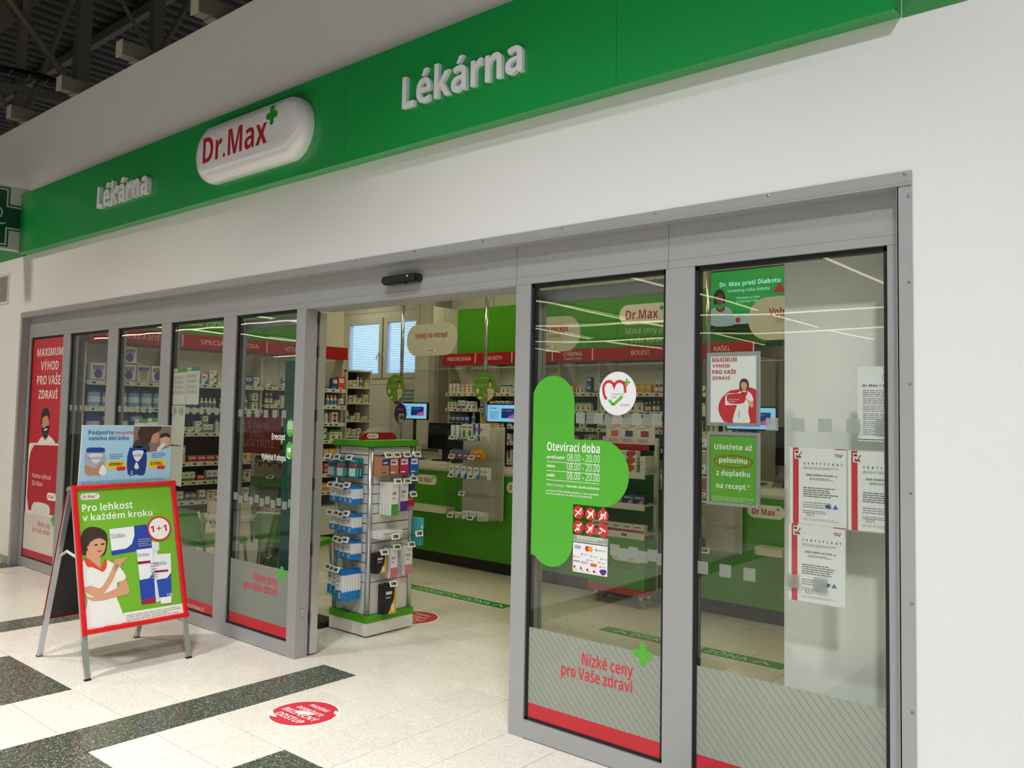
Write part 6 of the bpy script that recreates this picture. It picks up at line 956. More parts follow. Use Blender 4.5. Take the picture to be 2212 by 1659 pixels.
# ---- large green half plus with opening hours
gp = [(-2.539, .862)]
w0, w1, zt, zb = -2.5385, -2.294, 1.702, .811
q = [(w0, .855)] + [(-2.42 + .126 * math.cos(t), .937 + .126 * math.sin(t)) for t in [math.radians(d) for d in range(222, 361, 12)]]
q += [(w1, 1.112)] + [(-2.142 + .147 * math.cos(t), 1.260 + .148 * math.sin(t)) for t in [math.radians(d) for d in range(-90, 91, 10)]] + [(w1, 1.408)]
q += [(-2.42 + .126 * math.cos(t), 1.577 + .126 * math.sin(t)) for t in [math.radians(d) for d in range(0, 160, 12)]] + [(w0, 1.62)]
ps = sticker('plus_sticker', 'large green half plus sticker with white opening hours', q, 'bright_green')
a = Art((0, SY - .0006, 0))
W_ = '#f3f8ee'
a.text('Otevírací doba', -2.45, 1.350, .040, W_, 0, w=.300, bold=.022)
for z, d in ((1.308, 'pondělí-pátek'), (1.266, 'sobota'), (1.223, 'neděle')):
    a.text(d, -2.45, z + .006, .0145, W_, 0, w=.105 if 'p' in d else .048, bold=.02).text('08.00 - 20.00', -2.150, z, .032, W_, 0, w=.182, al='r', bold=.004)
    a.rect(-2.45, z - .011, -2.150, z - .0085, W_, 0)
a.text('odborný zástupce /', -2.452, 1.186, .0115, W_, 0, w=.113).text('PharmDr. Kamila Jäckelová', -2.151, 1.186, .0115, W_, 0, w=.180, al='r', bold=.025)
a.text('provozovatel / ČESKÁ LÉKÁRNA HOLDING, a.s., Nové sady 996/25,', -2.452, 1.160, .0075, W_, 0, w=.300, bold=.015)
a.text('Staré Brno, 602 00 Brno, IČO: 28511298, DIČ: CZ28511298', -2.452, 1.146, .0075, W_, 0, w=.262, bold=.015)
a.build(ps, 'lettering')

# white round prevention sticker
hs = sticker('round_sticker', 'round white sticker with red heart outline and green tick', oval(-2.06, 1.619, .097, .097, 48), '#f0eff0')
a = Art((0, SY - .0006, 0))
hp = []
for cx_, sgn in ((-2.098, 1), (-2.036, -1)): pass
left = [(-2.106 + .030 * math.cos(t), 1.640 + .034 * math.sin(t)) for t in [math.radians(d) for d in range(30, 200, 15)]] + [(-2.130, 1.61), (-2.118, 1.592)]
right = [(-2.050 + .030 * math.cos(t), 1.640 + .034 * math.sin(t)) for t in [math.radians(d) for d in range(150, -10, -15)]] + [(-2.020, 1.622)]
a.line([(-2.078, 1.648)] + left, .013, '#d22a35', 0).line([(-2.078, 1.648)] + right, .013, '#d22a35', 0).poly([(-2.086, 1.66), (-2.07, 1.66), (-2.078, 1.634)], '#d22a35', 1)
a.line([(-2.104, 1.590), (-2.082, 1.568), (-2.034, 1.606)], .013, '#63b32e', 1)
a.poly(plus_shape(-2.012, 1.668, .018, .005), '#63b32e', 0)
a.text('Preventivní', -2.090, 1.612, .0085, '#6f8f5a', 0, w=.065).text('péče', -2.090, 1.598, .0085, '#6f8f5a', 0)
a.bars(-2.045, 1.562, -1.995, 1.573, 2, '#9aa392', 0)
a.build(hs, 'print')

# six red prohibition roundels
def pict(i, label, x, z, draw):
    s = sticker('pictogram', label, oval(x, z, .0295, .0295, 28), '#c92a2c', group='red pictograms')
    a = Art((x, SY - .0006, z)); draw(a); a.build(s, 'symbol'); return s
Wt = '#f3ece6'
def slash(a): a.line([(-.019, -.020), (.019, .020)], .0065, Wt, 1)
def d1(a): a.line([(-.018, .009), (.012, -.009)], .005, Wt, 0); a.line([(.014, -.006), (.018, .003), (.015, .012)], .003, Wt, 0); slash(a)
def d2(a): a.poly([(-.018, .012), (-.010, .017), (-.006, .010), (.010, .008), (.017, .014), (.014, .004), (.014, -.018), (.009, -.018), (.008, -.006), (-.003, -.006), (-.004, -.018), (-.009, -.018), (-.010, .003), (-.016, .006)], Wt, 0); slash(a)
def d3(a): a.poly([(-.013, .008), (.001, .008), (-.001, -.015), (-.011, -.015)], Wt, 0); a.line([(-.006, .008), (-.010, .018), (-.015, .019)], .002, Wt, 0); a.poly([(.004, .0), (.018, .0), (.011, -.018)], Wt, 0); a.oval(.011, .002, .006, .006, Wt, 0); slash(a)
def d4(a): a.poly([(-.010, .010), (.003, .014), (.009, -.014), (-.004, -.018)], Wt, 0); a.poly([(-.006, .006), (.001, .008), (.003, -.001), (-.004, -.003)], '#c92a2c', 1); slash(a)
def d5(a): a.line([(-.018, .014), (-.012, .013), (-.005, -.008), (.012, -.008)], .003, Wt, 0); a.poly([(-.010, .009), (.015, .007), (.011, -.004), (-.006, -.004)], Wt, 0); a.oval(-.003, -.014, .003, .003, Wt, 0); a.oval(.009, -.014, .003, .003, Wt, 0); slash(a)
def d6(a): a.poly([(-.014, .014), (.017, .001), (.014, -.007), (-.017, .006)], Wt, 0); a.line([(-.004, -.001), (-.009, -.012), (-.017, -.012)], .004, Wt, 0); a.rect(-.020, -.018, -.016, -.006, Wt, 0)
for i, (lb, x, z, f) in enumerate((('no smoking', -2.263, 1.077, d1), ('no dogs', -2.196, 1.075, d2), ('no food or ice cream', -2.129, 1.073, d3), ('no phones', -2.263, 1.010, d4), ('no shopping trolleys', -2.197, 1.009, d5), ('security camera', -2.129, 1.008, d6))):
    pict(i, 'small red round ' + lb + ' pictogram below the opening hours', x, z, f)
cp = sticker('payment_panel', 'white panel of small payment card logos on the glass', R4(-2.291, .808, -2.102, .940), '#efeeee')
a = Art((0, SY - .0006, 0))
a.text('VISA', -2.283, .914, .014, '#22409a', 0, w=.036, bold=.02).oval(-2.211, .919, .0125, .0125, '#d8232a', 0).oval(-2.194, .919, .0125, .0125, '#efa02c', 1).text('eservice', -2.155, .914, .009, '#8a93a8', 0, w=.045).oval(-2.163, .919, .005, .005, '#6a7fa8', 0)
for u, v in ((-2.24, .892), (-2.19, .887), (-2.135, .882), (-2.283, .876), (-2.21, .869), (-2.148, .865), (-2.14, .847)):
    a.rect(u - .004, v - .004, u + .004, v + .004, '#dd8a3a', 0).bars(u + .008, v - .003, u + .035, v + .003, 1, '#a9a5a0', 0)
a.text('pluxee', -2.287, .854, .008, '#1f2740', 0, w=.035, bold=.02).text('lemin', -2.243, .850, .012, '#20242c', 0, w=.034, bold=.01).rr(-2.193, .843, -2.157, .857, '#d9603a', 0)
for i in range(4): a.oval(-2.281 + i * .036, .831 - i * .003, .006, .006, '#c92a35', 0).bars(-2.285 + i * .036, .815, -2.262 + i * .036, .822, 2, '#b3b0ab', 0)
a.blob([(-2.143, .832), (-2.12, .838), (-2.106, .832), (-2.112, .818), (-2.125, .811), (-2.138, .818)], '#5a2a78', 0)
a.build(cp, 'print')
tx = sticker('card_note', 'fine white lettering above the payment card panel', R4(-2.293, .944, -2.10, .975), 'sleeve')
a = Art((0, SY - .0006, 0)); a.bars(-2.27, .956, -2.12, .974, 3, '#eef0ea', 0, .5).text('V lékárně přijímáme tyto platební karty a poukázky', -2.288, .945, .0075, '#eef3ea', 0, w=.178, bold=.01); a.build(tx, 'lettering')

# green oval e-prescription and e-shop stickers
for z, nm, lb in ((1.402, 'Erecept', 'green oval barcode sticker with white word beside the doorway'), (1.258, 'Výdejna E-shopu', 'green oval trolley sticker with white words beside the doorway')):
    s = sticker('oval_sticker', lb, oval(-4.502, z, .040, .056, 36), 'bright_green')
    a = Art((0, SY - .0006, 0))
    if z > 1.3:
        for i in range(8): a.rect(-4.529 + i * .007, z - .012, -4.529 + i * .007 + (.004 if i % 3 else .0025), z + .042, W_, 0)
        a.text('eRECEPT', -4.502, z - .030, .010, '#dff0d4', 0, w=.05, al='c')
        a.text(nm, -4.552, 1.322, .040, W_, 0, w=.146, al='r', bold=.03)
    else:
        a.poly([(-4.527, z + .016), (-4.488, z + .020), (-4.492, z - .012), (-4.522, z - .012)], W_, 0).line([(-4.492, z - .012), (-4.482, z + .034), (-4.474, z + .038)], .004, W_, 0).oval(-4.518, z - .022, .005, .006, W_, 0).oval(-4.498, z - .022, .005, .006, W_, 0)
        a.line([(-4.535, z - .028), (-4.515, z - .044), (-4.49, z - .046)], .006, W_, 0)
        a.text(nm, -4.538, 1.190, .038, W_, 0, w=.268, al='r', bold=.03)
    a.build(s, 'print')

# ---- things behind the last pane: white board, framed posters, certificates
BY = GY + .008
bd = MB().box(-1.367, -.862, .20, .218, .446, 2.345, '#f0f0e9').build('backing_board', None, 'tall white board standing behind the glass with certificates', 'board')
MB().box(-1.372, -1.367, .198, .220, .446, 2.345, '#f0f0ea').build('edge_strip', bd)
def framed(name, label, x0, x1, z0, z1):
    t = thing(name, label, 'poster', ((x0 + x1) / 2, BY, z0)); w = .013
    MB().box(x0, x0 + w, BY, BY + .010, z0, z1, 'alu_bright').build('frame_side', t); MB().box(x1 - w, x1, BY, BY + .010, z0, z1, 'alu_bright').build('frame_side', t)
    MB().box(x0 + w, x1 - w, BY, BY + .010, z0, z0 + w, 'alu_bright').build('frame_rail', t); MB().box(x0 + w, x1 - w, BY, BY + .010, z1 - w, z1, 'alu_bright').build('frame_rail', t)
    return t
fa = framed('framed_poster', 'white framed poster of a woman with a red loyalty card', -1.629, -1.403, 1.488, 1.787)
MB().box(-1.616, -1.416, BY + .004, BY + .007, 1.501, 1.774, '#efedea').build('sheet', fa)
pa = ART['p7']; a = Art((-1.629, BY + .004, 1.488))
for nm, m, k in (('blob', '#c9202b', 0), ('dress', '#f1efed', 2), ('hair', 'hair_brown', 2), ('face', 'skin', 3), ('collar', '#d63a36', 3), ('arm', 'skin', 3), ('hand', 'skin', 5)):
    a.blob([(min(max(x, .0135), .2125), max(y, .0135)) for x, y in curve(pa[nm], 3)], m, k, 1)
a.poly(pa['cardw'], '#efeceb', 3).blob(pa['cardr'], '#c9202b', 4).poly(pa['slit'], '#8a6a60', 4)
a.text('Karta výhod', pa['cardr'][0][0] + .002, .105, .006, '#f2e6e4', 5, w=.045).text('Dr.Max', pa['cardr'][0][0] + .002, .096, .006, '#f2e6e4', 5)
for s_, q_ in (('MAXIMUM', 't'), ('VÝHOD', 't2'), ('PRO VAŠE', 't3'), ('ZDRAVÍ', 't4')): a.textq(s_, pa[q_], '#b3202c', 1, .02)
a.build(fa, 'poster_print')
fb = framed('framed_poster', 'green framed poster with white text and red ring below the loyalty card poster', -1.629, -1.402, 1.168, 1.464)
MB().box(-1.616, -1.415, BY + .004, BY + .007, 1.181, 1.451, '#5aa02a').build('sheet', fb)
a = Art((-1.515, BY + .004, 0))
for s_, z, w in (('Ušetřete až', 1.393, .162), ('polovinu', 1.340, .120), ('z doplatku', 1.288, .145), ('na recept.*', 1.237, .145)): a.text(s_, 0, z, .021, '#eef4e4', 1, w=w, al='c', bold=.018)
a.line([(.083 * math.cos(t), 1.346 + .024 * math.sin(t)) for t in [math.radians(d) for d in range(0, 371, 10)]], .004, '#c0341f', 2)
a.bars(-.09, 1.183, .09, 1.205, 4, '#b7d59c', 1, .4)
a.build(fb, 'poster_print')
def cert(name, label, x0, z0, no, w=.212, h=.287):
    t = thing(name, label, 'certificate', (x0 + w / 2, BY, z0), group='certificates on the glass')
    MB().box(x0, x0 + w, BY + .002, BY + .003, z0, z0 + h, '#e9e9e6').build('sheet', t)
    a = Art((x0, BY + .002, z0))
    a.rect(.012, .0, .034, h, '#c93440', 0).rect(.170, h - .003, .212, h, '#c93440', 0)
    a.rr(.018, h - .042, .050, h - .008, '#e6e6e2', 1, .004).line([(.024, h - .026), (.032, h - .036), (.046, h - .014)], .004, '#c93440', 3).rect(.021, h - .020, .033, h - .012, '#3a3a3a', 2).rect(.024, h - .038, .044, h - .032, '#4a4a4a', 2)
    a.text('TÜV', .170, h - .030, .011, '#3a3a3f', 0, w=.022, bold=.015).line([(.188, h - .027), (.191, h - .031), (.198, h - .019)], .0025, '#c93440', 1)
    for i, ch in enumerate('CERTIFIKÁT'): a.text(ch, .054 + i * .0153, h - .062, .0085, '#3a3a40', 0, bold=.015)
    a.bars(.052, h - .080, .185, h - .070, 3, '#9a9aa0', 0, .4, no).text('ČESKÁ LÉKÁRNA HOLDING, a.s.', .062, h - .104, .007, '#303036', 0, w=.118, bold=.02)
    a.bars(.075, h - .120, .170, h - .110, 2, '#8a8a90', 0, .5, no + 1).bars(.052, h - .185, .182, h - .145, 5, '#6f6f78', 0, .45, no + 2).bars(.052, h - .225, .165, h - .200, 3, '#8f8f96', 0, .4, no + 3)
    a.oval(.146, h - .214, .011, .007, '#2f6fb4', 0).poly([(.162, h - .222), (.182, h - .222), (.172, h - .204)], '#3d6bb0', 0)
    a.bars(.05, h - .245, .15, h - .232, 2, '#8f8f96', 0, .4, no + 4).line(curve([(.062, h - .258), (.068, h - .242), (.071, h - .256), (.078, h - .240), (.080, h - .257), (.09, h - .243), (.092, h - .256)], 3, False), .0012, '#4a4a50', 0)
    a.bars(.05, h - .272, .2, h - .262, 2, '#a9a9ae', 0, .3, no + 5)
    a.build(t, 'print')
    MB().box(x0 - .014, x0 + w + .003, BY + .0035, BY + .0045, z0 - .004, z0 + h + .004, 'sleeve').build('plastic_sleeve', t)
cert('certificate', 'certificate in a plastic sleeve with red side bar, just above another certificate', -1.280, 1.126, 1)
cert('certificate', 'certificate in a plastic sleeve cut off by the frame post', -1.062, 1.123, 11)
cert('certificate', 'lowest certificate in a plastic sleeve with red side bar', -1.285, .838, 21)
dc = thing('notice_sheet', 'white printed notice sheet high on the board beside the frame post', 'notice', (-.92, BY, 1.447))
MB().box(-1.026, -.830, BY + .001, BY + .002, 1.447, 1.717, '#ececea').build('sheet', dc)
a = Art((-1.026, BY + .001, 1.447))
a.text('Dr.Max = LÉKÁRNA', .018, .197, .009, '#33333a', 0, w=.14, bold=.02).rr(.085, .218, .13, .242, '#7f9a7c', 0).rr(.087, .220, .128, .240, '#efeeea', 1).text('Dr.M', .095, .226, .007, '#b3202c', 2)
for i in range(6): a.bars(.018, .160 - i * .028, .165, .186 - i * .028, 4, '#7d7d82', 0, .35, 30 + i)
a.rect(.0, .004, .12, .008, '#5d8f52', 0).rect(.103, .14, .125, .178, '#d98a78', 1)
a.build(dc, 'print')
# notices taped behind the fourth pane and the third
def notice(label, x0, z0, w, h, head, seed, y=GY + .009):
    t = thing('notice_sheet', label, 'notice', (x0 + w / 2, y, z0), group='notices taped inside the glass')
    MB().box(x0, x0 + w, y, y + .001, z0, z0 + h, '#dddcd2').build('sheet', t)
    a = Art((x0, y, z0))
    if head:
        a.rect(0, h - .032, w, h, head, 0).pill_logo(w * .22, h - .016, w * .3, 1)
        for i in range(4): a.bars(w * .08, h * (.70 - i * .14), w * .92, h * (.80 - i * .14), 4, '#8d8f88', 0, .4, seed + i)
    a.build(t, 'print') if head else None
notice('white notice with green header taped beside the shelf view', -6.025, 1.535, .195, .272, '#5c9a34', 3)
notice('white notice with teal header taped beside the green headed one', -5.825, 1.540, .185, .275, '#2f8a8c', 9)
MB().prism([(-6.02, 1.24), (-5.83, 1.235), (-5.822, 1.53), (-6.02, 1.53)], 'y', GY + .009, GY + .010, '#d9d8ce').build('blank_sheet', None, 'blank back of a paper hung under the taped notices', 'paper')
MB().prism([(-6.02, .96), (-5.84, .935), (-5.826, 1.228), (-6.02, 1.228)], 'y', GY + .009, GY + .010, '#d6d5cb').build('blank_sheet', None, 'lower blank paper curling behind the pavement sign', 'paper')
notice('white notice with green header low on the mother and child panel', -6.60, 1.16, .20, .26, '#4f9a30', 15)
notice('second notice with wide green header on the mother and child panel', -6.39, 1.16, .20, .27, '#3f9a2c', 19)

# ================================================================ inside the shop
# ---- products: unit meshes (front toward local -Y, base at z=0), shared and scaled
PROTO = {}
def proto(kind, c1, c2, c3, word=None, wc=None):
    key = (kind, c1, c2, c3, word, wc)
    if key in PROTO: return PROTO[key]
    b = MB(); f = -.501
    def fr(x0, z0, x1, z1, m, k=1): b.add([(x0, f - .002 * k, z0), (x1, f - .002 * k, z0), (x1, f - .002 * k, z1), (x0, f - .002 * k, z1)], [(0, 1, 2, 3)], m)
    def fp(pts, m, k=1):
        n = len(pts); a = sum(pts[i][0] * pts[(i + 1) % n][1] - pts[(i + 1) % n][0] * pts[i][1] for i in range(n))
        if a < 0: pts = pts[::-1]
        b.add([(x, f - .002 * k, z) for x, z in pts], [list(range(n))], m)
    if kind in ('band', 'swoosh', 'full', 'spot', 'top', 'diamond', 'heart', 'olfen', 'split'):
        b.box(-.5, .5, -.5, .5, 0, 1, c1 if kind not in ('full',) else c2)
        if kind == 'band': fr(-.5, .0, .5, .34, c2); fr(-.36, .62, .2, .72, c3); fr(-.36, .50, .05, .55, '#9a9a98')
        if kind == 'swoosh': fp([(.5, 0), (.5, 1), (.32, 1), (.36, .75), (.3, .5), (.05, .22), (-.2, 0)], c2); fr(-.42, .68, .12, .78, c3); fr(-.42, .55, .0, .60, '#a3a3a0'); fp(oval(.2, .2, .16, .14, 12), c3, 2)
        if kind == 'full': fr(-.38, .52, .38, .84, c1); fr(-.28, .62, .2, .70, c3, 2); fr(-.4, .1, .1, .16, c1); b.box(-.5, .5, -.5, .5, .999, 1.001, c1)
        if kind == 'spot': fp(oval(0, .40, .28, .26, 14), c2); fr(-.40, .76, .40, .88, c3); fr(-.5, 0, .5, .08, c2)
        if kind == 'top': fr(-.5, .80, .5, 1, c2); b.box(-.502, .502, -.502, .502, .8, 1.002, c2); fr(-.36, .56, .36, .66, c3); fp(oval(.05, .30, .24, .16, 12), c3, 1)
        if kind == 'diamond':
            for z in (.25, .72): fp([(0, z - .2), (.42, z), (0, z + .2), (-.42, z)], c2)
            fr(-.4, .46, .4, .52, c3, 2)
        if kind == 'heart': fp([(0, .42), (.30, .70), (.24, .84), (.1, .86), (0, .78), (-.1, .86), (-.24, .84), (-.30, .70)], c2, 2); fr(-.5, .66, .5, 1, c3); fr(-.3, .16, .3, .34, '#c98a5a'); fp(oval(.1, .2, .3, .16, 12), '#b9ad98', 1)
        if kind == 'olfen': fp([(.05, 0), (.0, .5), (.05, 1), (.42, 1), (.46, .5), (.2, 0)], c2); fp([(-.02, .2), (.12, .5), (-.02, .8)], c3, 2)
        if kind == 'split': fr(-.5, 0, 0, 1, c2); fr(.06, .55, .44, .75, c3); fr(-.44, .2, -.06, .4, c1)
    elif kind == 'bottle':
        b.lathe([(.40, 0), (.42, .03), (.42, .62), (.36, .70), (.2, .76), (.2, .80)], (0, 0, 0), c1, 12).lathe([(.24, 0), (.24, .17), (.2, .2)], (0, 0, .80), c2, 10)
        b.lathe([(.425, .16), (.425, .54)], (0, 0, 0), c3, 12)
    elif kind == 'can':
        b.lathe([(.47, 0), (.48, .02), (.48, .86)], (0, 0, 0), c1, 16).lathe([(.5, 0), (.5, .12), (.48, .14)], (0, 0, .86), c2, 16).lathe([(.485, .30), (.485, .62)], (0, 0, 0), c3, 16)
    elif kind == 'pouch':
        P = [(-.5, -.5, 0), (.5, -.5, 0), (.5, .5, 0), (-.5, .5, 0), (-.48, -.30, .7), (.48, -.30, .7), (.48, .30, .7), (-.48, .30, .7), (-.46, -.06, 1), (.46, -.06, 1), (.46, .06, 1), (-.46, .06, 1)]
        b.add(P, [(0, 3, 2, 1), (0, 1, 5, 4), (1, 2, 6, 5), (2, 3, 7, 6), (3, 0, 4, 7), (4, 5, 9, 8), (5, 6, 10, 9), (6, 7, 11, 10), (7, 4, 8, 11), (8, 9, 10, 11)], c1)
        b.add([(-.36, -.50, .08), (.36, -.50, .08), (.34, -.34, .60), (-.34, -.34, .60)], [(0, 1, 2, 3)], c2)
        b.add([(-.26, -.47, .30), (.26, -.47, .30), (.25, -.41, .46), (-.25, -.41, .46)], [(0, 1, 2, 3)], c3)
    elif kind == 'blister':
        P = rrect(-.5, 0, .5, 1, .08, 3)
        b.prism(P, 'y', -.06, .06, c1); b.box(-.3, .3, -.5, -.06, .12, .52, c2); fs = [(-.5, .60), (.5, .60), (.5, .74), (-.5, .74)]
        b.add([(x, -.065, z) for x, z in fs], [(0, 1, 2, 3)], c3)
        b.add([(x, -.066, z) for x, z in rrect(-.25, .86, .25, .92, .03, 3)], [list(range(16))], '#e8ece8')
    elif kind == 'hangbox':
        b.box(-.5, .5, -.5, .5, 0, .84, c1); b.box(-.5, .5, .40, .5, .84, 1, c2)
        fr(-.5, 0, .5, .36, c2); b.box(-.501, .501, -.501, .501, 0, .30, c2); fr(-.36, .62, .2, .70, c3, 2); fr(-.36, .50, 0, .55, '#b0b4b8', 2); fr(.0, .10, .30, .30, c3, 3)
    if word:
        vs_, fs = text_mesh(word, .02, 2); x0 = min(p[0] for p in vs_); x1 = max(p[0] for p in vs_)
        zz = {'heart': .70, 'olfen': .55, 'can': .45}.get(kind, .62); W = .72 if kind not in ('olfen',) else .42; x_ = -.36 if kind != 'olfen' else -.46
        sx = W / (x1 - x0)
        b.add([(x_ + (p[0] - x0) * sx, f - .012, zz + p[1] * .16 / CAP) for p in vs_], fs, wc or '#2a3f8f')
    PROTO[key] = b.mesh('product_' + kind)
    return PROTO[key]

N_PROD = [0]
def in_view(p):
    """can a point inside the shop be seen through a pane or the doorway from about where the picture was taken"""
    f = CAM_D / (p[1] + CAM_D); x, z = p[0] * f, CAM_H + (p[2] - CAM_H) * f
    if not any(a - .10 < x < c + .10 for a, c in PANES[1:6] + [(-4.355, -2.645), (-1.678, -1.34)]) or not .45 < z < 2.2: return False
    if p[1] > 3.0 and -7.0 < p[0]:
        g = (CAM_D + 2.87) / (p[1] + CAM_D)
        if CAM_H + (p[2] - CAM_H) * g < .97: return False
    return True
def product(name, label, kind, cols, pos, size, rz=0.0, cat='product', group=None, word=None, wc=None, tilt=0.0):
    if not in_view((pos[0], pos[1], pos[2] + size[2])): return None
    pos = (pos[0], pos[1], pos[2] + .0006)
    me = proto(kind, *cols, word, wc)
    o = bpy.data.objects.new(name, me); COL.objects.link(o)
    o.location = pos; o.rotation_euler = (tilt, 0, rz); o.scale = (size[0], size[1], size[2])
    N_PROD[0] += 1
    return prop(o, label, cat, group)

# colour families: (kind, colours, words, name, category, width, depth, height)
FAM = [
 ('band', ('#e8e7e2', '#3f8f3a', '#4a7a44'), 'white and green medicine carton', 'medicine_box', 'box', .055, .05, .085),
 ('swoosh', ('#ebeae6', '#5aa33a', '#3a6a3a'), 'white carton with green leaf curve', 'medicine_box', 'box', .075, .05, .055),
 ('swoosh', ('#eceae6', '#3a8fc4', '#2a4f8a'), 'white carton with blue curve', 'medicine_box', 'box', .07, .05, .09),
 ('band', ('#e9e6e2', '#c0283a', '#7a2a3a'), 'white and red medicine carton', 'medicine_box', 'box', .06, .05, .075),
 ('full', ('#e6e4e0', '#b8222f', '#7a1a24'), 'red carton with white label', 'medicine_box', 'box', .08, .05, .05),
 ('full', ('#e8e6e2', '#2a4a9a', '#22346a'), 'blue carton with white label', 'medicine_box', 'box', .06, .05, .08),
 ('spot', ('#e9e7e0', '#d8832a', '#8a4a2a'), 'white carton with orange disc', 'medicine_box', 'box', .06, .05, .085),
 ('bottle', ('#e4e4de', '#d8d8d2', '#5a8fb4'), 'white plastic bottle with blue label', 'bottle', 'bottle', .045, .045, .11),
 ('bottle', ('#e6e4da', '#3a8f4a', '#d8d4c4'), 'pale bottle with green cap', 'bottle', 'bottle', .045, .045, .12),
 ('band', ('#eceae4', '#7a4a9a', '#5a3a7a'), 'white and purple medicine carton', 'medicine_box', 'box', .055, .05, .09),
 ('top', ('#e8e6de', '#4a8f4a', '#8a6a3a'), 'cream carton with green top', 'tea_box', 'box', .07, .055, .095),
 ('split', ('#ebe9e4', '#2f6fa8', '#2a3f6a'), 'carton half white half blue', 'medicine_box', 'box', .06, .05, .08),
 ('spot', ('#ece8e2', '#c4403a', '#7a2f2f'), 'white carton with red disc', 'medicine_box', 'box', .055, .05, .07),
 ('full', ('#efe6d0', '#d8a02a', '#8a5a1a'), 'yellow carton with pale label', 'medicine_box', 'box', .06, .05, .075),
 ('bottle', ('#6a3f22', '#e8e6e0', '#e2ddd0'), 'brown glass bottle with white label', 'bottle', 'bottle', .04, .04, .10),
 ('diamond', ('#eae8e4', '#9a1f3a', '#7a1a2a'), 'white carton with crimson diamonds', 'medicine_box', 'box', .065, .05, .10),
]

TAG = None
def tag_mesh():
    global TAG
    if TAG is None:
        b = MB(); b.box(-.5, .5, -.5, .5, 0, 1, 'tag_white'); b.add([(-.36, -.502, .2), (.36, -.502, .2), (.36, -.502, .8), (-.36, -.502, .8)], [(0, 1, 2, 3)], 'tag_grey')
        b.add([(.0, -.504, .3), (.3, -.504, .3), (.3, -.504, .62), (.0, -.504, .62)], [(0, 1, 2, 3)], '#2f302e')
        TAG = b.mesh('price_tag')
    return TAG
def tag(parent, pos, w=.062, h=.036, rz=0.0, tilt=0.0):
    """electronic shelf label; pos in the parent's local frame"""
    o = bpy.data.objects.new('price_tag', tag_mesh()); COL.objects.link(o); o.parent = parent
    o.location = pos; o.scale = (w, .007, h); o.rotation_euler = (tilt, 0, rz); return o

def shelf_bay(label, origin, rz, width, levels, depth, seed, where, base=0.42, fams=None, cover=1.0, rows=None, topz=2.1, back='shelf_back'):
    """wall shelving bay; local x along the shelf, front edge at local y=0, wall at y=depth"""
    t = thing('shelving_bay', label, 'shelving', origin, rz, group='wall shelving bays')
    M = wm(t); r = random.Random(seed)
    MB().box(.013, width - .013, depth, depth + .02, base, levels[0] + .03, back).box(.013, width - .013, depth, depth + .02, levels[0] + .03, topz, 'shelf_white').build('back_panel', t, local=True)
    MB().box(.0005, .012, 0.06, depth + .02, 0.09, topz, 'shelf_white').build('upright', t, local=True)
    MB().box(width - .012, width - .0005, 0.06, depth + .02, 0.09, topz, 'shelf_white').build('upright', t, local=True)
    MB().box(0.01, width - .01, .03, depth, .10, base, 'shelf_white').build('base_cabinet', t, local=True)
    MB().box(0.01, width - .01, .07, depth, 0, .10, 'kick_black').build('plinth', t, local=True)
    for li, z in enumerate(levels):
        s = MB().box(.01, width - .01, .012, depth, z - .02, z, 'shelf_white').build('shelf', t, local=True)
        MB().box(.01, width - .01, 0, .012, z - .036, z + .006, 'shelf_white').build('price_rail', s, local=True)
        x = .06
        while x < width - .05:
            tag(s, (x, -.004, z - .033), r.choice((.062, .062, .04)), .036); x += r.uniform(.075, .13)
        gap = (levels[li - 1] if li else topz - .12) - z - .045
        if rows and li in rows:
            rows[li](t, M, z, gap); continue
        x = .03; n = 0
        lv = ('top', 'second', 'third', 'fourth', 'fifth', 'sixth', 'lowest', 'lowest')[li]
        xe = width - .22 if (seed == 23 and li == 0) else width
        while x < xe - .05:
            fam = r.choice(fams or FAM); k, cols, words_, nm, cat, w, d, h = fam
            sc = min(r.uniform(.95, 1.35), gap / h); w, d, h = w * sc, d * sc, h * sc
            cnt = r.choice((1, 2, 2, 3, 3, 4))
            for c in range(cnt):
                if x + w > xe - .02: break
                if r.random() > cover: x += w; continue
                p = M @ Vector((x + w / 2, .02 + d / 2, z))
                lab = '%s, %s along the %s shelf %s' % (words_, ordinal(n), lv, where)
                product(nm, lab, k, cols, p, (w * .96, d, h), rz, cat, 'products on the wall shelves')
                n += 1
                if k not in ('bottle',) and h * 2 < gap and r.random() < .35:
                    product(nm, '%s atop the %s, %s shelf %s' % (words_, ordinal(n - 1), lv, where), k, cols, p + Vector((0, 0, h)), (w * .96, d, h), rz, cat, 'products on the wall shelves')
                x += w
            x += r.uniform(.004, .04)
    return t

def category_sign(text, label, p0, length, rz, z0=2.10, z1=2.236, text_at=None, tw=None, small=None):
    """red board over the shelves with white lettering; local x along the board"""
    t = thing('category_sign', label, 'sign', p0, rz, group='red category signs')
    MB().box(0, length, 0, .03, z0, z1, 'sign_red').build('board', t, local=True)
    MB().box(length - .012, length, -.006, .0, z0 + .008, z1 - .008, 'shelf_white').build('divider', t, local=True)
    MB().box(0, length, .03, .20, z0, z0 + .012, 'sign_red').build('soffit', t, local=True)
    if text:
        a = Art((0, 0, 0)); u = text_at if text_at is not None else length / 2
        a.text(text, u, (z0 + z1) / 2 - (.012 if small else .022), .044, '#eee6e0', 0, w=tw, al='l' if text_at is not None else 'c', bold=.006)
        if small: a.text(small, u + (0 if text_at is not None else 0), z0 + .018, .022, '#eee6e0', 0, al='l' if text_at is not None else 'c')
        a.build(t, 'lettering', local=True)
    return t
HP = math.pi / 2
XS = -7.80
LEFT = [(0.15, 1.036), (1.036, 1.988), (1.988, 3.08)]
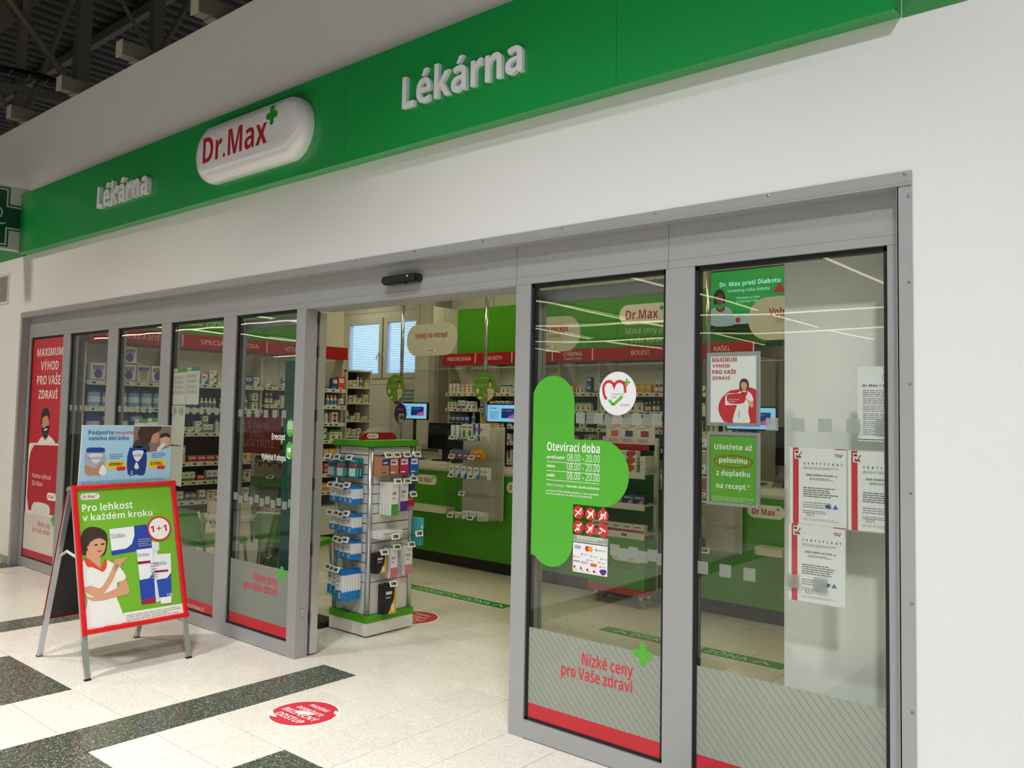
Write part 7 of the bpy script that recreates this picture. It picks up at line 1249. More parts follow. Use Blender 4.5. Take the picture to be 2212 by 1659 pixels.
category_sign('PRO MATKU A DÍTĚ', 'red sign for mother and child over the side shelves', (XS + .02, .15, 0), .886, HP, text_at=.15, tw=.50)
category_sign('SPECIÁLNÍ VÝŽIVA', 'red special nutrition sign over the side shelves', (XS + .02, 1.036, 0), .952, HP, text_at=.19, tw=.66)
category_sign('VITAMÍNY', 'red vitamins sign at the end of the side shelves', (XS + .02, 1.988, 0), 1.092, HP, text_at=.22, tw=.36)
gb = MB().box(-8.348, -8.02, .15, 2.75, 2.25, 2.95, 'shop_green').build('green_board', None, 'green board above the side shelf signs', 'board')
a = Art((-8.02, 0, 0), (0, 1, 0), (0, 0, 1))
a.text('Nízké ceny pro', 1.40, 2.47, .075, '#d5e6c4', 0, w=.55, al='c').text('Vaše zdraví', 1.42, 2.35, .075, '#d5e6c4', 0, w=.46, al='c').pill_logo(1.40, 2.66, .6, 0)
a.build(gb, 'lettering')

# formula milk rows in the first bay
def row_cans(cols, kind, word, wc, w, h, words_, where, n0=0, skip=0.0, cat='can', name='formula_can', dbl=()):
    def f(t, M, z, gap):
        x = .05; i = 0
        while x + w < (.86):
            p = M @ Vector((x + w / 2, .03 + w / 2, z)); hh = min(h, gap)
            product(name, '%s, %s along %s' % (words_, ordinal(i), where), kind, cols[i % len(cols)], p, (w * .97, w * .8 if kind != 'can' else w * .97, hh), HP, cat, 'products on the wall shelves', word, wc)
            if i in dbl: product(name, '%s stacked above the %s of %s' % (words_, ordinal(i), where), kind, cols[i % len(cols)], p + Vector((0, 0, hh)), (w * .97, w * .8, hh), HP, cat, 'products on the wall shelves', word, wc)
            x += w + .006; i += 1
    return f
rows1 = {0: row_cans([('#dedbe4', '#5a4aa0', '#8a9a5a'), ('#c9c6cf', '#b09a86', '#5a5a9a')], 'spot', 'BEBA', '#3a3a8f', .135, .165, 'large pale formula carton', 'the top shelf of the mother-and-child bay', name='formula_box', cat='box', dbl=(2,)),
         1: row_cans([('#8fc0dc', '#2a3f86', '#e4ecf0'), ('#7ab4d8', '#22367a', '#dfe8ee')], 'can', None, None, .115, .16, 'light blue formula tin', 'the second shelf of the mother-and-child bay'),
         2: row_cans([('#24408f', '#1d3580', '#c9cfd8'), ('#b9bfc8', '#24408f', '#24408f')], 'can', None, None, .125, .185, 'dark blue formula tin', 'the third shelf of the mother-and-child bay')}
shelf_bay('side wall shelving bay with formula tins under the mother and child sign', (XS, .15, 0), HP, .886, [1.74, 1.50, 1.26, .97, .78, .59], .42, 11, 'of the mother-and-child bay', rows=rows1)
shelf_bay('side wall shelving bay under the special nutrition sign', (XS, 1.036, 0), HP, .952, [1.745, 1.50, 1.262, .97, .785, .59], .42, 12, 'under the special nutrition sign')
shelf_bay('end side wall shelving bay under the vitamins sign', (XS, 1.988, 0), HP, 1.092, [1.75, 1.557, 1.362, 1.165, .97, .785, .59], .42, 23, 'under the vitamins sign', cover=.95)
for k, (c, y, h, w) in enumerate((('#d8501a', 3.02, .15, .085), ('#20508f', 2.93, .13, .075))):
    product('supplement_box', ('orange' if k == 0 else 'blue and yellow') + ' supplement carton at the doorway end of the vitamins shelf', 'full', ('#e9e2d4', c, '#e8b820'), (XS - .05, y, 1.752), (w, .06, h), HP, 'box')

# ---- back wall: red signs, green boards, bays
YB = 4.30
BACK = [(-7.45, -6.891, 'PŘÍRODNÍ LÉKÁRNA', None, 'red natural remedies sign beside the white panel'), (-6.891, -6.313, 'IMUNITA', None, 'red immunity sign over the back shelves'),
        (-6.313, -5.72, 'TRÁVENÍ', None, 'red sign partly behind the door frame over the back shelves'), (-5.72, -5.175, 'CHŘIPKA', 'a doplňky stravy', 'red flu remedies sign with small second line'),
        (-5.175, -4.0, 'BOLEST', None, 'red pain relief sign under the capsule logo'), (-4.0, -3.35, 'KAŠEL', 'a doplňky stravy', 'red cough remedies sign under the wall screen')]
for k, (x0, x1, s_, sm, lb) in enumerate(BACK):
    category_sign(s_, lb, (x0, YB, 0), x1 - x0, 0, 2.10, 2.235, small=sm, tw=(.40 if k == 0 else None))
    bn = ('herbal', 'immunity', 'digestion', 'flu', 'pain relief', 'cough')[k] + ' sign'
    shelf_bay('back wall shelving bay under the red ' + bn, (x0, YB + .05, 0), 0, x1 - x0, [1.75, 1.56, 1.37, 1.18, .98, .78, .6], .42, 40 + k, 'under the ' + bn, rows=None, cover=.93)
MB().box(-7.462, -7.45, 4.13, 4.95, 2.24, 2.82, 'shelf_white').build('end_board', None, 'white upright board at the end of the green boards', 'board')
for k, (x0, x1) in enumerate(((-7.45, -6.30), (-6.30, -5.05), (-5.05, -3.95), (-3.95, -3.34))):
    g = MB().box(x0 + .002, x1 - .002, 4.55, 4.936, 2.24, 2.82, 'shop_green').build('green_board', None, 'tall green board over the back shelves, ' + ordinal(k) + ' from the white end board', 'board', 'green boards over the back shelves')
    if k == 2:
        a = Art((0, 4.55, 0)); a.pill_logo(-4.69, 2.60, .64, 0).text('Nízké ceny pro', -4.66, 2.395, .062, '#cfe0c0', 0, w=.54, al='c').text('Vaše zdraví', -4.66, 2.295, .062, '#cfe0c0', 0, w=.42, al='c'); a.build(g, 'lettering')

# wall screen
tv = thing('wall_screen', 'large wall screen showing a green diabetes screening advert', 'screen', (-3.4, 4.42, 2.40))
MB().box(-3.915, -2.94, 4.44, 4.50, 2.395, 2.96, 'black_plastic').build('case', tv)
MB().box(-3.89, -2.965, 4.437, 4.44, 2.42, 2.945, 'tv_green').build('display', tv)
pa = ART['tv']; a = Art((-3.9, 4.437, 2.4))
a.rect(.25, .02, .80, .12, '#a9cfe6', 0).blob(pa['coat'], '#9fc4e0', 1).blob(pa['hair'], '#1a1412', 1).blob(pa['face'], '#6a4a44', 2).blob(pa['collar'], '#8a2a34', 2)
a.textq('Dr. Max proti Diabetu', [pa['t1'][0], (pa['t1'][1][0] + .10, 0), pa['t1'][2]], 'tv_text', 1, .015).textq('Screening rizika diabetu', pa['t2'], 'tv_text', 1).textq('Přijedeme za Vámi', pa['t3'], 'tv_text', 1).textq('do vybraných měst', pa['t4'], 'tv_text', 1)
a.oval(pa['dot'][0][0], pa['dot'][0][1], .027, .027, '#b3202c', 2).poly([(.67, .30), (.80, .30), (.735, .40)], '#b3202c', 1)
a.build(tv, 'screen_print')
# doorway and cabinets beyond the counter end
dr = thing('door_3', 'grey inner door beyond the counter behind the posters', 'door', (-3.0, 4.93, 0), kind='structure')
MB().box(-3.33, -2.45, 4.92, 4.95, 0, 2.1, 'grey_panel').build('leaf', dr)
MB().box(-3.37, -3.33, 4.90, 4.95, 0, 2.14, 'shelf_white').build('jamb', dr); MB().box(-2.45, -2.41, 4.90, 4.95, 0, 2.14, 'shelf_white').build('jamb', dr)
MB().box(-2.60, -2.50, 4.90, 4.92, 1.02, 1.045, 'chrome').build('handle', dr)
shelf_bay('short shelving bay beyond the inner door', (-2.38, YB + .05, 0), 0, .9, [1.75, 1.56, 1.37, 1.18, .98, .78, .6], .42, 61, 'of the bay beyond the inner door', cover=.9)
em = thing('emergency_lamp', 'cream emergency lamp box hanging high behind the white board', 'lamp', (-1.55, 1.0, 2.45))
MB().box(-1.80, -1.52, 0.95, 1.05, 2.50, 2.75, '#d9d5c4').prism(rrect(-1.80, 2.40, -1.52, 2.55, .05), 'y', .95, 1.05, '#d9d5c4').build('case', em)
MB().lathe([(.045, 0), (.045, .03), (.02, .05)], (-1.62, .93, 2.62), '#c6c2b2', 14).build('lamp_head', em); MB().box(-1.68, -1.64, .98, 1.02, 2.75, 3.4, '#cfccbf').build('bracket', em)

# ---- counter: units, worktop, kick, ledges, logos
CXS = [-6.95, -5.80, -4.70, -3.60, -2.44, -0.95]
for k, (x0, x1) in enumerate(zip(CXS, CXS[1:])):
    nm = ('nearest the side shelves', 'behind the clear brochure display', 'behind the sliding leaf panel', 'behind the wheeled promotion stand', 'beside the white board')[k]
    t = thing('counter_unit', 'green fronted counter unit ' + nm, 'counter', ((x0 + x1) / 2, 3.2, 0), group='green counter units')
    MB().box(x0 + .001, x1 - .001, 2.90, 2.92, .115, .925, 'shop_green').build('front_panel', t)
    MB().box(x0 + .001, x1 - .001, 2.95, 3.5, 0, .115, 'kick_black').build('plinth', t)
    MB().box(x0 + .001, x1 - .001, 2.92, 3.5, .115, .925, 'shelf_white').build('body', t)
    MB().box(x0 + .001, x1 - .001, 2.895, 2.90, .925, .950, 'counter_white').build('edge_trim', t)
    MB().box(x0 + .001, x1 - .001, 2.895, 2.90, .575, .60, 'counter_white').build('joint_strip', t) if k == 4 else None
    a = Art((0, 2.90, 0)); cx_ = (-6.25, -5.05, -4.15, -3.45, -2.60)[k]
    cx_ = (-6.24, -5.02, -4.15, -2.95 + .0, -1.9)[k]
    if k == 3: cx_ = -2.625
    a.pill_logo(cx_, .825, .29, 0); a.build(t, 'logo_print')
    if k in (0, 3, 4):
        l0, l1 = {0: (-6.42, -5.83), 3: (-2.66, -2.441), 4: (-2.439, -1.7)}[k]
        MB().prism([(l0, 2.90), (l0, 2.78), (l0 + .03, 2.75), (l1 - (.03 if k != 3 else 0), 2.75), (l1, 2.78 if k != 3 else 2.75), (l1, 2.90)], 'z', .527, .58, 'counter_white').build('bag_ledge', t)
wt = MB().box(-6.97, -.95, 2.87, 3.55, .950, 1.0, 'counter_white').build('worktop', None, 'long white worktop over the green counter units', 'worktop')
# plexiglass screens, poles and hanging signs
for k, (x0, x1) in enumerate(((-6.93, -5.80), (-5.70, -4.75), (-4.6, -3.4), (-3.1, -1.6))):
    t = thing('counter_screen', 'clear acrylic screen standing on the counter, ' + ordinal(k) + ' from the side shelves', 'screen', ((x0 + x1) / 2, 2.98, 1.0), group='clear counter screens')
    MB().box(x0, x1, 2.977, 2.983, 1.0, 1.955, 'acrylic').build('sheet', t)
    MB().box(x0, x1, 2.976, 2.984, 1.955, 1.959, '#c9cfc8').build('top_edge', t)
    for x in (x0 + .1, x1 - .1): MB().box(x - .03, x + .03, 2.95, 3.01, 1.0, 1.02, 'acrylic').build('foot', t)
for k, (x, lb) in enumerate(((-6.85, 'by the prescription sign'), (-5.615, 'beside the second customer screen'), (-3.19, 'behind the framed posters'))):
    t = thing('support_pole', 'chrome pole from counter to ceiling ' + lb, 'pole', (x, 3.07, 1.0), group='chrome counter poles')
    MB().tube([(x, 3.07, 1.0), (x, 3.07, 3.4)], .019, 'chrome', 14).build('tube', t, smooth=True)
    MB().lathe([(.05, 0), (.05, .008), (.02, .02)], (x, 3.07, 1.0), 'chrome', 16).build('flange', t)
for k, (x0, x1, z0, z1, l1, l2, lb) in enumerate(((-6.593, -5.866, 2.094, 2.425, 'Výdej na recept', None, 'white capsule sign for prescriptions hanging in the doorway view'),
        (-5.075, -4.35, 2.083, 2.402, 'Výdej na recept', 'a volný prodej', 'white capsule sign hanging behind the opening hours panel'), (-2.767, -2.04, 2.105, 2.432, 'Volný prodej', 'Odborné poradenství', 'white capsule sign partly hidden by the white board'))):
    t = thing('hanging_sign', lb, 'sign', ((x0 + x1) / 2, 2.9, z0), group='hanging capsule signs')
    MB().prism(rrect(x0, z0, x1, z1, .155, 8), 'y', 2.90, 2.912, '#dad8c6').build('board', t)
    a = Art((0, 2.90, 0)); c = (x0 + x1) / 2; h = z1 - z0
    a.text(l1, c, z0 + h * .56, .056, 'logo_red', 0, w=.48 if k != 2 else .40, al='c', bold=.014)
    if l2: a.text(l2, c, z0 + h * .40, .034, '#4a7a4a' if k == 2 else '#4a4a40', 0, w=.30, al='c')
    a.pill_logo(c, z0 + h * .17, .17, 0, grey='#6a6a62'); a.build(t, 'lettering')
    for x in (x0 + .18, x1 - .18): MB().tube([(x, 2.906, z1), (x, 2.906, 3.4)], .002, 'steel', 5).build('wire', t)
for k, (x, m) in enumerate(((-6.825, 'first'), (-5.523, 'second'))):
    t = thing('oval_poster', 'green oval poster of a masked woman on the ' + ('pole by the side shelves' if k == 0 else 'pole by the second customer screen'), 'poster', (x, 2.96, 1.62), group='green oval posters')
    MB().prism(oval(x, 1.766, .145, .145, 40), 'y', 2.962, 2.966, '#6a9a2a').build('disc', t)
    a = Art((x, 2.962, 1.766))
    a.rr(-.10, .045, .02, .075, '#4f7f22', 0).text('My si na hygienu', -.04, .085, .015, '#cfdcb4', 0, w=.17, al='c').text('potrpíme', -.04, .053, .015, '#c9d8a8', 1, w=.09, al='c').bars(-.12, .0, .03, .035, 3, '#b3c98a', 0, .4)
    a.blob([(-.115, -.02), (-.095, -.012), (-.075, -.02), (-.08, -.05), (-.095, -.062), (-.11, -.05)], '#dfe4d0', 0).rr(-.085, -.112, -.03, -.095, '#ece9e0', 0)
    a.blob([(.045, .045), (.05, .07), (.07, .075), (.085, .065), (.09, .04), (.085, .03), (.05, .03)], 'hair_brown', 2).blob([(.052, .05), (.068, .055), (.085, .045), (.083, .01), (.068, -.002), (.055, .01)], 'skin', 3).poly([(.055, .028), (.083, .028), (.08, .005), (.058, .005)], '#dfe0dc', 4)
    a.poly([(.03, -.02), (.055, -.005), (.085, -.005), (.115, -.02), (.122, -.06), (.105, -.095), (.04, -.135), (.045, -.07)], '#d9d4c4', 3).line([(-.02, -.045), (.02, -.09), (.06, -.06), (.11, -.065)], .012, 'skin', 4)
    a.poly([(.055, -.004), (.07, -.02), (.083, -.004)], '#b8452f', 4)
    a.build(t, 'print')
t = thing('oval_poster', 'purple oval leaflet hanging below the green oval poster', 'poster', (-6.72, 3.02, 1.37))
MB().prism(oval(-6.76, 1.49, .095, .11, 36), 'y', 2.986, 2.989, '#4a2a78').build('disc', t)
a = Art((-6.76, 2.986, 1.49)); a.rect(-.02, -.10, .06, .0, '#d8d4cc', 0).rect(.0, -.06, .05, -.02, '#5a5a58', 1).blob([(-.06, -.09), (-.05, -.01), (-.03, .0), (-.02, -.08)], '#8a5a4a', 1).bars(-.05, .03, .05, .06, 2, '#b9a8d0', 0); a.build(t, 'print')
# customer screens, till screens, terminals
def screen(label, x0, x1, z0, z1, y, rz):
    t = thing('customer_screen', label, 'screen', ((x0 + x1) / 2, y, 1.0), rz, group='customer screens on the counter'); w = (x1 - x0) / 2; zc = (z0 + z1) / 2
    MB().box(-w, w, 0, .03, z0 - 1, z1 - 1, 'black_plastic').build('case', t, local=True)
    MB().box(-w + .012, w - .012, -.002, 0, z0 - 1 + .012, z1 - 1 - .012, 'screen_blue').build('display', t, local=True)
    a = Art((-w, -.002, z0 - 1)); W = 2 * w; H = z1 - z0
    a.rect(W * .45, H * .25, W * .88, H * .75, 'screen_dark', 0).blob([(W * .62, H * .25), (W * .88, H * .25), (W * .88, H * .45), (W * .75, H * .42)], 'screen_pink', 1).text('Ibalgin', W * .46, H * .60, H * .10, '#cfe6f4', 2, w=W * .3, bold=.02).text('Dr.Max', W * .12, H * .72, H * .08, '#b3324a', 1, w=W * .2, bold=.015).bars(W * .12, H * .2, W * .38, H * .6, 6, '#5a8fb8', 1, .3)
    a.build(t, 'screen_print', local=True)
    MB().tube([(0, .04, 0), (0, .04, z0 - 1 + .02)], .018, 'black_plastic', 8).build('stem', t, local=True)
    MB().box(-.09, .09, -.04, .12, 0, .012, 'black_plastic').build('foot', t, local=True)
screen('small blue customer screen with a tablet advert beside the dark till screen', -6.92, -6.505, 1.428, 1.614, 3.12, .10)
screen('small blue customer screen cut off by the doorway frame', -5.62, -5.21, 1.422, 1.610, 3.12, .10)
screen('small blue customer screen peeping out between the framed posters', -3.05, -2.64, 1.42, 1.61, 3.12, .10)
def till(label, x, y, w, z0, z1):
    t = thing('till_screen', label, 'screen', (x, y, 1.0), group='till screens seen from behind')
    MB().prism([(x - w / 2, z0), (x + w / 2, z0), (x + w / 2 - .02, z1), (x - w / 2 + .01, z1)], 'y', y, y + .04, 'dark_screen').build('rear_shell', t)
    MB().box(x - .04, x + .04, y + .01, y + .05, 1.0, z0 + .05, 'black_plastic').build('stem', t); MB().box(x - .12, x + .12, y - .06, y + .12, 1.0, 1.015, 'black_plastic').build('foot', t)
till('dark till screen seen from behind between the customer screens', -6.32, 3.22, .50, 1.12, 1.40)
till('dark till screen beside the second customer screen', -5.02, 3.22, .50, 1.10, 1.40)
till('dark till screen behind the green framed poster', -2.50, 3.30, .45, 1.15, 1.45)
for k, (x, lb) in enumerate(((-2.60, 'by the white board'), (-6.0, 'near the side shelves'), (-4.62, 'at the doorway post'))):
    t = thing('card_terminal', 'black card terminal on the worktop ' + lb, 'terminal', (x, 3.10, 1.0), group='card terminals')
    MB().prism([(3.04, 1.0), (3.18, 1.0), (3.18, 1.10), (3.06, 1.03)], 'x', x - .04, x + .04, 'black_plastic').build('body', t)
    MB().add([(x - .03, 3.075, 1.0425), (x + .03, 3.075, 1.0425), (x + .03, 3.16, 1.0925), (x - .03, 3.16, 1.0925)], [(0, 1, 2, 3)], '#3a3d42').build('keypad', t)
for k, (x, w, z, c, lb) in enumerate(((-5.88, .16, .20, '#dcdcd4', 'small white printer on the worktop under the dark till screen'), (-6.60, .28, .17, '#d2d2c8', 'grey white printer behind the revolving display stand'), (-2.12, .18, .16, '#2a2c30', 'dark printer behind the card terminal'))):
    t = thing('receipt_printer', lb, 'printer', (x, 3.25, 1.0)); MB().box(x - w / 2, x + w / 2, 3.285, 3.50, 1.0, 1.0 + z, c).build('case', t); MB().box(x - w / 2 + .02, x + w / 2 - .02, 3.28, 3.285, 1.0 + z * .55, 1.0 + z * .62, 'gasket').build('paper_slot', t)

# ---- clear displays hung on the counter front
def acrylic_display(label, x0, x1, y0, y1, levels, top, seed, items, where):
    t = thing('acrylic_display', label, 'display', ((x0 + x1) / 2, y0, levels[-1]))
    MB().box(x0 + .0, x1 + .005, y1 - .012, y1 - .003, levels[-1] - .01, top, '#cfcfc6').build('back_panel', t)
    MB().box(x0, x0 + .004, y0, y1, levels[-1], top - .03, 'acrylic').build('side_panel', t); MB().box(x1 - .004, x1, y0 + .12, y1, levels[-1], top - .03, 'acrylic').build('side_panel', t)
    for i, z in enumerate(levels):
        s = MB().box(x0 + .004, x1 - .004, y0 + .004, y1, z - .005, z, 'acrylic').build('shelf', t)
        MB().box(x0 + .004, x1 - .004, y0, y0 + .004, z - .005, z + .045, 'acrylic').build('front_lip', s)
        for q_ in ((.13, .62) if i != 3 else (.4,)): tag(s, tuple(Vector((x0 + (x1 - x0) * q_, y0 - .01, z + .005)) - t.location), .075, .042, tilt=-.5)
        r = random.Random(seed + i); x = x0 + .02; n = 0
        for (kind, cols, w, d, h, cnt, desc, nm, ct, wd) in items[i]:
            for c in range(cnt):
                if x + w > x1 - .01: break
                product(nm, '%s, %s on the %s shelf, %s' % (desc, ordinal(n), ('top', 'second', 'middle', 'fourth', 'bottom')[i], where), kind, cols, (x + w / 2, y0 + .02 + d / 2 + r.random() * .02, z), (w * .97, d, h), 0, ct, 'products in the clear displays', wd)
                n += 1; x += w
            x += .012
    return t
Bl = ('#ecebe6', '#3a8fc8', '#2a5a9a')
items1 = [[('swoosh', ('#e8ecef', '#2a6ac0', '#e8eef2'), .062, .08, .14, 2, 'blue and white supplement carton', 'supplement_box', 'box', None), ('spot', ('#e6e2d0', '#3a8f5a', '#8a8a80'), .072, .07, .15, 2, 'tall cream herbal carton', 'herbal_box', 'box', None), ('split', ('#e8e5d8', '#2f5fa0', '#c04a8a'), .055, .06, .16, 2, 'tall cream and blue carton', 'supplement_box', 'box', None), ('band', ('#e4e2d6', '#d8d6ca', '#c0beb4'), .05, .06, .16, 2, 'plain cream carton end', 'supplement_box', 'box', None)],
          [('pouch', ('#5a6f9a', '#a04a5a', '#d8d8d0'), .08, .06, .09, 3, 'blue and red sweets pouch', 'sweets_pouch', 'pouch', None), ('pouch', ('#d8a818', '#c04a4a', '#efe6d0'), .085, .06, .10, 2, 'yellow sweets pouch', 'sweets_pouch', 'pouch', None)],
          [('swoosh', Bl, .075, .06, .115, 3, 'white carton with blue clover', 'supplement_box', 'box', None), ('swoosh', ('#eceae4', '#4aa0d0', '#26508a'), .075, .06, .11, 2, 'white carton with light blue corner', 'supplement_box', 'box', None), ('band', ('#e6e6e0', '#8aa0b8', '#6a7f9a'), .022, .06, .11, 4, 'thin pale carton end', 'supplement_box', 'box', None)],
          [], [('swoosh', ('#ecebe4', '#8aa83a', '#4a7f3a'), .085, .07, .05, 2, 'low white carton with green corner', 'supplement_box', 'box', None), ('swoosh', ('#ecebe4', '#3a9ac8', '#5a8f3a'), .09, .07, .075, 2, 'white carton with sunflower corner', 'supplement_box', 'box', None), ('band', ('#e8e7e0', '#dcdcd4', '#c9c9c0'), .022, .07, .075, 3, 'thin white carton end', 'supplement_box', 'box', None)]]
acrylic_display('clear acrylic shelf display hung on the counter, seen through the doorway', -5.70, -5.176, 2.63, 2.872, [1.255, 1.076, .898, .735, .518], 1.385, 5, items1, 'doorway counter display')
items2 = [[('band', ('#e8e8e2', '#3a6aa8', '#4a7ab4'), .07, .06, .10, 5, 'white and blue carton', 'supplement_box', 'box', None)], [('swoosh', Bl, .07, .06, .10, 5, 'white carton with blue curve', 'supplement_box', 'box', None)],
          [('full', ('#e8e6e0', '#c04a3a', '#8a2a2a'), .07, .06, .09, 5, 'red carton with pale label', 'supplement_box', 'box', None)], [('spot', ('#e6e4dc', '#b0a03a', '#8a8a70'), .06, .06, .06, 4, 'low white carton with olive disc', 'supplement_box', 'box', None)],
          [('band', ('#cfd4d6', '#2a6aa8', '#8aa0b0'), .045, .07, .11, 3, 'grey and blue hanging pack', 'supplement_box', 'box', None), ('full', ('#3a9a4a', '#1a3f98', '#e6e8ea'), .09, .07, .10, 1, 'dark blue carton with green line', 'supplement_box', 'box', 'TEREZO')]]
acrylic_display('clear acrylic shelf display on the counter below the framed posters', -3.28, -2.80, 2.63, 2.872, [1.255, 1.06, .88, .70, .505], 1.385, 25, items2, 'display below framed posters')

# ---- staff rack by the window
rk = thing('storage_rack', 'narrow white storage rack with medicine packs under the window', 'rack', (-8.45, 3.68, 0))
MB().box(-8.62, -8.32, 3.495, 3.51, 0, 2.015, 'shelf_white').build('side_panel', rk); MB().box(-8.62, -8.32, 3.875, 3.89, 0, 2.01, 'shelf_white').build('side_panel', rk)
MB().box(-8.62, -8.61, 3.51, 3.875, 0, 2.0, 'shelf_back').build('back_panel', rk)
MB().box(-8.62, -8.31, 3.495, 3.89, 2.0, 2.02, 'shelf_white').build('top_board', rk)
RL = [1.805, 1.61, 1.385, 1.19, .99, .79, .6, .4, .2]
r = random.Random(8)
for i, z in enumerate(RL):
    MB().box(-8.61, -8.32, 3.51, 3.875, z - .018, z, 'shelf_white').build('shelf', rk)
    if i > 5: continue
    y = 3.53; n = 0
    while y < 3.82:
        k, cols, words_, nm, cat, w, d, h = r.choice(FAM[:13]); cols = ('#dfddd4', r.choice(('#d8c83a', '#d8d8d0', '#c88a8a', '#b9c0c0')), cols[2])
        if k == 'full': k = 'band'
        h = min(h * 1.1, .15)
        product('medicine_pack', 'pale medicine pack, %s on the %s shelf of the staff rack' % (ordinal(n), ('top', 'second', 'third', 'fourth', 'fifth', 'sixth')[i]), k, cols, (-8.36, y + w / 2, z), (w * .95, d, h), HP + r.uniform(-.2, .2), 'box', 'packs on the staff rack'); n += 1
        y += w + r.uniform(.005, .05)
nb = thing('notice_board', 'white shelf and pinned lists on the staff area wall', 'notice board', (-9.2, 5.45, 1.2))
MB().box(-9.75, -8.35, 5.47, 5.494, 1.0, 1.90, '#d6d4cc').build('board', nb)
a = Art((-9.75, 5.47, 1.0)); a.rect(.1, .62, 1.35, .66, '#8a3a44', 0).rect(.1, .68, 1.35, .84, '#7aa88a', 0).bars(.15, .70, 1.3, .82, 2, '#cfd8cc', 1)
for i in range(5): a.rect(.12 + i * .22, .3, .28 + i * .22, .56, '#e2e0d8', 0).rect(.15 + i * .22, .44, .23 + i * .22, .48, '#6a6a64', 1)
a.build(nb, 'print')

# ================================================================ free-standing displays
# ---- revolving slatwall stand in the doorway
GX0, GX1, GY0, GY1 = -4.80, -4.43, .62, 1.02
gd = thing('display_stand', 'four-sided white slatwall stand hung with packs, green top and red header', 'display stand', ((GX0 + GX1) / 2, (GY0 + GY1) / 2, 0))
MB().box(GX0 - .012, GX1 + .012, GY0 - .012, GY1 + .012, .012, .095, 'shelf_white').build('plinth', gd)
MB().box(GX0 + .03, GX1 - .03, GY0 + .03, GY1 - .03, 0, .012, 'kick_black').build('glide', gd)
MB().box(GX0 - .014, GX1 + .014, GY0 - .014, GY1 + .014, .095, .142, 'shop_green').build('green_band', gd)
MB().box(GX0 + .03, GX1 - .03, GY0 + .03, GY1 - .03, .142, 1.275, '#6f6f69').build('core', gd)
zs = .145
while zs < 1.27:
    hgt = .215 if zs < .2 else .066
    z1 = min(zs + hgt, 1.274)
    MB().box(GX0 + .02, GX1 - .02, GY0 + .012, GY0 + .03, zs, z1 - .006, 'shelf_white').build('slat', gd)
    MB().box(GX1 - .03, GX1 - .012, GY0 + .02, GY1 - .02, zs, z1 - .006, 'shelf_white').build('slat', gd)
    zs = z1
for x in (GX0 + .012, GX1 - .012):
    for y in (GY0 + .012, GY1 - .012): MB().tube([(x, y, .142), (x, y, 1.275)], .019, 'alu_bright', 12).build('corner_post', gd, smooth=True)
MB().box(GX0 - .02, GX1 + .02, GY0 - .02, GY1 + .02, 1.275, 1.315, 'shop_green').build('top_cap', gd)
hx = -4.60
MB().prism([(.66, 1.315), (1.0, 1.315), (1.0, 1.33), (.985, 1.352), (.95, 1.365), (.73, 1.365), (.69, 1.355), (.67, 1.335)], 'x', hx - .012, hx, 'sign_red').build('header_board', gd)
MB().prism([(.74, 1.315), (1.0, 1.315), (1.0, 1.35), (.97, 1.385), (.93, 1.40), (.82, 1.40), (.77, 1.385), (.745, 1.35)], 'x', hx - .06, hx - .05, '#cfc9b4').build('rear_header', gd)
a = Art((hx, .775, 1.341), (0, 1, 0), (0, 0, 1)); a.pill_logo(0, 0, .105, 0); a.build(gd, 'logo_print')
def hook(p, d, rz):
    """chrome hook from the slat to the tag at its end; p world point on the face, d reach"""
    v = Vector((math.sin(rz), -math.cos(rz), 0)); q = Vector(p) + v * d
    MB().tube([Vector(p), q], .0028, 'chrome', 6).build('hook', gd)
    o = tag(gd, tuple(q + Vector((0, 0, -.012)) - gd.location), .062, .038, rz=rz, tilt=0)
    o.rotation_euler = (-.45, 0, rz)
TE = ('#0f7f86', '#cfe0d8', '#c04a56'); TE2 = ('#1a8f94', '#c9b0a8', '#6a2f8f')
HB = ('#e6e8ea', '#1f7fc8', '#c9b48a')
def hang(nm, desc, kind, cols, x, z0, w, h, d, n, face, rowname, pos, cat='pack'):
    """n packs one behind another on a hook"""
    for i in range(n):
        off = .016 + d / 2 + i * (d + .003)
        if face == 'L': p = (x, GY0 + .012 - off, z0); rz = 0
        else: p = (GX1 - .012 + off, x, z0); rz = HP
        product(nm, '%s, %s in line, %s hook, %s' % (desc, ordinal(i), pos, rowname), kind, cols, p, (w, d, h), rz, cat, 'packs hung on the slatwall stand')
    hz = z0 + h + .006
    if face == 'L': hook((x, GY0 + .015, hz), n * (d + .003) + .05, 0)
    else: hook((GX1 - .015, x, hz), n * (d + .003) + .05, HP)
rn = 'upper row facing the doorway'
for i, x in enumerate((-4.735, -4.635, -4.535)):
    hang('bandage_pack', 'teal blister pack', 'blister', TE2 if i == 0 else TE, x, 1.055, .088, .135, .022, 4 if i < 2 else 3, 'L', rn, ORD[i])
for ri, (z, h, rn) in enumerate(((.885, .12, 'second row facing the doorway'), (.69, .125, 'third row facing the doorway'), (.515, .125, 'fourth row facing the doorway'), (.25, .20, 'lowest row facing the doorway'))):
    for i, x in enumerate((-4.765, -4.69, -4.615, -4.53)):
        if ri == 2 and i == 0: continue
        n = (2, 2, 3, 4)[i] if ri < 3 else (2, 3, 3, 7)[i]
        hang('plaster_pack', 'white and blue plaster pack', 'hangbox', HB, x, z, .066 if ri < 3 else .07, h * (1.0 if i == 3 else .88), .02, n, 'L', rn, ORD[i])
rn = 'upper counter-side row'
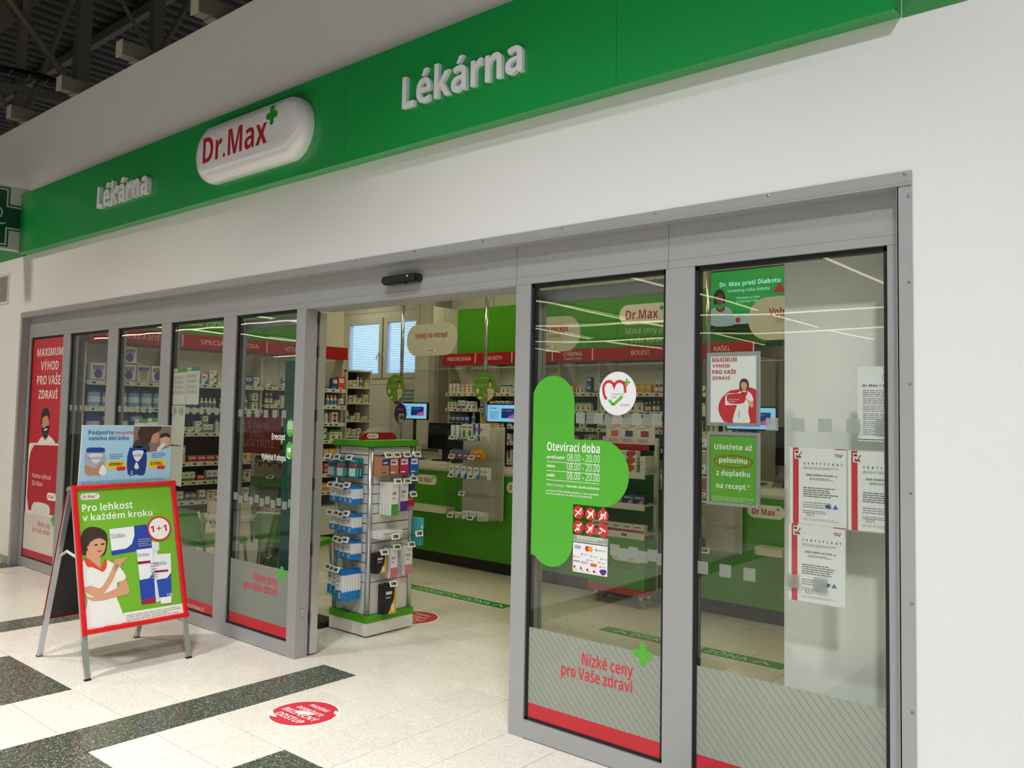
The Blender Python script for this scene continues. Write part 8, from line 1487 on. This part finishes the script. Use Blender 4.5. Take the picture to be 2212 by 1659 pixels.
for i, (y, c) in enumerate(((.685, ('#b9805a', '#e8e6e4', '#2a3a9a')), (.76, ('#b9805a', '#2a2f8f', '#e8e6e4')), (.855, ('#c42a5a', '#2a3aa0', '#e8e4e6')), (.95, ('#2a5ac0', '#2036a0', '#e8eaee')))):
    hang('knee_bandage_box', ('tan', 'tan and blue', 'pink and blue', 'bright blue')[i] + ' bandage carton', 'full', (c[2], c[0], c[1]), y, 1.085, .082, .125, .075, 1, 'R', rn, ORD[i], 'box')
rn = 'second counter-side row'
hang('thermometer_box', 'tall white and green carton', 'band', ('#e6e6e0', '#4a9a3a', '#8a9a8a'), .735, .815, .062, .22, .028, 4, 'R', rn, 'first', 'box')
hang('thermometer_box', 'tall white and purple carton', 'band', ('#dcdce0', '#5a2a8f', '#8a8a9a'), .845, .835, .072, .195, .045, 2, 'R', rn, 'second', 'box')
hang('condom_box', 'small navy carton', 'full', ('#2a3f7a', '#1d2f6a', '#c9d0dc'), .95, .965, .075, .075, .045, 1, 'R', rn, 'third', 'box')
hang('condom_box', 'small red carton', 'full', ('#c0404a', '#a8202f', '#e0b0b0'), .95, .855, .075, .075, .045, 1, 'R', rn, 'fourth', 'box')
tr_ = thing('acrylic_tray', 'clear tray of white cartons clipped to the slatwall stand', 'tray', (-4.36, .82, .655))
MB().box(-4.44, -4.30, .65, 1.04, .652, .656, 'acrylic').box(-4.304, -4.30, .65, 1.04, .656, .70, 'acrylic').box(-4.44, -4.30, 1.036, 1.04, .656, .72, 'acrylic').build('clear_trough', tr_)
for y in (.74, .96): tag(tr_, tuple(Vector((-4.29, y, .655)) - tr_.location), .066, .04, rz=HP, tilt=-.3)
for i in range(3): product('syringe_carton', 'long white carton in the clear tray, ' + ordinal(i) + ' from the stand', 'band', ('#e8e6e2', '#d8d4d4', '#c08a9a'), (-4.42 + i * .032, .745, .657), (.20, .028, .05), HP, 'box')
for i in range(4): product('toothbrush_pack', 'slim teal pack at the far corner of the slatwall stand, ' + ordinal(i) + ' in line', 'band', ('#4ab4b8', '#2a8f98', '#e0ecec'), (-4.41 + i * .022, 1.025, .58), (.03, .016, .19), HP, 'pack')
rn = 'third counter-side row'
hang('joint_support_box', 'black and yellow support carton', 'swoosh', ('#1c1a18', '#e0a818', '#d8d4c8'), .685, .425, .085, .135, .06, 1, 'R', rn, 'first', 'box')
hang('syringe_box', 'tall pale pink carton', 'band', ('#e0dcdc', '#c86a78', '#a8a4a4'), .785, .385, .062, .20, .035, 2, 'R', rn, 'second', 'box')
hang('syringe_box', 'tall pale carton with rose side', 'band', ('#dcd8d8', '#c07a86', '#a8a4a4'), .91, .395, .07, .195, .04, 2, 'R', rn, 'third', 'box')
hang('joint_support_box', 'large black and yellow support carton', 'swoosh', ('#1c1a18', '#e0a818', '#d8d4c8'), .765, .145, .10, .195, .07, 1, 'R', 'lowest counter-side row', 'only', 'box')

# ---- roll-up banner beside the doorway
rb = thing('rollup_banner', 'teal roll-up banner standing behind the oval stickers panel', 'banner', (-5.06, .61, 0))
MB().box(-5.44, -4.83, .53, .69, .006, .045, 'black_plastic').build('base', rb)
for x in (-5.40, -4.87): MB().box(x - .02, x + .02, .55, .67, 0, .006, 'gasket').build('foot', rb)
MB().box(-5.42, -4.98, .598, .601, .045, 1.88, '#0c6a63').build('sheet', rb)
MB().box(-5.44, -4.96, .59, .61, 1.88, 1.925, '#8fa398').build('top_rail', rb)
MB().tube([(-5.2, .63, .045), (-5.2, .63, 1.90)], .008, 'alu_bright', 8).build('pole', rb)

# ---- wheeled promotion stand seen through the opening hours panel
x0, x1, y0, y1 = -4.03, -3.50, 2.63, 2.86
st = thing('promotion_stand', 'green wheeled promotion stand with white shelves before the counter', 'display stand', ((x0 + x1) / 2, (y0 + y1) / 2, 0))
MB().box(x0, x1, y1 - .02, y1, .15, 1.30, '#1f6b3a').build('back_panel', st)
for x in (x0, x1 - .03): MB().box(x, x + .03, y1 - .05, y1 - .02, .12, 1.34, 'shelf_white').build('post', st)
MB().box(x0, x1, y0, y1 - .05, .15, .545, 'shop_green').build('base_box', st)
MB().box(x0, x1, y0 - .004, y1 - .05, .10, .15, 'poster_red').build('red_skirt', st)
a = Art((-3.66, y0, .37)); a.pill_logo(-.0, .04, .30, 0).text('Nízké ceny pro Vaše zdraví', 0, -.055, .022, '#b9cfae', 0, w=.28, al='c'); a.build(st, 'logo_print')
for x in (x0 + .05, x1 - .05):
    for y in (y0 + .06, y1 - .06):
        w = MB().tube([(x - .012, y, .035), (x + .012, y, .035)], .035, '#9a9a96', 14).build('caster', st); MB().box(x - .018, x + .018, y - .02, y + .02, .06, .10, 'chrome').build('fork', w)
PS = [1.065, .817, .588]
for i, z in enumerate(PS):
    s = MB().box(x0, x1, y0, y1 - .05, z - .012, z, 'shelf_white').build('shelf', st); MB().box(x0, x1, y0 - .008, y0, z - .045, z + .005, 'shelf_white').build('price_rail', s)
    if i == 2: tag(s, tuple(Vector((-3.68, y0 - .014, z - .036)) - st.location), .075, .042)
    for xx in (x0, x1 - .004): MB().box(xx, xx + .004, y0 + .02, y1 - .05, z, z + .05, 'acrylic').build('side_fence', s)
hd = MB().box(-3.99, -3.52, y1 - .058, y1 - .051, 1.24, 1.50, '#e2dedb').build('header_card', st)
a = Art((-3.99, y1 - .058, 1.24)); a.rect(0, 0, .47, .045, '#c92a3a', 0).rect(.42, -.0, .47, .26, '#e2dedb', 0)
for u, c, s_ in ((.02, '#d8703a', 'Olfen'), (.16, '#2a4a7a', 'ibalgin'), (.31, '#b02a3a', 'rofren')): a.rect(u, .10, u + .11, .19, '#efece8', 1).rect(u + .03, .105, u + .105, .155, c, 2).text(s_, u + .005, .165, .018, '#2a3a5a', 2, w=.07, bold=.01).oval(u + .09, .20, .035, .018, '#e0a83a', 3).bars(u + .01, .06, u + .10, .09, 2, '#c07a7a', 1)
a.build(hd, 'print')
for lev in range(3):
    for i in range(2):
        product('gel_carton', 'long white carton with orange flame, %s of the %s promotion stand layer' % (ordinal(i), ('lowest', 'middle', 'upper')[lev]), 'olfen', ('#ebe8e4', '#c8502f', '#1d4a86'), (x0 + .135 + i * .195 + .006 * lev, y0 + .05, 1.066 + lev * .058), (.19, .05, .056), 0, 'box', 'cartons on the promotion stand', 'Olfen', '#1d3a6a')
for i in range(5): product('gel_carton', 'white carton end behind the flame cartons, ' + ordinal(i) + ' in line', 'band', ('#e6e4e0', '#d8d6d2', '#b8b6b2'), (x1 - .045, y0 + .045 + i * .03, 1.066), (.05, .028, .13), 0, 'box', 'cartons on the promotion stand')
for i in range(5): product('tablet_box', 'dark blue tablet carton with pink corner, %s on the promotion stand' % ordinal(i), 'swoosh', ('#24466f', '#c05a8a', '#8fc4e0'), (x0 + .06 + i * .10, y0 + .05, .818), (.094, .06, .07), 0, 'box', 'cartons on the promotion stand', 'ibalgin', '#cfe0ee')
for i in range(5): product('tablet_box', 'white tablet carton with red stripe, %s on the lowest promotion shelf' % ordinal(i), 'band', ('#e8e4e0', '#a8203a', '#3a3a3a'), (x0 + .06 + i * .10, y0 + .05, .589), (.094, .06, .065), 0, 'box', 'cartons on the promotion stand', 'rofren', '#2a2a2a')

# ---- baby food stand and red poster seen beside the doorway
bs = thing('food_stand', 'white and green baby food stand behind the oval stickers panel', 'display stand', (-6.95, 1.65, 0))
MB().box(-7.24, -7.22, 1.5, 1.80, 0, 1.10, 'shelf_white').build('side_panel', bs); MB().box(-6.70, -6.68, 1.5, 1.80, 0, 1.10, 'shelf_white').build('side_panel', bs); MB().box(-7.22, -6.70, 1.78, 1.80, 0, 1.10, '#7a7d74').build('back_panel', bs)
for z in (.86, .47, .12):
    s = MB().box(-7.22, -6.70, 1.5, 1.78, z - .02, z, 'shelf_white').build('shelf', bs); MB().box(-7.225, -6.695, 1.49, 1.5, z - .075, z + .005, '#4f8f4a').build('green_lip', s); tag(s, tuple(Vector((-6.90, 1.475, z + .0)) - bs.location), .10, .045, tilt=-.9)
for i in range(3): product('porridge_pouch', 'baby porridge bag with red heart, %s on the upper stand shelf' % ordinal(i), 'heart', ('#b8ad92', '#a82434', '#24347a'), (-7.13 + i * .165, 1.56, .861), (.155, .07, .20), 0, 'pouch', 'baby food packs', 'Hami', '#e8d8d0')
for i in range(3): product('baby_food_box', 'pale baby food box with red heart, %s on the lower stand shelf' % ordinal(i), 'heart', ('#dcd6cc', '#b83444', '#e0d8d0'), (-7.13 + i * .165, 1.56, .471), (.15, .08, .11), 0, 'box', 'baby food packs', 'Hami', '#e8d8d0')
rp = MB().box(-7.36, -6.75, 1.485, 1.489, 1.085, 1.445, '#a8202f').build('hanging_poster', None, 'red savings poster with pale lettering above the baby food stand', 'poster')
a = Art((-7.36, 1.485, 1.085)); a.text('S námi', .06, .245, .06, '#d8b4b0', 0, w=.36).text('vždy', .10, .16, .06, '#d8b4b0', 0, w=.24).text('UŠETŘÍTE', .0, .065, .065, '#d8b4b0', 0, w=.52, bold=.008); a.build(rp, 'lettering')
for x in (-7.30, -6.81): MB().tube([(x, 1.487, 1.445), (x, 1.487, 3.4)], .0015, 'steel', 5).build('wire', rp)

# ---- waiting chairs, table and baskets by the side shelves
def chair(label, x, y, rz):
    t = thing('waiting_chair', label, 'chair', (x, y, 0), rz, group='green waiting chairs')
    P = [(-.24, .44), (.24, .44), (.26, .50), (.26, .60), (.24, .63), (-.24, .63), (-.26, .60), (-.26, .50)]
    MB().prism([(a_, b_ + .04) for a_, b_ in P], 'y', .20, .235, 'shop_green').build('backrest', t, local=True)
    MB().prism(rrect(-.24, -.22, .24, .20, .06), 'z', .41, .45, 'shop_green').build('seat', t, local=True)
    MB().tube([(-.27, .22, .45), (-.275, .235, .62), (-.22, .24, .69), (.22, .24, .69), (.275, .235, .62), (.27, .22, .45)], .012, 'chrome', 8).build('back_frame', t, local=True)
    for sx in (-1, 1):
        for yy in (-.18, .18): MB().tube([(sx * .22, yy, .41), (sx * .25, yy * 1.15, 0)], .012, 'chrome', 8).build('leg', t, local=True)
chair('green waiting chair with chrome frame behind the taped notices panel', -6.42, .62, math.pi)
chair('green waiting chair with chrome frame behind the slogan film', -5.85, 1.05, math.pi + .5)
tb = thing('side_table', 'small white cabinet table beside the waiting chair', 'table', (-7.05, 1.15, 0))
MB().box(-7.32, -6.80, 1.0, 1.32, .10, .50, 'shelf_white').build('body', tb); MB().box(-7.35, -6.77, .97, 1.35, .50, .53, '#cfd0c8').build('top_board', tb); MB().box(-7.30, -6.82, 1.03, 1.3, 0, .10, 'kick_black').build('plinth', tb)
for i, x in enumerate((-7.20, -7.05)): tag(tb, tuple(Vector((x, .985, .455)) - tb.location), .08, .04)
bk = thing('shopping_basket', 'cream plastic basket of pink packs on the small table', 'basket', (-7.02, 1.15, .53))
MB().prism([(-7.16, .53), (-6.88, .53), (-6.84, .66), (-7.20, .66)], 'y', 1.03, 1.045, '#d6cfb4').prism([(-7.16, .53), (-6.88, .53), (-6.84, .66), (-7.20, .66)], 'y', 1.245, 1.26, '#d6cfb4').box(-7.20, -7.185, 1.03, 1.26, .53, .66, '#d6cfb4').box(-6.855, -6.84, 1.03, 1.26, .53, .66, '#d6cfb4').box(-7.16, -6.88, 1.04, 1.25, .53, .537, '#d6cfb4').build('tub', bk)
for i in range(3): product('tissue_pack', 'pink and white pack standing in the cream basket, ' + ordinal(i) + ' across', 'full', ('#d8c8c8', '#b87a80', '#9a4a5a'), (-7.11 + i * .09, 1.14, .538), (.085, .15, .20), 0, 'pack')
